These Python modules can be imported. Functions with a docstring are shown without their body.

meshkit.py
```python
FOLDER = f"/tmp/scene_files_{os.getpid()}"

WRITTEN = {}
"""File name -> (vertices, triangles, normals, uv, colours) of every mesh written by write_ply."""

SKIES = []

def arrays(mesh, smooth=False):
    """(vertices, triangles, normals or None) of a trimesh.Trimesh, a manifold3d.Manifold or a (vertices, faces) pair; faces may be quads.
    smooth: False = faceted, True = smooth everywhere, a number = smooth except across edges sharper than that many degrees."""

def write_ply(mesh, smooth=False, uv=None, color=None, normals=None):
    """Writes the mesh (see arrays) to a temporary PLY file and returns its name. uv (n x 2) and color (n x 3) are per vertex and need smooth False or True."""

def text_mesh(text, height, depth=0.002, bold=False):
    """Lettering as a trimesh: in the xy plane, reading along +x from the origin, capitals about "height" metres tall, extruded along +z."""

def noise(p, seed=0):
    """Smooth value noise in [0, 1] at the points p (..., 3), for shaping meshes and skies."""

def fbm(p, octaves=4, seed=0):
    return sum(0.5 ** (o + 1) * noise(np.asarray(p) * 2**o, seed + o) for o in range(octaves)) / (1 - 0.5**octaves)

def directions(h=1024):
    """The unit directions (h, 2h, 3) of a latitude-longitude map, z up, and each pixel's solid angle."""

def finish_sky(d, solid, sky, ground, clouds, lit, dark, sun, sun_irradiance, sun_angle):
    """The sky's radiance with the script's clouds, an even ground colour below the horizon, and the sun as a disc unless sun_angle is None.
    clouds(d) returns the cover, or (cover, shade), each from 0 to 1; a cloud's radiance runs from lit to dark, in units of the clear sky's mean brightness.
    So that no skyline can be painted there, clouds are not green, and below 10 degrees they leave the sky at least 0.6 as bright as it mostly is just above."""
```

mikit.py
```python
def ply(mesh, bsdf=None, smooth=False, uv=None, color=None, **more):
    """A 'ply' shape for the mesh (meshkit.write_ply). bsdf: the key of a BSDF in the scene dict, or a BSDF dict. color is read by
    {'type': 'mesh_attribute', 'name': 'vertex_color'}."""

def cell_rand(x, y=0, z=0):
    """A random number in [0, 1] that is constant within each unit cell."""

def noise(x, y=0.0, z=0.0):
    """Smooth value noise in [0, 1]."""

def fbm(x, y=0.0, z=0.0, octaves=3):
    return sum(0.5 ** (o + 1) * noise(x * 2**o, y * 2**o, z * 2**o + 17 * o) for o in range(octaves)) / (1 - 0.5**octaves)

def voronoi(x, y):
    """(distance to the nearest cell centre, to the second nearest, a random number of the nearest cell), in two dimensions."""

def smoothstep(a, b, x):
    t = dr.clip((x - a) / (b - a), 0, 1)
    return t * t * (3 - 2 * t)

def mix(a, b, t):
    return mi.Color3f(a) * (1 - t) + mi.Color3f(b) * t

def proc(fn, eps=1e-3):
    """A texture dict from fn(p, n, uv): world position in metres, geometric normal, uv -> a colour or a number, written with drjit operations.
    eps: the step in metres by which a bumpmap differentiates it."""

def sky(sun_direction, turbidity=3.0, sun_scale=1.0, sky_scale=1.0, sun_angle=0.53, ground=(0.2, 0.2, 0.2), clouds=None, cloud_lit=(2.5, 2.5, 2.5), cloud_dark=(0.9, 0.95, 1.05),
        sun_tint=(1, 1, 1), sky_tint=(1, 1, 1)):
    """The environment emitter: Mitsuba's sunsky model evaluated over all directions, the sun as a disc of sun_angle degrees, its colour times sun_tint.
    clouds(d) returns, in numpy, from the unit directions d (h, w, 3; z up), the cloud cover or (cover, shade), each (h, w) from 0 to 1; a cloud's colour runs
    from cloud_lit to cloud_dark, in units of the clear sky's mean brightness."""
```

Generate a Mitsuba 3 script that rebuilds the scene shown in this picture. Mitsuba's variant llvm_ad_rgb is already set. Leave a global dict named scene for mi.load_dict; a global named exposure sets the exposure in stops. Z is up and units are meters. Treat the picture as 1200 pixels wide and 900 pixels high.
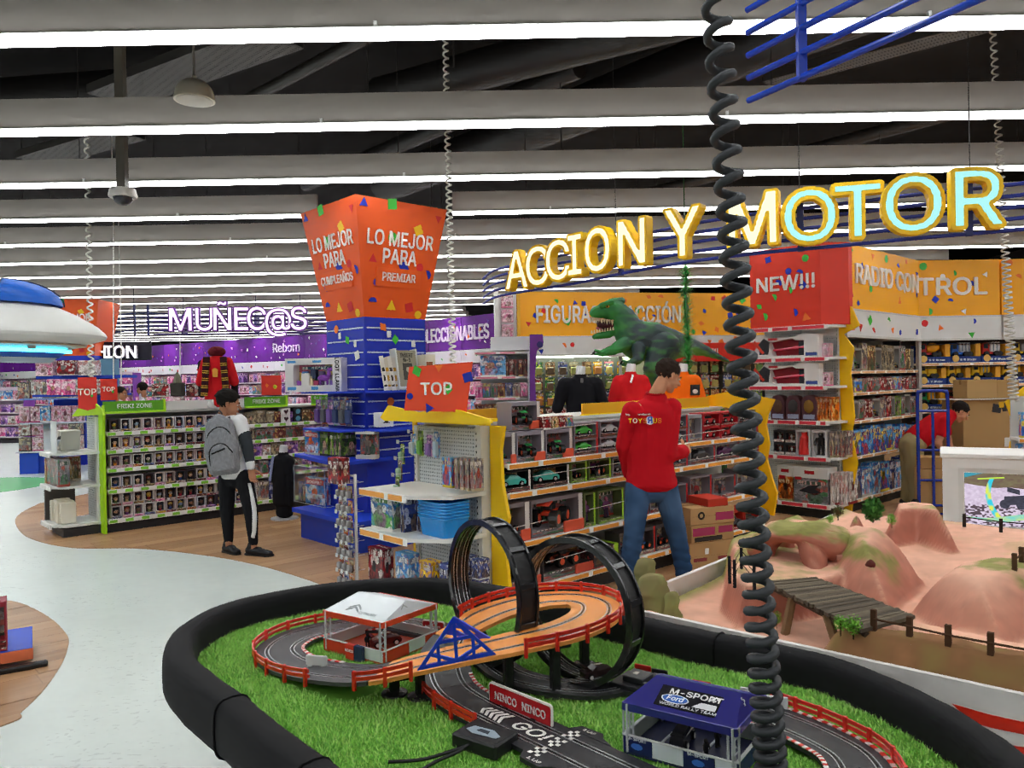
import math, random, zlib
import numpy as np, trimesh, drjit as dr, mitsuba as mi, manifold3d as m3
import meshkit, mikit
from shapely.geometry import Polygon, Point, LineString, box as sbox
from shapely.ops import unary_union

# ---------------------------------------------------------------- camera, light, exposure
CAM = np.array([0, 0, 1.72]); PITCH, ROLL, FPX = .0067, .018, 900.0
FW = np.array([0, math.cos(PITCH), -math.sin(PITCH)])
_u = np.array([0, math.sin(PITCH), math.cos(PITCH)]); _r = np.array([1.0, 0, 0])
UP = _u * math.cos(ROLL) + _r * math.sin(ROLL); RT = _r * math.cos(ROLL) - _u * math.sin(ROLL)
scene = {'type': 'scene'}
labels = {}
scene['view'] = {'type': 'perspective', 'fov': math.degrees(2 * math.atan(600 / FPX)), 'fov_axis': 'x', 'near_clip': .05, 'far_clip': 200.0,
                 'to_world': mi.ScalarTransform4f().look_at(origin=CAM.tolist(), target=(CAM + FW).tolist(), up=UP.tolist())}
exposure = 0.7
STRIP = 6.0           # radiance of the ceiling light strips
STRIP_RGB = (.97, 1.0, .985)

def ray(x, y): return FW + RT * (x - 600) / FPX - UP * (y - 450) / FPX
def G(x, y, z=0.0):                      # the point of a horizontal plane that was measured in the photograph
    d = ray(x, y); return CAM + d * (z - CAM[2]) / d[2]
def A(x, y, Y):                          # the point at a measured distance
    d = ray(x, y); return CAM + d * Y / d[1]

# ---------------------------------------------------------------- helpers
def L(c):
    """sRGB 0..255 or '#rrggbb' -> linear"""
    if isinstance(c, str): c = [int(c[i:i + 2], 16) for i in (1, 3, 5)]
    c = np.asarray(c, float) / 255
    return np.where(c <= .04045, c / 12.92, ((c + .055) / 1.055) ** 2.4)
_cnt = {}
COLS = {}; PLAIN = ('matte', 'satin', 'gloss', 'metal', 'rubber', 'cloth', 'turf')
def key(name, parent=None):
    k = (parent + '__' if parent else '') + name
    if k not in _cnt: _cnt[k] = 0; return k
    _cnt[k] += 1
    return f'{k}_{_cnt[k]:03d}'
def thing(name, label, cat, group=None, kind=None):
    k = key(name); labels[k] = {'label': label, 'category': cat}
    if group: labels[k]['group'] = group
    if kind: labels[k]['kind'] = kind
    return k
def struct(name, mesh=None, mat='satin', col=(200, 200, 200), label=None, **kw):
    k = key(name); labels[k] = {'kind': 'structure'}
    if label: labels[k]['label'] = label
    if mesh is not None: _emit(k, mesh, mat, col, **kw)
    return k
def _mesh(m):
    if hasattr(m, 'to_mesh'):
        q = m.to_mesh(); return np.array(q.vert_properties[:, :3], float), np.array(q.tri_verts, int)
    if isinstance(m, tuple): return np.asarray(m[0], float), np.asarray(m[1], int)
    return np.array(m.vertices, float), np.array(m.faces, int)
def _emit(k, mesh, mat, col, M=None, smooth=False, uv=None, **more):
    v, f = _mesh(mesh)
    if f.shape[1] == 4: f = np.vstack([f[:, [0, 1, 2]], f[:, [0, 2, 3]]])
    c = None
    if col is not None:
        c = col if isinstance(col, np.ndarray) and col.ndim == 2 else np.tile(L(col) if not isinstance(col, np.ndarray) else col, (len(v), 1))
    if smooth is not False and smooth is not True:
        t = trimesh.Trimesh(v, f, process=False); t.merge_vertices()
        if c is not None and len(np.unique(np.round(c, 4), axis=0)) > 1 and len(t.vertices) != len(v): smooth = True
        else:
            t = trimesh.graph.smooth_shade(t, angle=math.radians(smooth), facet_minarea=None)
            v, f = np.array(t.vertices), np.array(t.faces); smooth = True
            if c is not None: c = np.tile(c[0], (len(v), 1))
    if M is not None: v = v @ M[:3, :3].T + M[:3, 3]
    if c is not None and uv is None and mat in PLAIN:
        q, inv = np.unique(np.round(c, 5), axis=0, return_inverse=True)
        if len(q) <= 40:                                  # plain colours: the palette's number rides in uv
            ids = np.array([COLS.setdefault(tuple(r), len(COLS)) for r in q]); uv = np.stack([ids[inv.ravel()] + .5, np.zeros(len(v))], 1); c = None
        else: mat = mat + '_shaded'
    scene[k] = mikit.ply((v, f), mat, smooth=smooth, uv=uv, color=c, **more)
    return k
def part(parent, name, mesh, mat='satin', col=(200, 200, 200), M=None, label=None, kind=None, **kw):
    k = key(name, parent); _emit(k, mesh, mat, col, M, **kw)
    if label or kind:
        labels[k] = {}
        if label: labels[k]['label'] = label
        if kind: labels[k]['kind'] = kind
    return k
def single(name, mesh, mat, col, label, cat, group=None, M=None, kind=None, **kw):
    k = thing(name, label, cat, group, kind); return _emit(k, mesh, mat, col, M, **kw)

def frame(o, ang=0.0, z=0.0):
    """local x to the right along the face, y into it, z up; the front looks along -y. ang in degrees."""
    a = math.radians(ang); M = np.eye(4)
    M[:3, :3] = [[math.cos(a), -math.sin(a), 0], [math.sin(a), math.cos(a), 0], [0, 0, 1]]
    M[:3, 3] = (o[0], o[1], o[2] if len(o) > 2 else z)
    return M
def T(x=0, y=0, z=0):
    M = np.eye(4); M[:3, 3] = (x, y, z); return M
def S(x, y=None, z=None):
    return np.diag([x, x if y is None else y, x if z is None else z, 1.0])
def Rz(d): return frame((0, 0, 0), d)
def Rx(d):
    a = math.radians(d); M = np.eye(4); M[1:3, 1:3] = [[math.cos(a), -math.sin(a)], [math.sin(a), math.cos(a)]]; return M
def Ry(d):
    a = math.radians(d); M = np.eye(4); M[0, 0] = M[2, 2] = math.cos(a); M[0, 2] = math.sin(a); M[2, 0] = -math.sin(a); return M
def at(M, p): return M[:3, :3] @ np.asarray(p, float) + M[:3, 3]
UPRIGHT = np.array([[1, 0, 0, 0], [0, 0, -1, 0], [0, 1, 0, 0], [0, 0, 0, 1.0]])   # a shape of the xy plane stood up, its +z side to the front
def join(*ms):
    vs, fs, n = [], [], 0
    for m in ms:
        v, f = _mesh(m)
        if f.shape[1] == 4: f = np.vstack([f[:, [0, 1, 2]], f[:, [0, 2, 3]]])
        vs.append(v); fs.append(f + n); n += len(v)
    return np.vstack(vs), np.vstack(fs)
def joinc(items):
    """[(mesh, colour)] -> one mesh with colours"""
    vs, fs, cs, n = [], [], [], 0
    for m, c in items:
        v, f = _mesh(m)
        if f.shape[1] == 4: f = np.vstack([f[:, [0, 1, 2]], f[:, [0, 2, 3]]])
        vs.append(v); fs.append(f + n); n += len(v); cs.append(np.tile(L(c), (len(v), 1)))
    return (np.vstack(vs), np.vstack(fs)), np.vstack(cs)
def mv(m, M):
    v, f = _mesh(m); v = v @ M[:3, :3].T + M[:3, 3]
    return v, (f[:, ::-1] if np.linalg.det(M[:3, :3]) < 0 else f)
_BF = np.array([[0, 3, 2, 1], [4, 5, 6, 7], [0, 1, 5, 4], [1, 2, 6, 5], [2, 3, 7, 6], [3, 0, 4, 7]])
def bx(x0, x1, y0, y1, z0, z1, b=0):
    if b:
        p = [(x, y, z) for x in (x0, x1) for y in (y0 + b, y1 - b) for z in (z0 + b, z1 - b)]
        p += [(x, y, z) for x in (x0 + b, x1 - b) for y in (y0, y1) for z in (z0 + b, z1 - b)]
        p += [(x, y, z) for x in (x0 + b, x1 - b) for y in (y0 + b, y1 - b) for z in (z0, z1)]
        return _mesh(m3.Manifold.hull_points(np.array(p)))
    v = np.array([(x0, y0, z0), (x1, y0, z0), (x1, y1, z0), (x0, y1, z0), (x0, y0, z1), (x1, y0, z1), (x1, y1, z1), (x0, y1, z1)], float)
    return v, np.vstack([_BF[:, [0, 1, 2]], _BF[:, [0, 2, 3]]])
def ext(poly, d, z=0.0):
    """extrusion of a shapely polygon along +z"""
    gs = [g for g in getattr(poly, 'geoms', [poly]) if g.geom_type == 'Polygon' and g.area > 1e-9]
    if not gs: return np.zeros((0, 3)), np.zeros((0, 3), int)
    return mv(join(*[trimesh.creation.extrude_polygon(g, d, engine='earcut') for g in gs]), T(0, 0, z))
def plate(pts, d, y=0.0):
    """upright plate in the xz plane, thickness d towards the front from y"""
    return mv(ext(Polygon(pts), d), T(0, y, 0) @ UPRIGHT)
def tube(P, r, n=10, closed=False, caps=True):
    P = np.asarray(P, float); m = len(P); r = np.broadcast_to(np.asarray(r, float), (m,))
    t = np.gradient(P, axis=0) if not closed else np.roll(P, -1, 0) - np.roll(P, 1, 0)
    t /= np.linalg.norm(t, axis=1, keepdims=True) + 1e-12
    a = np.cross(t[0], [0, 0, 1.0]);
    if np.linalg.norm(a) < .1: a = np.cross(t[0], [0, 1.0, 0])
    a /= np.linalg.norm(a); vs = []
    th = np.arange(n) * 2 * math.pi / n
    for i in range(m):
        a = a - t[i] * (a @ t[i]); a /= np.linalg.norm(a) + 1e-12; b = np.cross(t[i], a)
        vs.append(P[i] + r[i] * (np.cos(th)[:, None] * a + np.sin(th)[:, None] * b))
    v = np.vstack(vs); i, j = np.meshgrid(np.arange(m if closed else m - 1), np.arange(n), indexing='ij')
    i, j = i.ravel(), j.ravel(); i2, j2 = (i + 1) % m, (j + 1) % n
    f = np.stack([i * n + j, i * n + j2, i2 * n + j2, i2 * n + j], 1); f = np.vstack([f[:, [0, 1, 2]], f[:, [0, 2, 3]]])
    if caps and not closed:
        c = len(v); v = np.vstack([v, P[:1], P[-1:]]); k = np.arange(n); k2 = (k + 1) % n
        f = np.vstack([f, np.stack([k2, k, np.full(n, c)], 1), np.stack([(m - 1) * n + k, (m - 1) * n + k2, np.full(n, c + 1)], 1)])
    return v, f
def lathe(prof, n=24):
    m = trimesh.creation.revolve(np.asarray(prof, float), sections=n); m.merge_vertices(); v, f = _mesh(m); t = v[f]; return v, (f if np.einsum('ij,ij->', t[:, 0], np.cross(t[:, 1], t[:, 2])) > 0 else f[:, ::-1])
def ball(c, r, n=2):
    s = trimesh.creation.icosphere(subdivisions=n, radius=1.0)
    return np.array(s.vertices) * np.broadcast_to(r, (3,)) + np.asarray(c, float), np.array(s.faces)
def sweep(path, prof, closed=False, upv=(0, 0, 1)):
    """prof (n,2): (sideways, up) about each point of the path; sideways is to the right of the way"""
    P = np.asarray(path, float); m = len(P); q = np.asarray(prof, float); n = len(q)
    t = np.gradient(P, axis=0) if not closed else np.roll(P, -1, 0) - np.roll(P, 1, 0)
    t /= np.linalg.norm(t, axis=1, keepdims=True)
    u = np.broadcast_to(np.asarray(upv, float), P.shape); s = np.cross(t, u); s /= np.linalg.norm(s, axis=1, keepdims=True); u = np.cross(s, t)
    v = (P[:, None] + q[None, :, :1] * s[:, None] + q[None, :, 1:] * u[:, None]).reshape(-1, 3)
    i, j = np.meshgrid(np.arange(m if closed else m - 1), np.arange(n), indexing='ij'); i, j = i.ravel(), j.ravel(); i2, j2 = (i + 1) % m, (j + 1) % n
    f = np.stack([i * n + j, i2 * n + j, i2 * n + j2, i * n + j2], 1); f = np.vstack([f[:, [0, 1, 2]], f[:, [0, 2, 3]]])
    if not closed:
        cap = np.array([[0, k, k + 1] for k in range(1, n - 1)]); f = np.vstack([f, cap, cap[:, ::-1] + (m - 1) * n])
    return v, f
def spline(pts, n=12, closed=False):
    """Catmull-Rom through the points"""
    p = np.asarray(pts, float); m = len(p); out = []
    idx = range(m if closed else m - 1)
    for i in idx:
        a, b, c, d = (p[(i + k) % m] if closed else p[min(max(i + k, 0), m - 1)] for k in (-1, 0, 1, 2))
        for t in np.arange(n) / n:
            out.append(.5 * (2 * b + (c - a) * t + (2 * a - 5 * b + 4 * c - d) * t * t + (3 * b - a - 3 * c + d) * t ** 3))
    if not closed: out.append(p[-1])
    return np.array(out)
_tx = {}
def text_poly(s, h, bold=True):
    k = (s, bold)
    if k not in _tx:
        m = meshkit.text_mesh(s, 1.0, .01, bold); v, f = np.array(m.vertices), np.array(m.faces)
        top = f[(v[f][:, :, 2] > .005).all(1)]
        _tx[k] = unary_union([Polygon(v[t][:, :2]) for t in top]).buffer(.002)
    from shapely import affinity
    return affinity.scale(_tx[k], h, h, origin=(0, 0))
def text(s, h, M, depth=.004, bold=True, align=.5, sx=1.0):
    """upright lettering, its foot at the frame's x = 0 (align: 0 left, .5 middle), front at -y"""
    v, f = _mesh(meshkit.text_mesh(s, h, depth, bold)); v = v.copy(); v[:, 0] *= sx; x0, x1 = v[:, 0].min(), v[:, 0].max(); v[:, 0] -= x0 + (x1 - x0) * align
    return mv((v, f), M @ UPRIGHT)

class Body:
    """One continuous skin round a skeleton of tapered bones (hulls of spheres), smoothed."""
    def __init__(s): s.m = []
    def bone(s, a, ra, b, rb, sa=None, sb=None):
        def sp(c, r, sc): return ball(c, np.asarray(r) * (np.ones(3) if sc is None else np.asarray(sc)), 2)[0]
        s.m.append(m3.Manifold.hull_points(np.vstack([sp(a, ra, sa), sp(b, rb, sb)]))); return s
    def blob(s, c, r): s.m.append(m3.Manifold.hull_points(ball(c, r, 3)[0])); return s
    def hull(s, pts): s.m.append(m3.Manifold.hull_points(np.asarray(pts, float))); return s
    def done(s, edge=.02, it=12):
        m = m3.Manifold.batch_boolean(s.m, m3.OpType.Add).refine_to_length(edge)
        v, f = _mesh(m); t = trimesh.Trimesh(v, f, process=True); t.merge_vertices()
        trimesh.smoothing.filter_taubin(t, lamb=.5, nu=.52, iterations=it)
        return np.array(t.vertices), np.array(t.faces)

# ---------------------------------------------------------------- materials
VC = {'type': 'mesh_attribute', 'name': 'vertex_color'}
_pal = []
def pal_fn(p, n, uv):
    if not _pal:
        t = np.array(list(COLS), float); _pal.extend(mi.Float(t[:, k]) for k in range(3))
    i = mi.UInt32(dr.clip(dr.floor(uv.x), 0, len(COLS) - 1))
    return mi.Color3f(*(dr.gather(mi.Float, t, i) for t in _pal))
PALT = mikit.proc(pal_fn)
def pb(name, rough, spec=.5, metal=0.0, **kw):
    for nm, c in ((name, PALT), (name + '_shaded', VC)): scene[nm] = {'type': 'twosided', 'b': {'type': 'principled', 'base_color': c, 'roughness': rough, 'specular': spec, 'metallic': metal, **kw}}
pb('matte', .85, .2); pb('satin', .45, .4); pb('gloss', .16, .5); pb('metal', .3, .5, .9); pb('rubber', .5, .35); pb('cloth', .9, .15, sheen=.4); pb('turf', .6, .3)
scene['letter_face'] = {'type': 'diffuse', 'reflectance': {'type': 'rgb', 'value': .08}}
scene['pane'] = {'type': 'thindielectric', 'int_ior': 1.35}

PAL = {  # packaging schemes: main, second, accent, figure
 'white': ('#e6e4e0', '#d8d4d0', '#b03030', '#6a4a3c'), 'black': ('#1b1a1e', '#3a3236', '#a02828', '#8a6a50'), 'red': ('#a81c22', '#5a1014', '#e8e0d8', '#3c3030'),
 'blue': ('#2458a8', '#5aa4dc', '#f0d028', '#c8402c'), 'sky': ('#6fb4e0', '#2a78c0', '#f4f2e8', '#d85a30'), 'green': ('#3f8f3a', '#1c5a30', '#e0e040', '#7a4a8a'),
 'lime': ('#93bc2c', '#3d5c20', '#26282a', '#8a3a78'), 'purple': ('#6a3a8c', '#a070c0', '#f0c0d8', '#40305a'), 'pink': ('#e05a94', '#f4a8c8', '#fff0f4', '#a04078'),
 'pale': ('#e6c8d2', '#d8b0c4', '#c04a78', '#8a5a50'), 'orange': ('#d86a1e', '#a03a14', '#f0d890', '#402820'), 'yellow': ('#e8c020', '#c08a14', '#2a4a9c', '#a02c20'),
 'grey': ('#8a8688', '#5c585c', '#c8b890', '#a83c2c'), 'brown': ('#5a3a28', '#8a5c38', '#d8b878', '#3c5a38'), 'teal': ('#1f8a8a', '#5cc0b0', '#f0e0a0', '#803a2a'),
 'battle': ('#58a848', '#3c78b8', '#ece8e0', '#7a4a70'), 'smoke': ('#605e66', '#8a8488', '#b04030', '#3a7a44'), 'navy': ('#1c2a5c', '#3c4c90', '#c8ccd8', '#806a5a'), 'maroon': ('#5c1c24', '#7c3a34', '#d0a860', '#483028'),
 'tan': ('#b8a888', '#8c7c60', '#2c2a28', '#3a3836'), 'mix': ('#4a78b0', '#c05a70', '#e8d860', '#4a8a4a'), 'warm': ('#c8a060', '#a04a38', '#e8dcc0', '#4a5a38')}
PN = list(PAL)
_tab = [[mi.Float([float(L(PAL[n][k])[c]) for n in PN]) for c in range(3)] for k in range(4)]
def print_fn(p, n, uv):
    iu, iv = dr.floor(uv.x), dr.floor(uv.y); x, y = uv.x - iu, uv.y - iv
    side = iv >= 64; st = dr.select(side, iv - 64, iv); idx = mi.UInt32(dr.clip(st, 0, len(PN) - 1))
    A_, B_, C_, D_ = (mi.Color3f(*(dr.gather(mi.Float, t, idx) for t in _tab[k])) for k in range(4))
    h = [mikit.cell_rand(iu, st, k) for k in range(7)]
    sx = iu * 7.31 + st * 3.7
    c = mikit.mix(A_, B_, mikit.smoothstep(.35, .65, y * .5 + .9 * mikit.noise(x * 3 + sx, y * 3, 1) - .2))
    d1, d2, r = mikit.voronoi(x * 3.5 + sx, y * 4 + st)
    c = dr.select((r > .6) & (d1 < .42), mikit.mix(c, C_, .75), c)
    c = dr.select((r < .22) & (d1 < .36), mikit.mix(c, D_, .8), c)
    k2, k3, q = mikit.voronoi(x * 10 + sx, y * 11 + iu)
    c = mikit.mix(c, mi.Color3f(.012, .01, .012) + .5 * D_ * q, .6 * mikit.smoothstep(.45, .1, k2) * dr.select(q > .5, 1.0, 0.0))
    e1, e2, w = mikit.voronoi(x * 6 + y * 2.5 + sx, y * 6 - x * 2.0 + st)
    c = dr.select((w > .72), mikit.mix(c, dr.select(w > .86, C_, B_ * .5), .7 * mikit.smoothstep(.02, .12, e2 - e1)), c)
    cx = .35 + .3 * h[1]; hy = .42 + .16 * h[2]; wob = .5 + .9 * mikit.fbm(x * 5 + sx, y * 5, st, 3)
    skin = dr.select(h[3] > .6, mi.Color3f(.55, .3, .2), dr.select(h[3] > .3, D_, .25 * C_ + .02))
    body = (dr.square((x - cx) / (.22 + .12 * h[4])) + dr.square((y - hy + .24) / .28)) * wob < .9
    head = (dr.square((x - cx) / .15) + dr.square((y - hy) / .15)) * wob < .9
    c = dr.select(body, mikit.mix(D_, A_, mikit.noise(x * 7 + sx, y * 6)) * (.35 + .9 * mikit.noise(x * 13 + sx, y * 13)), c)
    c = dr.select(head & (h[0] > .35), skin * (.35 + .9 * mikit.noise(x * 18 + sx, y * 18)), c)
    c = c * (.75 + .5 * mikit.noise(x * 24 + sx, y * 24, 7))
    top = .80 + .08 * h[6]
    band = (y > top - .08) & (y < top + .05) & (x > .1) & (x < .9)
    ink = (mikit.cell_rand(dr.floor(x * 13), iu, 3) > .25) & (x * 13 - dr.floor(x * 13) > .28) & (mikit.noise(x * 26 + sx, y * 16) > .34)
    c = dr.select(band, dr.select(ink, mikit.mix(mi.Color3f(.85, .83, .78), C_, h[5]), mikit.mix(A_, D_ * .3, .6)), c)
    c = dr.select((y < .1) & (h[4] > .4), mikit.mix(C_, mi.Color3f(.02), h[5]), c)
    s = mikit.mix(A_, B_, h[2]) * (.75 + .25 * mikit.noise(x * 4 + sx, y * 5))
    s = dr.select((y > .55) & (y < .75) & (x > .15) & (x < .85) & (mikit.noise(x * 20 + sx, y * 12) > .5), C_, s)
    return dr.select(side, s, c)
scene['print'] = {'type': 'twosided', 'b': {'type': 'principled', 'base_color': mikit.proc(print_fn), 'roughness': .3, 'specular': .5}}
_seed = [0]
def puv(st, side=False):
    _seed[0] += 1; return (_seed[0] * 7) % 251, PN.index(st) + (64 if side else 0)
def _quad_box(w, d, h, st, all_sides=False, seed=None):
    """carton: front at y=0, foot at z=0, middle at x=0; printed front (and top/sides plainer)"""
    x = w / 2; q = [[(-x, 0, 0), (x, 0, 0), (x, 0, h), (-x, 0, h)], [(x, d, 0), (-x, d, 0), (-x, d, h), (x, d, h)], [(-x, d, 0), (-x, 0, 0), (-x, 0, h), (-x, d, h)],
                    [(x, 0, 0), (x, d, 0), (x, d, h), (x, 0, h)], [(-x, 0, h), (x, 0, h), (x, d, h), (-x, d, h)], [(-x, d, 0), (x, d, 0), (x, 0, 0), (-x, 0, 0)]]
    v, f, uv = [], [], []
    s, t = puv(st)
    if seed is not None: s = seed % 251
    for i, k in enumerate(q):
        b = len(v); v += k; f += [[b, b + 1, b + 2], [b, b + 2, b + 3]]
        tt = t if i < 2 or (all_sides and i < 4) else t + 64
        uv += [(s + a, tt + c) for a, c in ((.02, .02), (.98, .02), (.98, .98), (.02, .98))]
    return (np.array(v, float), np.array(f)), np.array(uv)
def flat_print(w, h, st, y=0.0, seed=None, x=0.0, z=0.0):
    s, t = puv(st)
    if seed is not None: s = seed % 251
    v = np.array([(x - w / 2, y, z), (x + w / 2, y, z), (x + w / 2, y, z + h), (x - w / 2, y, z + h)], float)
    return (v, np.array([[0, 1, 2], [0, 2, 3]])), np.array([(s + a, t + c) for a, c in ((.02, .02), (.98, .02), (.98, .98), (.02, .98))])
SHAPES2 = {'sq': [(-1, -1), (1, -1), (1, 1), (-1, 1)], 'tri': [(-1.1, -.9), (1.1, -.9), (0, 1.1)], 'dot': [(math.cos(a), math.sin(a)) for a in np.arange(16) * math.pi / 8],
           'half': [(math.cos(a), math.sin(a)) for a in np.arange(9) * math.pi / 8 - math.pi / 2], 'dia': [(0, -1.3), (1, 0), (0, 1.3), (-1, 0)]}
CONF = {'blue': '#1c2ca0', 'green': '#3fae3c', 'yellow': '#e8b820', 'red': '#c8282c', 'orange': '#e8742c', 'purple': '#5c3a9c', 'white': '#f0eee8'}
def confetti(items, y=-.003):
    """printed confetti: (x, z, size, shape, colour, turn) on a frame's front"""
    out = []
    for x, z, s, sh, c, a in items:
        p = np.array(SHAPES2[sh]) * s; a = math.radians(a); R_ = np.array([[math.cos(a), -math.sin(a)], [math.sin(a), math.cos(a)]]); p = p @ R_.T + (x, z)
        out.append((mv(ext(Polygon(p), .0015), T(0, y, 0) @ UPRIGHT), CONF.get(c, c)))
    return joinc(out)
def scatter(w, h, n, seed, size, cols=('blue', 'green', 'red', 'orange', 'yellow'), margin=.08):
    r = random.Random(seed); out = []; tries = 0
    while len(out) < n and tries < 4000:
        tries += 1; x, z = r.uniform(margin, w - margin), r.uniform(margin, h - margin)
        if all(math.hypot(x - o[0], z - o[1]) > size * 3.2 for o in out):
            out.append((x, z, size * r.uniform(.8, 1.2), r.choice(['sq', 'tri', 'dot', 'half', 'dia']), r.choice(cols), r.uniform(0, 90)))
    return out
ORD = ['first', 'second', 'third', 'fourth', 'fifth', 'sixth', 'seventh', 'eighth', 'ninth', 'tenth', 'eleventh', 'twelfth', 'thirteenth', 'fourteenth', 'fifteenth', 'sixteenth', 'seventeenth', 'eighteenth', 'nineteenth', 'twentieth', 'twenty-first', 'twenty-second']
EX = 42.65            # the gondolas of the middle aisle run at this angle to the picture plane
# ---------------------------------------------------------------- the setting
def wood_fn(p, n, uv):
    a = .744; x = p.x * math.cos(a) + p.y * math.sin(a); y = -p.x * math.sin(a) + p.y * math.cos(a)
    row = dr.floor(y / .19); off = mikit.cell_rand(row, 3) * 1.4; col = dr.floor((x + off) / 1.4)
    r = mikit.cell_rand(row, col, 5)
    g = mikit.fbm(x * 2.5 + r * 40, y * 26, r * 9, 4)
    c = mikit.mix(mi.Color3f(.30, .155, .072), mi.Color3f(.46, .265, .135), dr.clip(.55 * r + .6 * g - .1, 0, 1))
    fy = y / .19 - row; fx = (x + off) / 1.4 - col
    gap = dr.minimum(dr.minimum(fy, 1 - fy) * .19, dr.minimum(fx, 1 - fx) * 1.4)
    return c * (.62 + .38 * mikit.smoothstep(.0, .0035, gap))
scene['wood_floor'] = {'type': 'principled', 'base_color': mikit.proc(wood_fn), 'roughness': .36, 'specular': .4}
def resin_fn(p, n, uv):
    s = mikit.fbm(p.x * .9, p.y * .9, 1.0, 4); t = mikit.fbm(p.x * 9, p.y * 14, 2.0, 3)
    sp = mikit.smoothstep(.80, .9, mikit.noise(p.x * 38, p.y * 60, 5)) * mikit.smoothstep(.5, .7, mikit.noise(p.x * 2.3, p.y * 2.3, 8))
    return mi.Color3f(.60, .65, .615) * (.93 + .08 * s + .05 * (t - .5)) * (1 - .14 * sp)
scene['resin_floor'] = {'type': 'principled', 'base_color': mikit.proc(resin_fn), 'roughness': .3, 'specular': .55}

XL, XR, YB, YF, ZC = -27.0, 16.5, -7.0, 40.0, 5.6
fl = struct('floor'); part(fl, 'white_resin', bx(XL, XR, YB, YF, -.12, 0), 'resin_floor', None)
island = [(1.5, 2.2)] + [tuple(G(x, y)[:2]) for x, y in ((480, 740), (420, 704), (367, 682), (300, 662), (233, 650), (160, 643), (83, 642), (33, 630), (18, 613), (24, 602), (46, 590))]
island = [tuple(p) for p in spline(island, 8)] + [(-6.6, 13.4), (-2, 19), (2, 24), (XR, 24), (XR, -2), (2.6, -2)]
part(fl, 'wood_inlay', ext(Polygon(island).buffer(0), .003), 'wood_floor', None)
isl2 = [tuple(G(x, y)[:2]) for x, y in ((0, 705), (29, 709), (58, 724), (78, 744), (80, 757), (72, 779), (52, 808), (26, 834), (0, 852))]
isl2 = [tuple(p) for p in spline(isl2 + [(-3.2, 3.2), (-4.2, 3.3), (-4.8, 4.0), (-4.7, 5.0), (-4.2, 5.7)], 8, True)]
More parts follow.
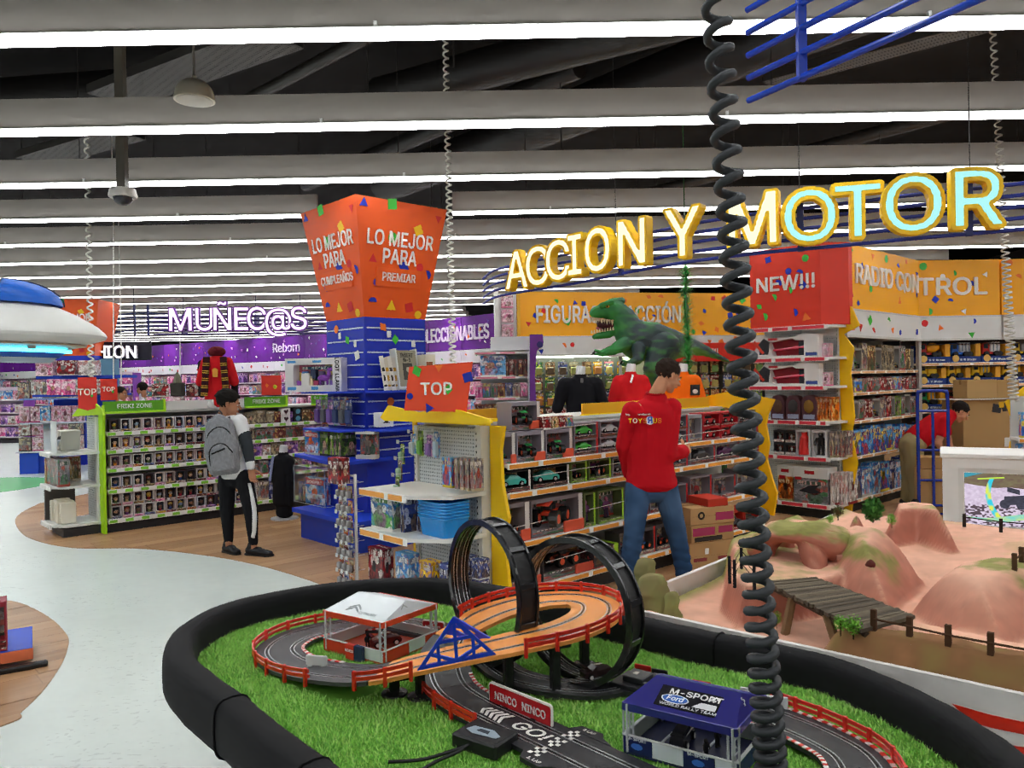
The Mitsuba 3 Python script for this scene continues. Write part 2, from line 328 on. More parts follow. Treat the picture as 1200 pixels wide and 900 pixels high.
part(fl, 'wood_inlay', ext(Polygon(isl2).buffer(0), .003), 'wood_floor', None)
# the floor boards, one by one as far as they can be told apart
pa_, npk = .744, 0; ca, sa = math.cos(pa_), math.sin(pa_)
def crand(x, y=0, z=0):
    M_ = 0xFFFFFFFF; h = ((int(x) + 1000000) * 374761393 + (int(y) + 1000000) * 668265263 + (int(z) + 1000000) * 2147483647) & M_; h = ((h ^ (h >> 13)) * 1274126177) & M_; return ((h ^ (h >> 16)) & 0xFFFFFF) / 16777215.0
isl = [Polygon(island).buffer(0), Polygon(isl2).buffer(0)]; cand = []
for row in range(-40, 80):
    off = crand(row, 3) * 1.4
    for c_ in range(-6, 12):
        x0, y0 = c_ * 1.4 - off, row * .19; ctr = np.array([(x0 + .7) * ca - (y0 + .095) * sa, (x0 + .7) * sa + (y0 + .095) * ca, 0]); d_ = ctr - CAM; k_ = d_ @ FW
        if k_ > 1.5 and abs(d_ @ RT) < k_ * .72 and -(d_ @ UP) < k_ * .56: cand.append((k_, x0, y0))
for k_, x0, y0 in sorted(cand):
    q = Polygon([(x * ca - y * sa, x * sa + y * ca) for x, y in ((x0 + .0015, y0 + .0015), (x0 + 1.3985, y0 + .0015), (x0 + 1.3985, y0 + .1885), (x0 + .0015, y0 + .1885))])
    for I_ in isl:
        g_ = q.intersection(I_)
        if g_.area > .02 and npk < 290: part(fl, 'plank', ext(g_, .0025, .003), 'wood_floor', None); npk += 1
part(fl, 'green_decal', mv(lathe([(0, 0), (1.35, 0), (1.35, .003), (0, .003)], 48), T(-9.6, 13.4, 0)), 'satin', '#5fae72', label='green disc printed on the white floor')
part(fl, 'pale_decal', mv(lathe([(0, 0), (.75, 0), (.75, .005), (0, .005)], 40), T(-9.9, 13.4, 0)), 'satin', '#a8d4b0', label='pale green centre of the floor disc')
for nm, m in (('wall_left', bx(XL - .2, XL, YB, YF, 0, ZC)), ('wall_right', bx(XR, XR + .2, YB, YF, 0, ZC)), ('wall_far', bx(XL, XR, YF, YF + .2, 0, ZC)), ('wall_rear', bx(XL, XR, YB - .2, YB, 0, ZC))):
    struct(nm, m, 'matte', '#6e6a68' if nm == 'wall_rear' else '#3a3838')
ce = struct('ceiling'); part(ce, 'slab', bx(XL, XR, YB, YF, ZC, ZC + .2), 'matte', '#100f0f')
# what hangs below the dark slab: perforated cable trays, ducts, beams, rods
def tray(p, q, w, z):
    p, q = np.array([*p[:2], z]), np.array([*q[:2], z]); d = q - p; ln = np.linalg.norm(d); ang = math.degrees(math.atan2(d[1], d[0]))
    k = thing('cable_tray', f'dark perforated cable tray running across the ceiling {["above the speaker dome", "above the dome camera", "over the far aisle"][_cnt.get("cable_tray", -1) + 1]}', 'cable tray')
    M = frame(p, ang); part(k, 'bottom', bx(0, ln, -w / 2, w / 2, 0, .01), 'tray_metal', None, M)
    for s in (-1, 1): part(k, 'side', bx(0, ln, s * w / 2 - .006, s * w / 2 + .006, 0, .1), 'satin', '#383633', M)
def tray_fn(p, n, uv):
    x, y = (p.x + p.y) * 9, (p.x - p.y) * 22
    hole = (x - dr.floor(x) > .3) & (x - dr.floor(x) < .8) & (y - dr.floor(y) > .35) & (y - dr.floor(y) < .75)
    return dr.select(hole, mi.Color3f(.006), mi.Color3f(.055, .053, .05))
scene['tray_metal'] = {'type': 'twosided', 'b': {'type': 'principled', 'base_color': mikit.proc(tray_fn), 'roughness': .6}}
tray(G(330, 45, 5.0), G(130, 118, 5.0), .55, 5.0)
tray(G(150, 158, 5.0), G(40, 190, 5.0), .5, 5.0)
tray(G(900, 100, 5.05), G(1200, 20, 5.05), .3, 5.05)
for i, (a, b, r_) in enumerate(((( 530, 90), (700, 45), .22), ((560, 175), (860, 60), .3), ((0, 118), (140, 108), .26), ((300, 112), (420, 48), .07), ((420, 190), (560, 130), .12), ((860, 200), (1200, 110), .1))):
    p, q = G(*a, 5.2), G(*b, 5.2); d = (q - p); p, q = p - d * .6, q + d * .6
    part(ce, 'duct', tube([p, (p + q) / 2, q], r_, 14), 'satin', '#1a1817' if r_ > .1 else '#282522', smooth=40)
rr = random.Random(5)
for i in range(14):
    x, y = rr.uniform(-7, 7), rr.uniform(4.5, 12); part(ce, 'rod', tube([(x, y, 4.3), (x, y, ZC)], .008, 6), 'satin', '#2c2a28')

# rows of hanging baffles, each with a light strip along its foot
scene['strip_light'] = {'type': 'diffuse', 'reflectance': {'type': 'rgb', 'value': .8}}
GAP = (A(372, 258, 9.32)[0], A(530, 249, 9.32)[0])
def baffle(Y, x0, x1, label):
    k = thing('ceiling_baffle', label, 'ceiling light', 'rows of lit ceiling baffles')
    part(k, 'board', bx(x0, x1, Y, Y + .05, 3.76, 4.0), 'matte', '#a09a94')
    part(k, 'housing', bx(x0, x1, Y - .03, Y + .08, 3.747, 3.762), 'satin', '#c8c8c4')
    part(k, 'light_strip', bx(x0, x1, Y - .055, Y + .105, 3.735, 3.746), 'strip_light', None, label='glowing white light strip',
         emitter={'type': 'area', 'radiance': {'type': 'rgb', 'value': [STRIP * v for v in STRIP_RGB]}})
    n = int((x1 - x0) / 3.2); r = random.Random(int(Y * 100))
    if Y < 13:
        cm = [bx(c, c + .02, Y - .02, Y + .07, 3.74, 3.80) for c in np.arange(x0 + r.uniform(.3, 2), x1, 3.2)]
        if cm: part(k, 'clip', join(*cm), 'satin', '#e8e8e8', kind='stuff')
        part(k, 'cable', join(*[tube([(c, Y + .025, 4.0), (c, Y + .025, ZC)], .005, 5) for c in np.arange(x0 + .9, x1, 3.2)]), 'satin', '#2a2826', kind='stuff')
ROWN = ['nearest', 'second', 'third', 'fourth', 'fifth', 'sixth', 'seventh', 'eighth', 'ninth', 'tenth', 'eleventh', 'twelfth', 'thirteenth', 'fourteenth', 'fifteenth', 'sixteenth', 'seventeenth', 'eighteenth', 'nineteenth', 'twentieth']
for n in range(-5, 20):
    Y = 4.46 + 1.62 * n; x1 = 16 if Y < 13 else 8.1 if Y < 16.5 else 5 if Y < 18.3 else 3.2 if Y < 22 else -1.4; x0 = -12 if Y < 6 else -18 if Y < 13 else -25
    if n == 3:
        baffle(Y, x0, GAP[0], 'grey lit ceiling baffle ending just before the orange pillar lantern'); baffle(Y, GAP[1], x1, 'grey lit ceiling baffle starting just past the orange pillar lantern')
    else: baffle(Y, x0, x1, f'long grey ceiling baffle with a white light strip, {ROWN[n]} row from the viewer' if n >= 0 else f'grey lit ceiling baffle out of view, {ORD[-n - 1]} row behind the nearest visible one')
# dome camera, loudspeaker dome, spring cords, wires
k = thing('dome_camera', 'white surveillance dome camera with a dark glass hemisphere hanging under a baffle', 'camera')
p = A(144, 229, 7.4)
part(k, 'housing', mv(lathe([(0, .06), (.115, .06), (.13, .0), (.125, -.02), (0, -.02)], 28), T(*p)), 'satin', '#d8d4cc', smooth=40)
part(k, 'dome', mv(lathe([(.09 * math.cos(a), -.02 - .075 * math.sin(a)) for a in np.linspace(0, math.pi / 2, 8)], 24), T(*p)), 'gloss', '#2c2c30', smooth=True)
part(k, 'stem', mv(bx(-.04, .04, -.04, .04, .06, ZC - p[2]), T(*p)), 'satin', '#5c584e')
k = thing('speaker_dome', 'beige half-round ceiling loudspeaker hanging between the first two baffles', 'loudspeaker')
p = A(228, 118, 5.7)
part(k, 'shell', mv(lathe([(0, .18), (.02, .18)] + [(.14 * math.sin(a), .03 + .13 * math.cos(a)) for a in np.linspace(.1, math.pi / 2, 9)] + [(.145, .02), (.145, -.0), (0, 0)], 28), T(*p)), 'satin', '#c8c0ae', smooth=40)
part(k, 'grille', mv(lathe([(0, -.004), (.13, -.004), (.13, 0), (0, 0)], 24), T(*p)), 'satin', '#a8a294'); part(k, 'cable', mv(tube([(0, 0, .17), (0, 0, ZC - p[2])], .01, 6), T(*p)), 'satin', '#77726a')
def coil(name, top, bot, r, wire, pitch, col, label, pitch2=None, mat='satin', res=14, r1=None):
    top, bot = np.array(top), np.array(bot); ln = np.linalg.norm(bot - top); d = (bot - top) / ln
    p2 = pitch2 or pitch; N = ln / ((pitch + p2) / 2); m = int(N * res); t = np.linspace(0, 1, m)
    s = t * 0 + np.cumsum(np.interp(t, [0, 1], [pitch, p2])); s = s / s[-1]
    a = np.cross(d, [0, 1, 0]); a /= np.linalg.norm(a); b = np.cross(d, a); ph = t * N * 2 * math.pi; rr_ = np.interp(t, [0, 1], [r, r1 or r])[:, None]
    P = top + (s * ln)[:, None] * d + rr_ * (np.cos(ph)[:, None] * a + np.sin(ph)[:, None] * b)
    return single(name, tube(P, wire, 8), mat, col, label, 'spring cord', smooth=True)
coil('spring_cord', A(836, -40, 1.75), A(906, 935, 1.75), .0245, .0105, .062, '#33363a', 'thick dark grey spring cord hanging down in front of the race track table', .0265, 'rubber', r1=.029)
coil('spring_cord', (A(521, 30, 6.8)[0], 6.8, ZC), A(531, 442, 6.8), .02, .0085, .072, '#dcdcd4', 'white spring cord hanging beside the orange lantern down to the TOP sign', .045, res=10, r1=.028)
coil('spring_cord', (A(103, 220, 10.0)[0], 10.0, ZC), A(107, 442, 10.0), .03, .012, .13, '#e4e4dc', 'white spring cord hanging beside the flying saucer', .08, res=10)
coil('spring_cord', (A(1158, 25, 6.8)[0], 6.8, ZC), A(1188, 470, 6.8), .02, .0075, .08, '#c8c6be', 'white spring cord hanging over the cardboard boxes by the screen', .032, res=10, r1=.037)
for i, (x, y0, y1, Y, w) in enumerate(((133, 262, 450, 10, 'beside the HION sign'), (142, 402, 450, 12, 'under the HION letters'), (211, 404, 448, 20, 'in front of the purple wall'))):
    single('hanging_wire', tube([(A(x, y0, Y)[0], Y, ZC), A(x, y0, Y), A(x, (y0 + y1) / 2, Y), A(x, y1, Y)], .009 * Y / 12, 6), 'satin', '#e8e8e4', f'thin white vertical wire hanging {w}', 'wire')
# ---------------------------------------------------------------- shop fittings
def U(M, px, py, y0=0.0):
    """(x, z) on the upright plane y = y0 of a frame, where the photograph shows it"""
    R_, o = M[:3, :3], at(M, (0, y0, 0)); d = ray(px, py); n = R_[:, 1]; t = ((o - CAM) @ n) / (d @ n); q = R_.T @ (CAM + d * t - M[:3, 3]); return q[0], q[2]
def mul(M, *a):
    for b in a: M = M @ b
    return M
def shelf(par, M, x0, x1, z, depth, rail=None, y0=0.0, board='#e4e4e0', taper=0.0, railh=.04, tags=None, seed=0, raillab=None, dots=None):
    """a board with its price rail; taper: the right-hand corner is cut back by so much"""
    if taper: b = ext(Polygon([(x0, y0), (x1 - taper, y0), (x1, y0 + taper * .75), (x1, y0 + depth), (x0, y0 + depth)]), .028, z - .028)
    else: b = bx(x0, x1, y0, y0 + depth, z - .028, z)
    k = part(par, 'shelf', b, 'satin', board, M); x1 -= taper
    if rail:
        part(k, 'price_rail', bx(x0, x1, y0 - .014, y0, z - railh, z + .004), 'satin', '#f0efec', M)
        r = random.Random(seed + int(z * 1000)); st, x = [], x0 + .01; white = []
        while x < x1 - .05:
            w = min(r.uniform(.2, .42) if dots is None else dots, x1 - .01 - x); st.append(bx(x, x + w, y0 - .018, y0 - .014, z - railh * .85, z - .004))
            g = .055 if dots is None else dots * 1.1
            if dots is None: white.append(bx(x + w + .004, x + w + g - .004, y0 - .020, y0 - .014, z - railh * .95, z))
            x += w + g
        part(k, 'price_strip', join(*st), 'satin', rail, M, kind='stuff', label=raillab)
        if white: part(k, 'price_tag', join(*white), 'satin', '#fbfbf8', M, kind='stuff')
    return k
def perf_fn(p, n, uv):
    x, y = uv.x * 1.0, uv.y; fx, fy = x - dr.floor(x), y - dr.floor(y)
    return dr.select((dr.square(fx - .5) + dr.square(fy - .5)) < .055, mi.Color3f(.12, .14, .15), mi.Color3f(.60, .64, .66))
scene['perforated'] = {'type': 'twosided', 'b': {'type': 'principled', 'base_color': mikit.proc(perf_fn), 'roughness': .5}}
def perf_panel(par, M, x0, x1, z0, z1, y, pitch=.028):
    v = np.array([(x0, y, z0), (x1, y, z0), (x1, y, z1), (x0, y, z1)], float)
    _emit(key('back_panel', par), (v, np.array([[0, 1, 2], [0, 2, 3]])), 'perforated', None, M, uv=np.array([(a / pitch, b / pitch) for a, b in ((x0, z0), (x1, z0), (x1, z1), (x0, z1))]))
def slot_post(par, M, x, y, z0, z1, w=.05, d=.08):
    k = part(par, 'post', bx(x - w / 2, x + w / 2, y, y + d, z0, z1), 'satin', '#d4d4ce', M)
    part(k, 'slot', join(*[bx(x - w * .38, x - w * .22, y - .002, y, z, z + .018) for z in np.arange(z0 + .1, z1 - .05, .045)]), 'satin', '#2c2c2c', M, kind='stuff')

# ---- goods
def carton(M, w, d, h, st, label, cat, group=None, name=None, all_sides=True, seed=None):
    k = thing(name or 'carton', label, cat, group); m, uv = _quad_box(w, d, h, st, all_sides, seed); _emit(k, m, 'print', None, M, uv=uv); return k
_toys = {}
def car_mesh(col, l=1.0, kind='sport'):
    """toy vehicle along x, length 1, foot at z=0, coloured"""
    if (col, kind) in _toys: return _toys[col, kind]
    it = []
    if kind in ('sport', 'suv'):
        prof = [(-.5, .07), (-.5, .2), (-.44, .25), (-.25, .27), (-.1, .38), (.16, .38), (.3, .28), (.46, .23), (.5, .15), (.48, .07)] if kind == 'sport' else [(-.5, .08), (-.5, .3), (-.46, .42), (.1, .44), (.24, .3), (.47, .26), (.5, .16), (.48, .08)]
        b = mv(ext(Polygon(prof), .36), T(0, .18, 0) @ UPRIGHT); b[0][:, 1] *= np.where(b[0][:, 2] > .29, .78, 1.0); it.append((b, col))
        win = [(-.2, .28), (-.08, .36), (.14, .36), (.25, .28)] if kind == 'sport' else [(-.44, .3), (-.42, .405), (.08, .42), (.19, .3)]
        for s in (-1, 1): it.append((mv(ext(Polygon(win), .01), T(0, s * .146 + (.005 if s > 0 else .005), 0) @ UPRIGHT), '#16181c'))
        wr = .095 if kind == 'sport' else .115; wx = (-.31, .31)
    else:
        it.append((bx(-.3, .3, -.1, .1, .22, .3, .02), col)); it.append((bx(-.16, .12, -.09, .09, .3, .44, .03), '#232326'))
        it.append((mv(bx(-.12, .12, -.13, .13, 0, .02), T(-.3, 0, .46) @ Ry(-15)), col)); it.append((tube([(-.28, .08, .28), (-.3, .08, .46)], .012, 6), '#333333'))
        it.append((tube([(.3, .1, .18), (.42, .12, .22), (.42, -.12, .22), (.3, -.1, .18)], .016, 6), '#2c2c2e')); wr = .17; wx = (-.28, .28)
    for x in wx:
        for s in (-1, 1):
            yy = s * (.165 if kind != 'buggy' else .2); w_ = .05 if kind != 'buggy' else .08
            it.append((mv(lathe([(0, -w_), (wr, -w_), (wr, w_), (0, w_)], 14), T(x, yy, wr) @ Rx(90)), '#141416')); it.append((mv(lathe([(0, -w_ - .006), (wr * .55, -w_ - .006), (wr * .55, w_ + .006), (0, w_ + .006)], 10), T(x, yy, wr) @ Rx(90)), '#b8b8b8' if kind != 'buggy' else '#d05030'))
    _toys[col, kind] = joinc(it); return _toys[col, kind]
def figure_mesh(c1, c2, skin):
    """standing toy figure, height 1, foot at 0"""
    kk = ('fig', c1, c2, skin)
    if kk in _toys: return _toys[kk]
    it = [(ball((0, 0, .86), (.10, .1, .12), 1), skin), (mv(lathe([(0, .46), (.13, .46), (.16, .62), (.15, .74), (.05, .77), (0, .77)], 10), S(1, .7, 1)), c1)]
    for s in (-1, 1):
        it.append((tube([(s * .07, 0, .47), (s * .09, 0, .24), (s * .1, 0, .0)], [.075, .06, .055], 8), c2)); it.append((tube([(s * .16, 0, .72), (s * .22, -.03, .56), (s * .2, -.08, .42)], [.05, .045, .04], 7), c1))
        it.append((bx(s * .1 - .05, s * .1 + .05, -.1, .05, 0, .05), '#222222'))
    _toys[kk] = joinc(it); return _toys[kk]
def winbox(M, w, d, h, st, label, cat, group, frame_col, toy=None, ml=.012, mr=.012, mb=.03, mt=.03, name='window_box', toy_scale=.8, toy_rot=0.0, stripe=None, base=None, back=None, foot=None):
    """carton with an open window: frame, printed backing, toy"""
    k = thing(name, label, cat, group)
    x = w / 2
    fr = join(bx(-x, -x + ml, 0, d, 0, h), bx(x - mr, x, 0, d, 0, h), bx(-x + ml, x - mr, 0, d, 0, mb), bx(-x + ml, x - mr, 0, d, h - mt, h), bx(-x + ml, x - mr, d - .006, d, mb, h - mt))
    part(k, 'frame', fr, 'satin', frame_col, M)
    m, uv = flat_print(w - ml - mr, h - mb - mt, back or st, d * .62, x=(ml - mr) / 2, z=mb); _emit(key('backing_card', k), m, 'print', None, M, uv=uv)
    m, uv = flat_print(w - .01, mb * .85, st, -.0015, z=.003); _emit(key('front_label', k), m, 'print', None, M, uv=uv)
    if stripe: part(k, 'side_panel', bx(x - mr * .98, x + .0012, -.0015, d, .001, h - .001), 'satin', stripe, M)
    if foot: part(k, 'foot_flap', bx(x * .2, x, -.02, 0, 0, h * .3, .004), 'satin', foot, M)
    if toy:
        kind, *a = toy; iw, ih = w - ml - mr, h - mb - mt
        if kind == 'figure': (v, f), c = figure_mesh(*a); s = ih * toy_scale; X = T((ml - mr) / 2, d * .32, mb) @ Rz(toy_rot) @ S(s)
        else: (v, f), c = car_mesh(a[0], kind=kind); s = min(iw * toy_scale, ih * 2.0); X = T((ml - mr) / 2, d * .3, mb + .002) @ Rz(toy_rot) @ S(s)
        part(k, 'toy_car' if kind != 'figure' else 'figure', mv((v, f), X), 'gloss', c, M)
    return k
def vinyl(M, w, h, st, label, group, back='smoke'):
    """small square-faced figure box: white printed shell, window, big-headed figure"""
    k = thing('figure_box', label, 'figure box', group); d = .1; x = w / 2
    fr = [(-x, 0), (x, 0), (x, h), (-x, h)]; hole = [(-x * .82, h * .2), (x * .82, h * .2), (x * .82, h * .93), (-x * .82, h * .93)]
    r = random.Random(_seed[0]); shell = r.choice(['#dcd8d4', '#d4cfcc', '#cfc9c4', '#e2dad6', '#b8b0b0', '#dcd0d0', '#c8c8cc', '#40383c', '#c4b4b0'])
    body = join(mv(ext(Polygon(fr, [hole]), d * .6), T(0, d * .6, 0) @ UPRIGHT), bx(-x, x, d * .6, d, 0, h))
    part(k, 'shell', body, 'satin', shell, M)
    m, uv = flat_print(w * .98, h * .19, st, -.0012, z=.001); _emit(key('name_band', k), m, 'print', None, M, uv=uv)
    part(k, 'backing_card', bx(-x * .82, x * .82, d * .585, d * .6, h * .2, h * .93), 'satin', r.choice(['#2a2228', '#34221e', '#1e1c26', '#403028', '#4a3034', '#6a4a30', '#22303c', '#705060']), M)
    sk = r.choice(['#c89878', '#a87858', '#6c4a38', '#d8b090', '#8c6a54', '#b0a098', '#402c24', '#7c8ca0', '#c8a030' if r.random() < .3 else '#b88a70'])
    it = [(ball((0, d * .3, h * .58), (w * .23, d * .26, h * .2), 1), sk), (mv(ball((0, d * .33, h * .64), (w * .25, d * .27, h * .17), 1), T()), r.choice(['#181416', '#3a2418', '#60401c', '#20242c', '#7a2c1c', '#b8903c'])),
          (bx(-w * .13, w * .13, d * .2, d * .45, h * .2, h * .42), r.choice(['#802028', '#283c70', '#1c1c20', '#506030', '#a08860', '#5c3868', '#c07828']))]
    for s in (-1, 1): it.append((ball((s * w * .09, d * .06, h * .57), (w * .035, .006, h * .03), 1), '#080808'))
    (v, f), c = joinc(it); part(k, 'figure', (v, f), 'gloss', c, M); return k
def blister(M, w, h, st, label, group, body=None, name='blister_pack', d=.035):
    """hanging card with a bubble; its hook is at the top"""
    k = thing(name, label, 'blister pack', group); m, uv = flat_print(w, h, st); _emit(key('card', k), m, 'print', None, M, uv=uv)
    part(k, 'bubble', bx(-w * .36, w * .36, -d, -.001, h * .08, h * .62, .008), 'gloss', body or '#7a7a72', M)
    part(k, 'hook', join(tube([(0, .12, h + .02), (0, -.03, h + .02), (0, -.04, h + .03)], .003, 5), bx(-.018, .018, -.045, -.042, h + .005, h + .035)), 'metal', '#d8d8d8', M)
    return k

# ======== the long gondola with the yellow ends (its front faces right and towards the viewer)
O1 = (-.06, 5.54); MG = frame(O1, EX); LEN = 3.56
g = thing('gondola', 'long shelf gondola with orange price strips, yellow end panels and toy car boxes', 'shelf')
GZ = [.17, .517, .886, 1.10]
part(g, 'plinth', bx(0, LEN, .05, .95, 0, .14), 'satin', '#201f20', MG)
part(g, 'back_panel', bx(0, LEN, .46, .5, .14, 1.36), 'satin', '#c8c8c4', MG)
for i, z in enumerate(GZ): shelf(g, MG, .02, LEN, z, .46 if i < 3 else .44, '#e89a3c', seed=i, raillab='orange price strips')
part(g, 'top_board', bx(.0, LEN, .42, .98, 1.36, 1.385), 'satin', '#e8e6e0', MG)
part(g, 'back_board', bx(0, LEN, .96, .98, .14, 1.36), 'satin', '#c8c8c4', MG)
ug = lambda px, py=500: U(MG, px, py)[0]
part(g, 'header_board', bx(U(MG, 683, 478, .44)[0], LEN - .25, .44, .46, 1.385, 1.49), 'satin', '#e0a21c', MG, label='orange yellow header board')
part(g, 'header_edge', bx(U(MG, 683, 478, .44)[0] - .012, LEN - .25, .435, .465, 1.375, 1.395), 'satin', '#f2d014', MG)
part(g, 'header_board', bx(.02, U(MG, 592, 485, .44)[0] + .03, .44, .46, 1.385, 1.49), 'satin', '#e0a21c', MG)
# zigzag end panels
ME = frame(O1, EX - 90)                     # the near end: local x towards the viewer's right
zig = lambda w0, pts: [(w0, .02)] + pts + [(w0, 1.40)]
part(g, 'end_panel', plate([(-.13, 0), (.0, 0), (.06, .16), (.03, .36), (.0, .56), (.055, .72), (-.005, .95), (-.02, 1.2), (.02, 1.38), (-.13, 1.38)], .03), 'satin', '#f0c40c', ME, label='yellow zigzag end panel')
MF = mul(frame(at(MG, (LEN, 0, 0)), EX - 90))
uf = lambda px, py: U(MF, px, py)
far = [uf(*p) for p in ((830, 464), (859, 458), (909, 468), (901, 486), (899, 497), (903, 520), (900, 538), (906, 560), (912, 577), (908, 604), (889, 600), (891, 560), (891, 520), (890, 484), (850, 477), (830, 480))]
part(g, 'end_panel', plate(far, .03), 'satin', '#f0b80c', MF, label='yellow zigzag end panel with a wide crown')
# the display end with the TOP sign
ec = thing('display_end', 'white perforated end display with orange price strips below the TOP sign', 'shelf')
MC = mul(ME, T(0, -.075, 0)); W = .97
xs = lambda px, py, y0=0: U(MC, px, py, y0)[0]
perf_panel(ec, MC, -W, -.2, .1, 1.36, .0)
slot_post(ec, MC, -.175, -.03, 0.0, 1.38, .06, .1); slot_post(ec, MC, -W, -.02, 0.0, 1.36, .04, .08)
part(ec, 'side_strip', plate([(-W - .08, .1), (-W - .02, .1), (-W - .02, 1.4), (-W - .07, 1.4), (-W - .04, 1.0), (-W - .09, .7)], .02, .02), 'satin', '#e8b80c', MC)
part(ec, 'plinth', bx(-W, -.18, -.45, 0, 0, .1), 'satin', '#242324', MC)
for i, z in enumerate((.33, .60, .905)): shelf(ec, MC, -W - .03, -.13, z if i else .14, .52, '#eaa24c', y0=-.52, taper=.28, seed=20 + i, raillab='orange price strips', railh=.05)
cp = [U(MC, *p, -.3) for p in ((448, 489), (457, 475), (492, 483), (528, 477), (575, 491), (578, 496), (560, 496), (453, 493))]
part(ec, 'crown', join(plate(cp, .02, -.3), mv(ext(Polygon([(cp[0][0] + .02, -.3), (cp[4][0], -.3), (-.1, -.1), (-.1, .1), (cp[0][0] + .02, .1)]), .02), T(0, 0, cp[7][1]))), 'satin', '#f4cc10', MC, label='yellow zigzag crown board')
tp = thing('top_sign', 'tilted red orange sign reading TOP with confetti print on the yellow crown', 'sign')
MT = frame(A(513, 455, 5.35), -8); MT[2, 3] = 0
q = [(px, py) for px, py in ((480, 430), (554, 424), (547, 483), (474, 481))]; q = [U(MT, *p) for p in q]
part(tp, 'board', plate(q, .012), 'satin', '#e24b2c', MT)
cx, cz = np.mean(q, 0)
part(tp, 'confetti_print', *(lambda r_: (r_[0], 'satin', r_[1]))(confetti([(q[0][0] + .055, q[0][1] - .03, .035, 'dia', 'green', 20), (cx + .01, q[1][1] - .04, .028, 'tri', 'orange', 180), (q[1][0] - .035, cz + .07, .032, 'sq', 'blue', 15), (q[3][0] + .045, cz - .055, .022, 'dot', 'blue', 0), (cx - .07, q[3][1] + .02, .03, 'tri', 'blue', 30), (cx - .085, cz + .015, .02, 'dot', 'orange', 0), (cx + .075, cz - .01, .03, 'dia', 'green', -10)], -.013)), M=MT, kind='stuff')
part(tp, 'lettering', text('TOP', .082, mul(MT, T(cx - .01, -.0145, cz - .045)), .004), 'satin', '#f4f0e8')
# blue storage crates, nested, on the middle shelf of the display end
p0 = U(MC, 523, 622, -.22); MB = mul(MC, T(p0[0], -.24, .602))
for i in range(6):
    k = thing('storage_crate', f'blue plastic storage crate, {["lowest", "second lowest", "third lowest", "fourth lowest", "second topmost", "topmost"][i]} of the nested stack', 'crate', 'nested blue crates on the white end display')
    z = .022 * i; r0 = np.array([(-.11, -.075), (.11, -.075), (.11, .075), (-.11, .075)])
    def ring(s, zz, o=0): return [(x * s, y * s, zz + z + o) for x, y in Polygon(r0).buffer(.03).simplify(.002).exterior.coords[:-1]]
    a, b, c, d = ring(1.0, 0), ring(1.16, .135), ring(1.14, .135), ring(.97, .006); n_ = len(a); v = a + b + c + d; f = []
    for s in range(3):
        for j in range(n_): f.append([s * n_ + j, s * n_ + (j + 1) % n_, (s + 1) * n_ + (j + 1) % n_, (s + 1) * n_ + j])
    part(k, 'tub', (np.array(v), np.array(f)), 'gloss', '#1484cf', MB); part(k, 'floor', mv(ext(Polygon([p[:2] for p in a]), .006), T(0, 0, z)), 'gloss', '#1484cf', MB)
    rim = np.array(ring(1.18, .135)); part(k, 'rim', tube(rim, .006, 6, True), 'gloss', '#2492dc', MB)
# goods on the display end
EL = 'on the TOP end display'
def onE(px, z, y=-.4): return mul(MC, T(U(MC, px, 560, y)[0], y, z))
carton(mul(MC, T(U(MC, 452, 590, -.42)[0], -.46, .60)), .285, .12, .265, 'battle', 'large green and blue battle toy box with a white foot, left of the blue crates', 'toy box', name='toy_box')
for i in range(2): carton(mul(MC, T(U(MC, 452, 590, -.42)[0] + .19 + .06 * i, -.40 + .1 * i, .60)), .05, .22, .26, 'navy', f'dark blue toy box with car pictures, {ORD[i]} beside the large green battle toy box', 'toy box', name='toy_box')
for i, (px, w, st, lb) in enumerate(((438, .2, 'red', 'red and pink spinning top box'), (469, .17, 'sky', 'pale blue and white brick set box'), (496, .14, 'yellow', 'yellow and blue brick figure box'), (517, .08, 'navy', 'narrow dark blue brick car box'))):
    carton(onE(px, .142, -.44 + .04 * (i % 2)), w, .1, .3, st, f'{lb} on the lowest shelf of the TOP display', 'toy box', name='toy_box')
for i in range(2):
    for j in range(2): carton(onE(541 + 14 * i, .142 + .15 * j, -.14), .08, .1, .145, 'navy', f'dark blue brick car box, {["lower", "upper"][j]} row, {["second from", "next to"][i]} the white post below TOP', 'toy box', name='toy_box')
for i, (px, st, h) in enumerate(((484, 'sky', .17), (493, 'lime', .2), (503, 'purple', .17), (512, 'sky', .2))):
    blister(mul(MC, T(U(MC, px, 500, -.1)[0], -.1, 1.13)), .07, h, st, f'{["pale blue", "lime green", "purple", "sky blue"][i]} figure blister pack hanging {EL}', None, ['#c8d8e0', '#68a848', '#8868a8', '#b0c8d8'][i])
carton(mul(MC, T(U(MC, 523, 520, -.2)[0], -.2, .935)), .11, .07, .22, 'blue', f'blue boxed action figure standing {EL}', 'toy box', name='toy_box')
for i in range(4): carton(mul(MC, T(U(MC, 534 + 6.2 * i, 520, -.2)[0], -.2, .935)), .038, .09, .225, 'grey', f'slim grey and yellow figure box, {ORD[i]} of four standing upright {EL}', 'toy box', 'slim grey figure boxes', name='toy_box')
for i in range(3): blister(mul(MC, T(-W + .02 + .05 * i, -.16 - .06 * i, 1.06 - .12 * i)), .06, .16, ['green', 'smoke', 'lime'][i], f'{["green", "grey", "yellow green"][i]} blister pack hanging at the far edge {EL}', None, '#9ab89a')
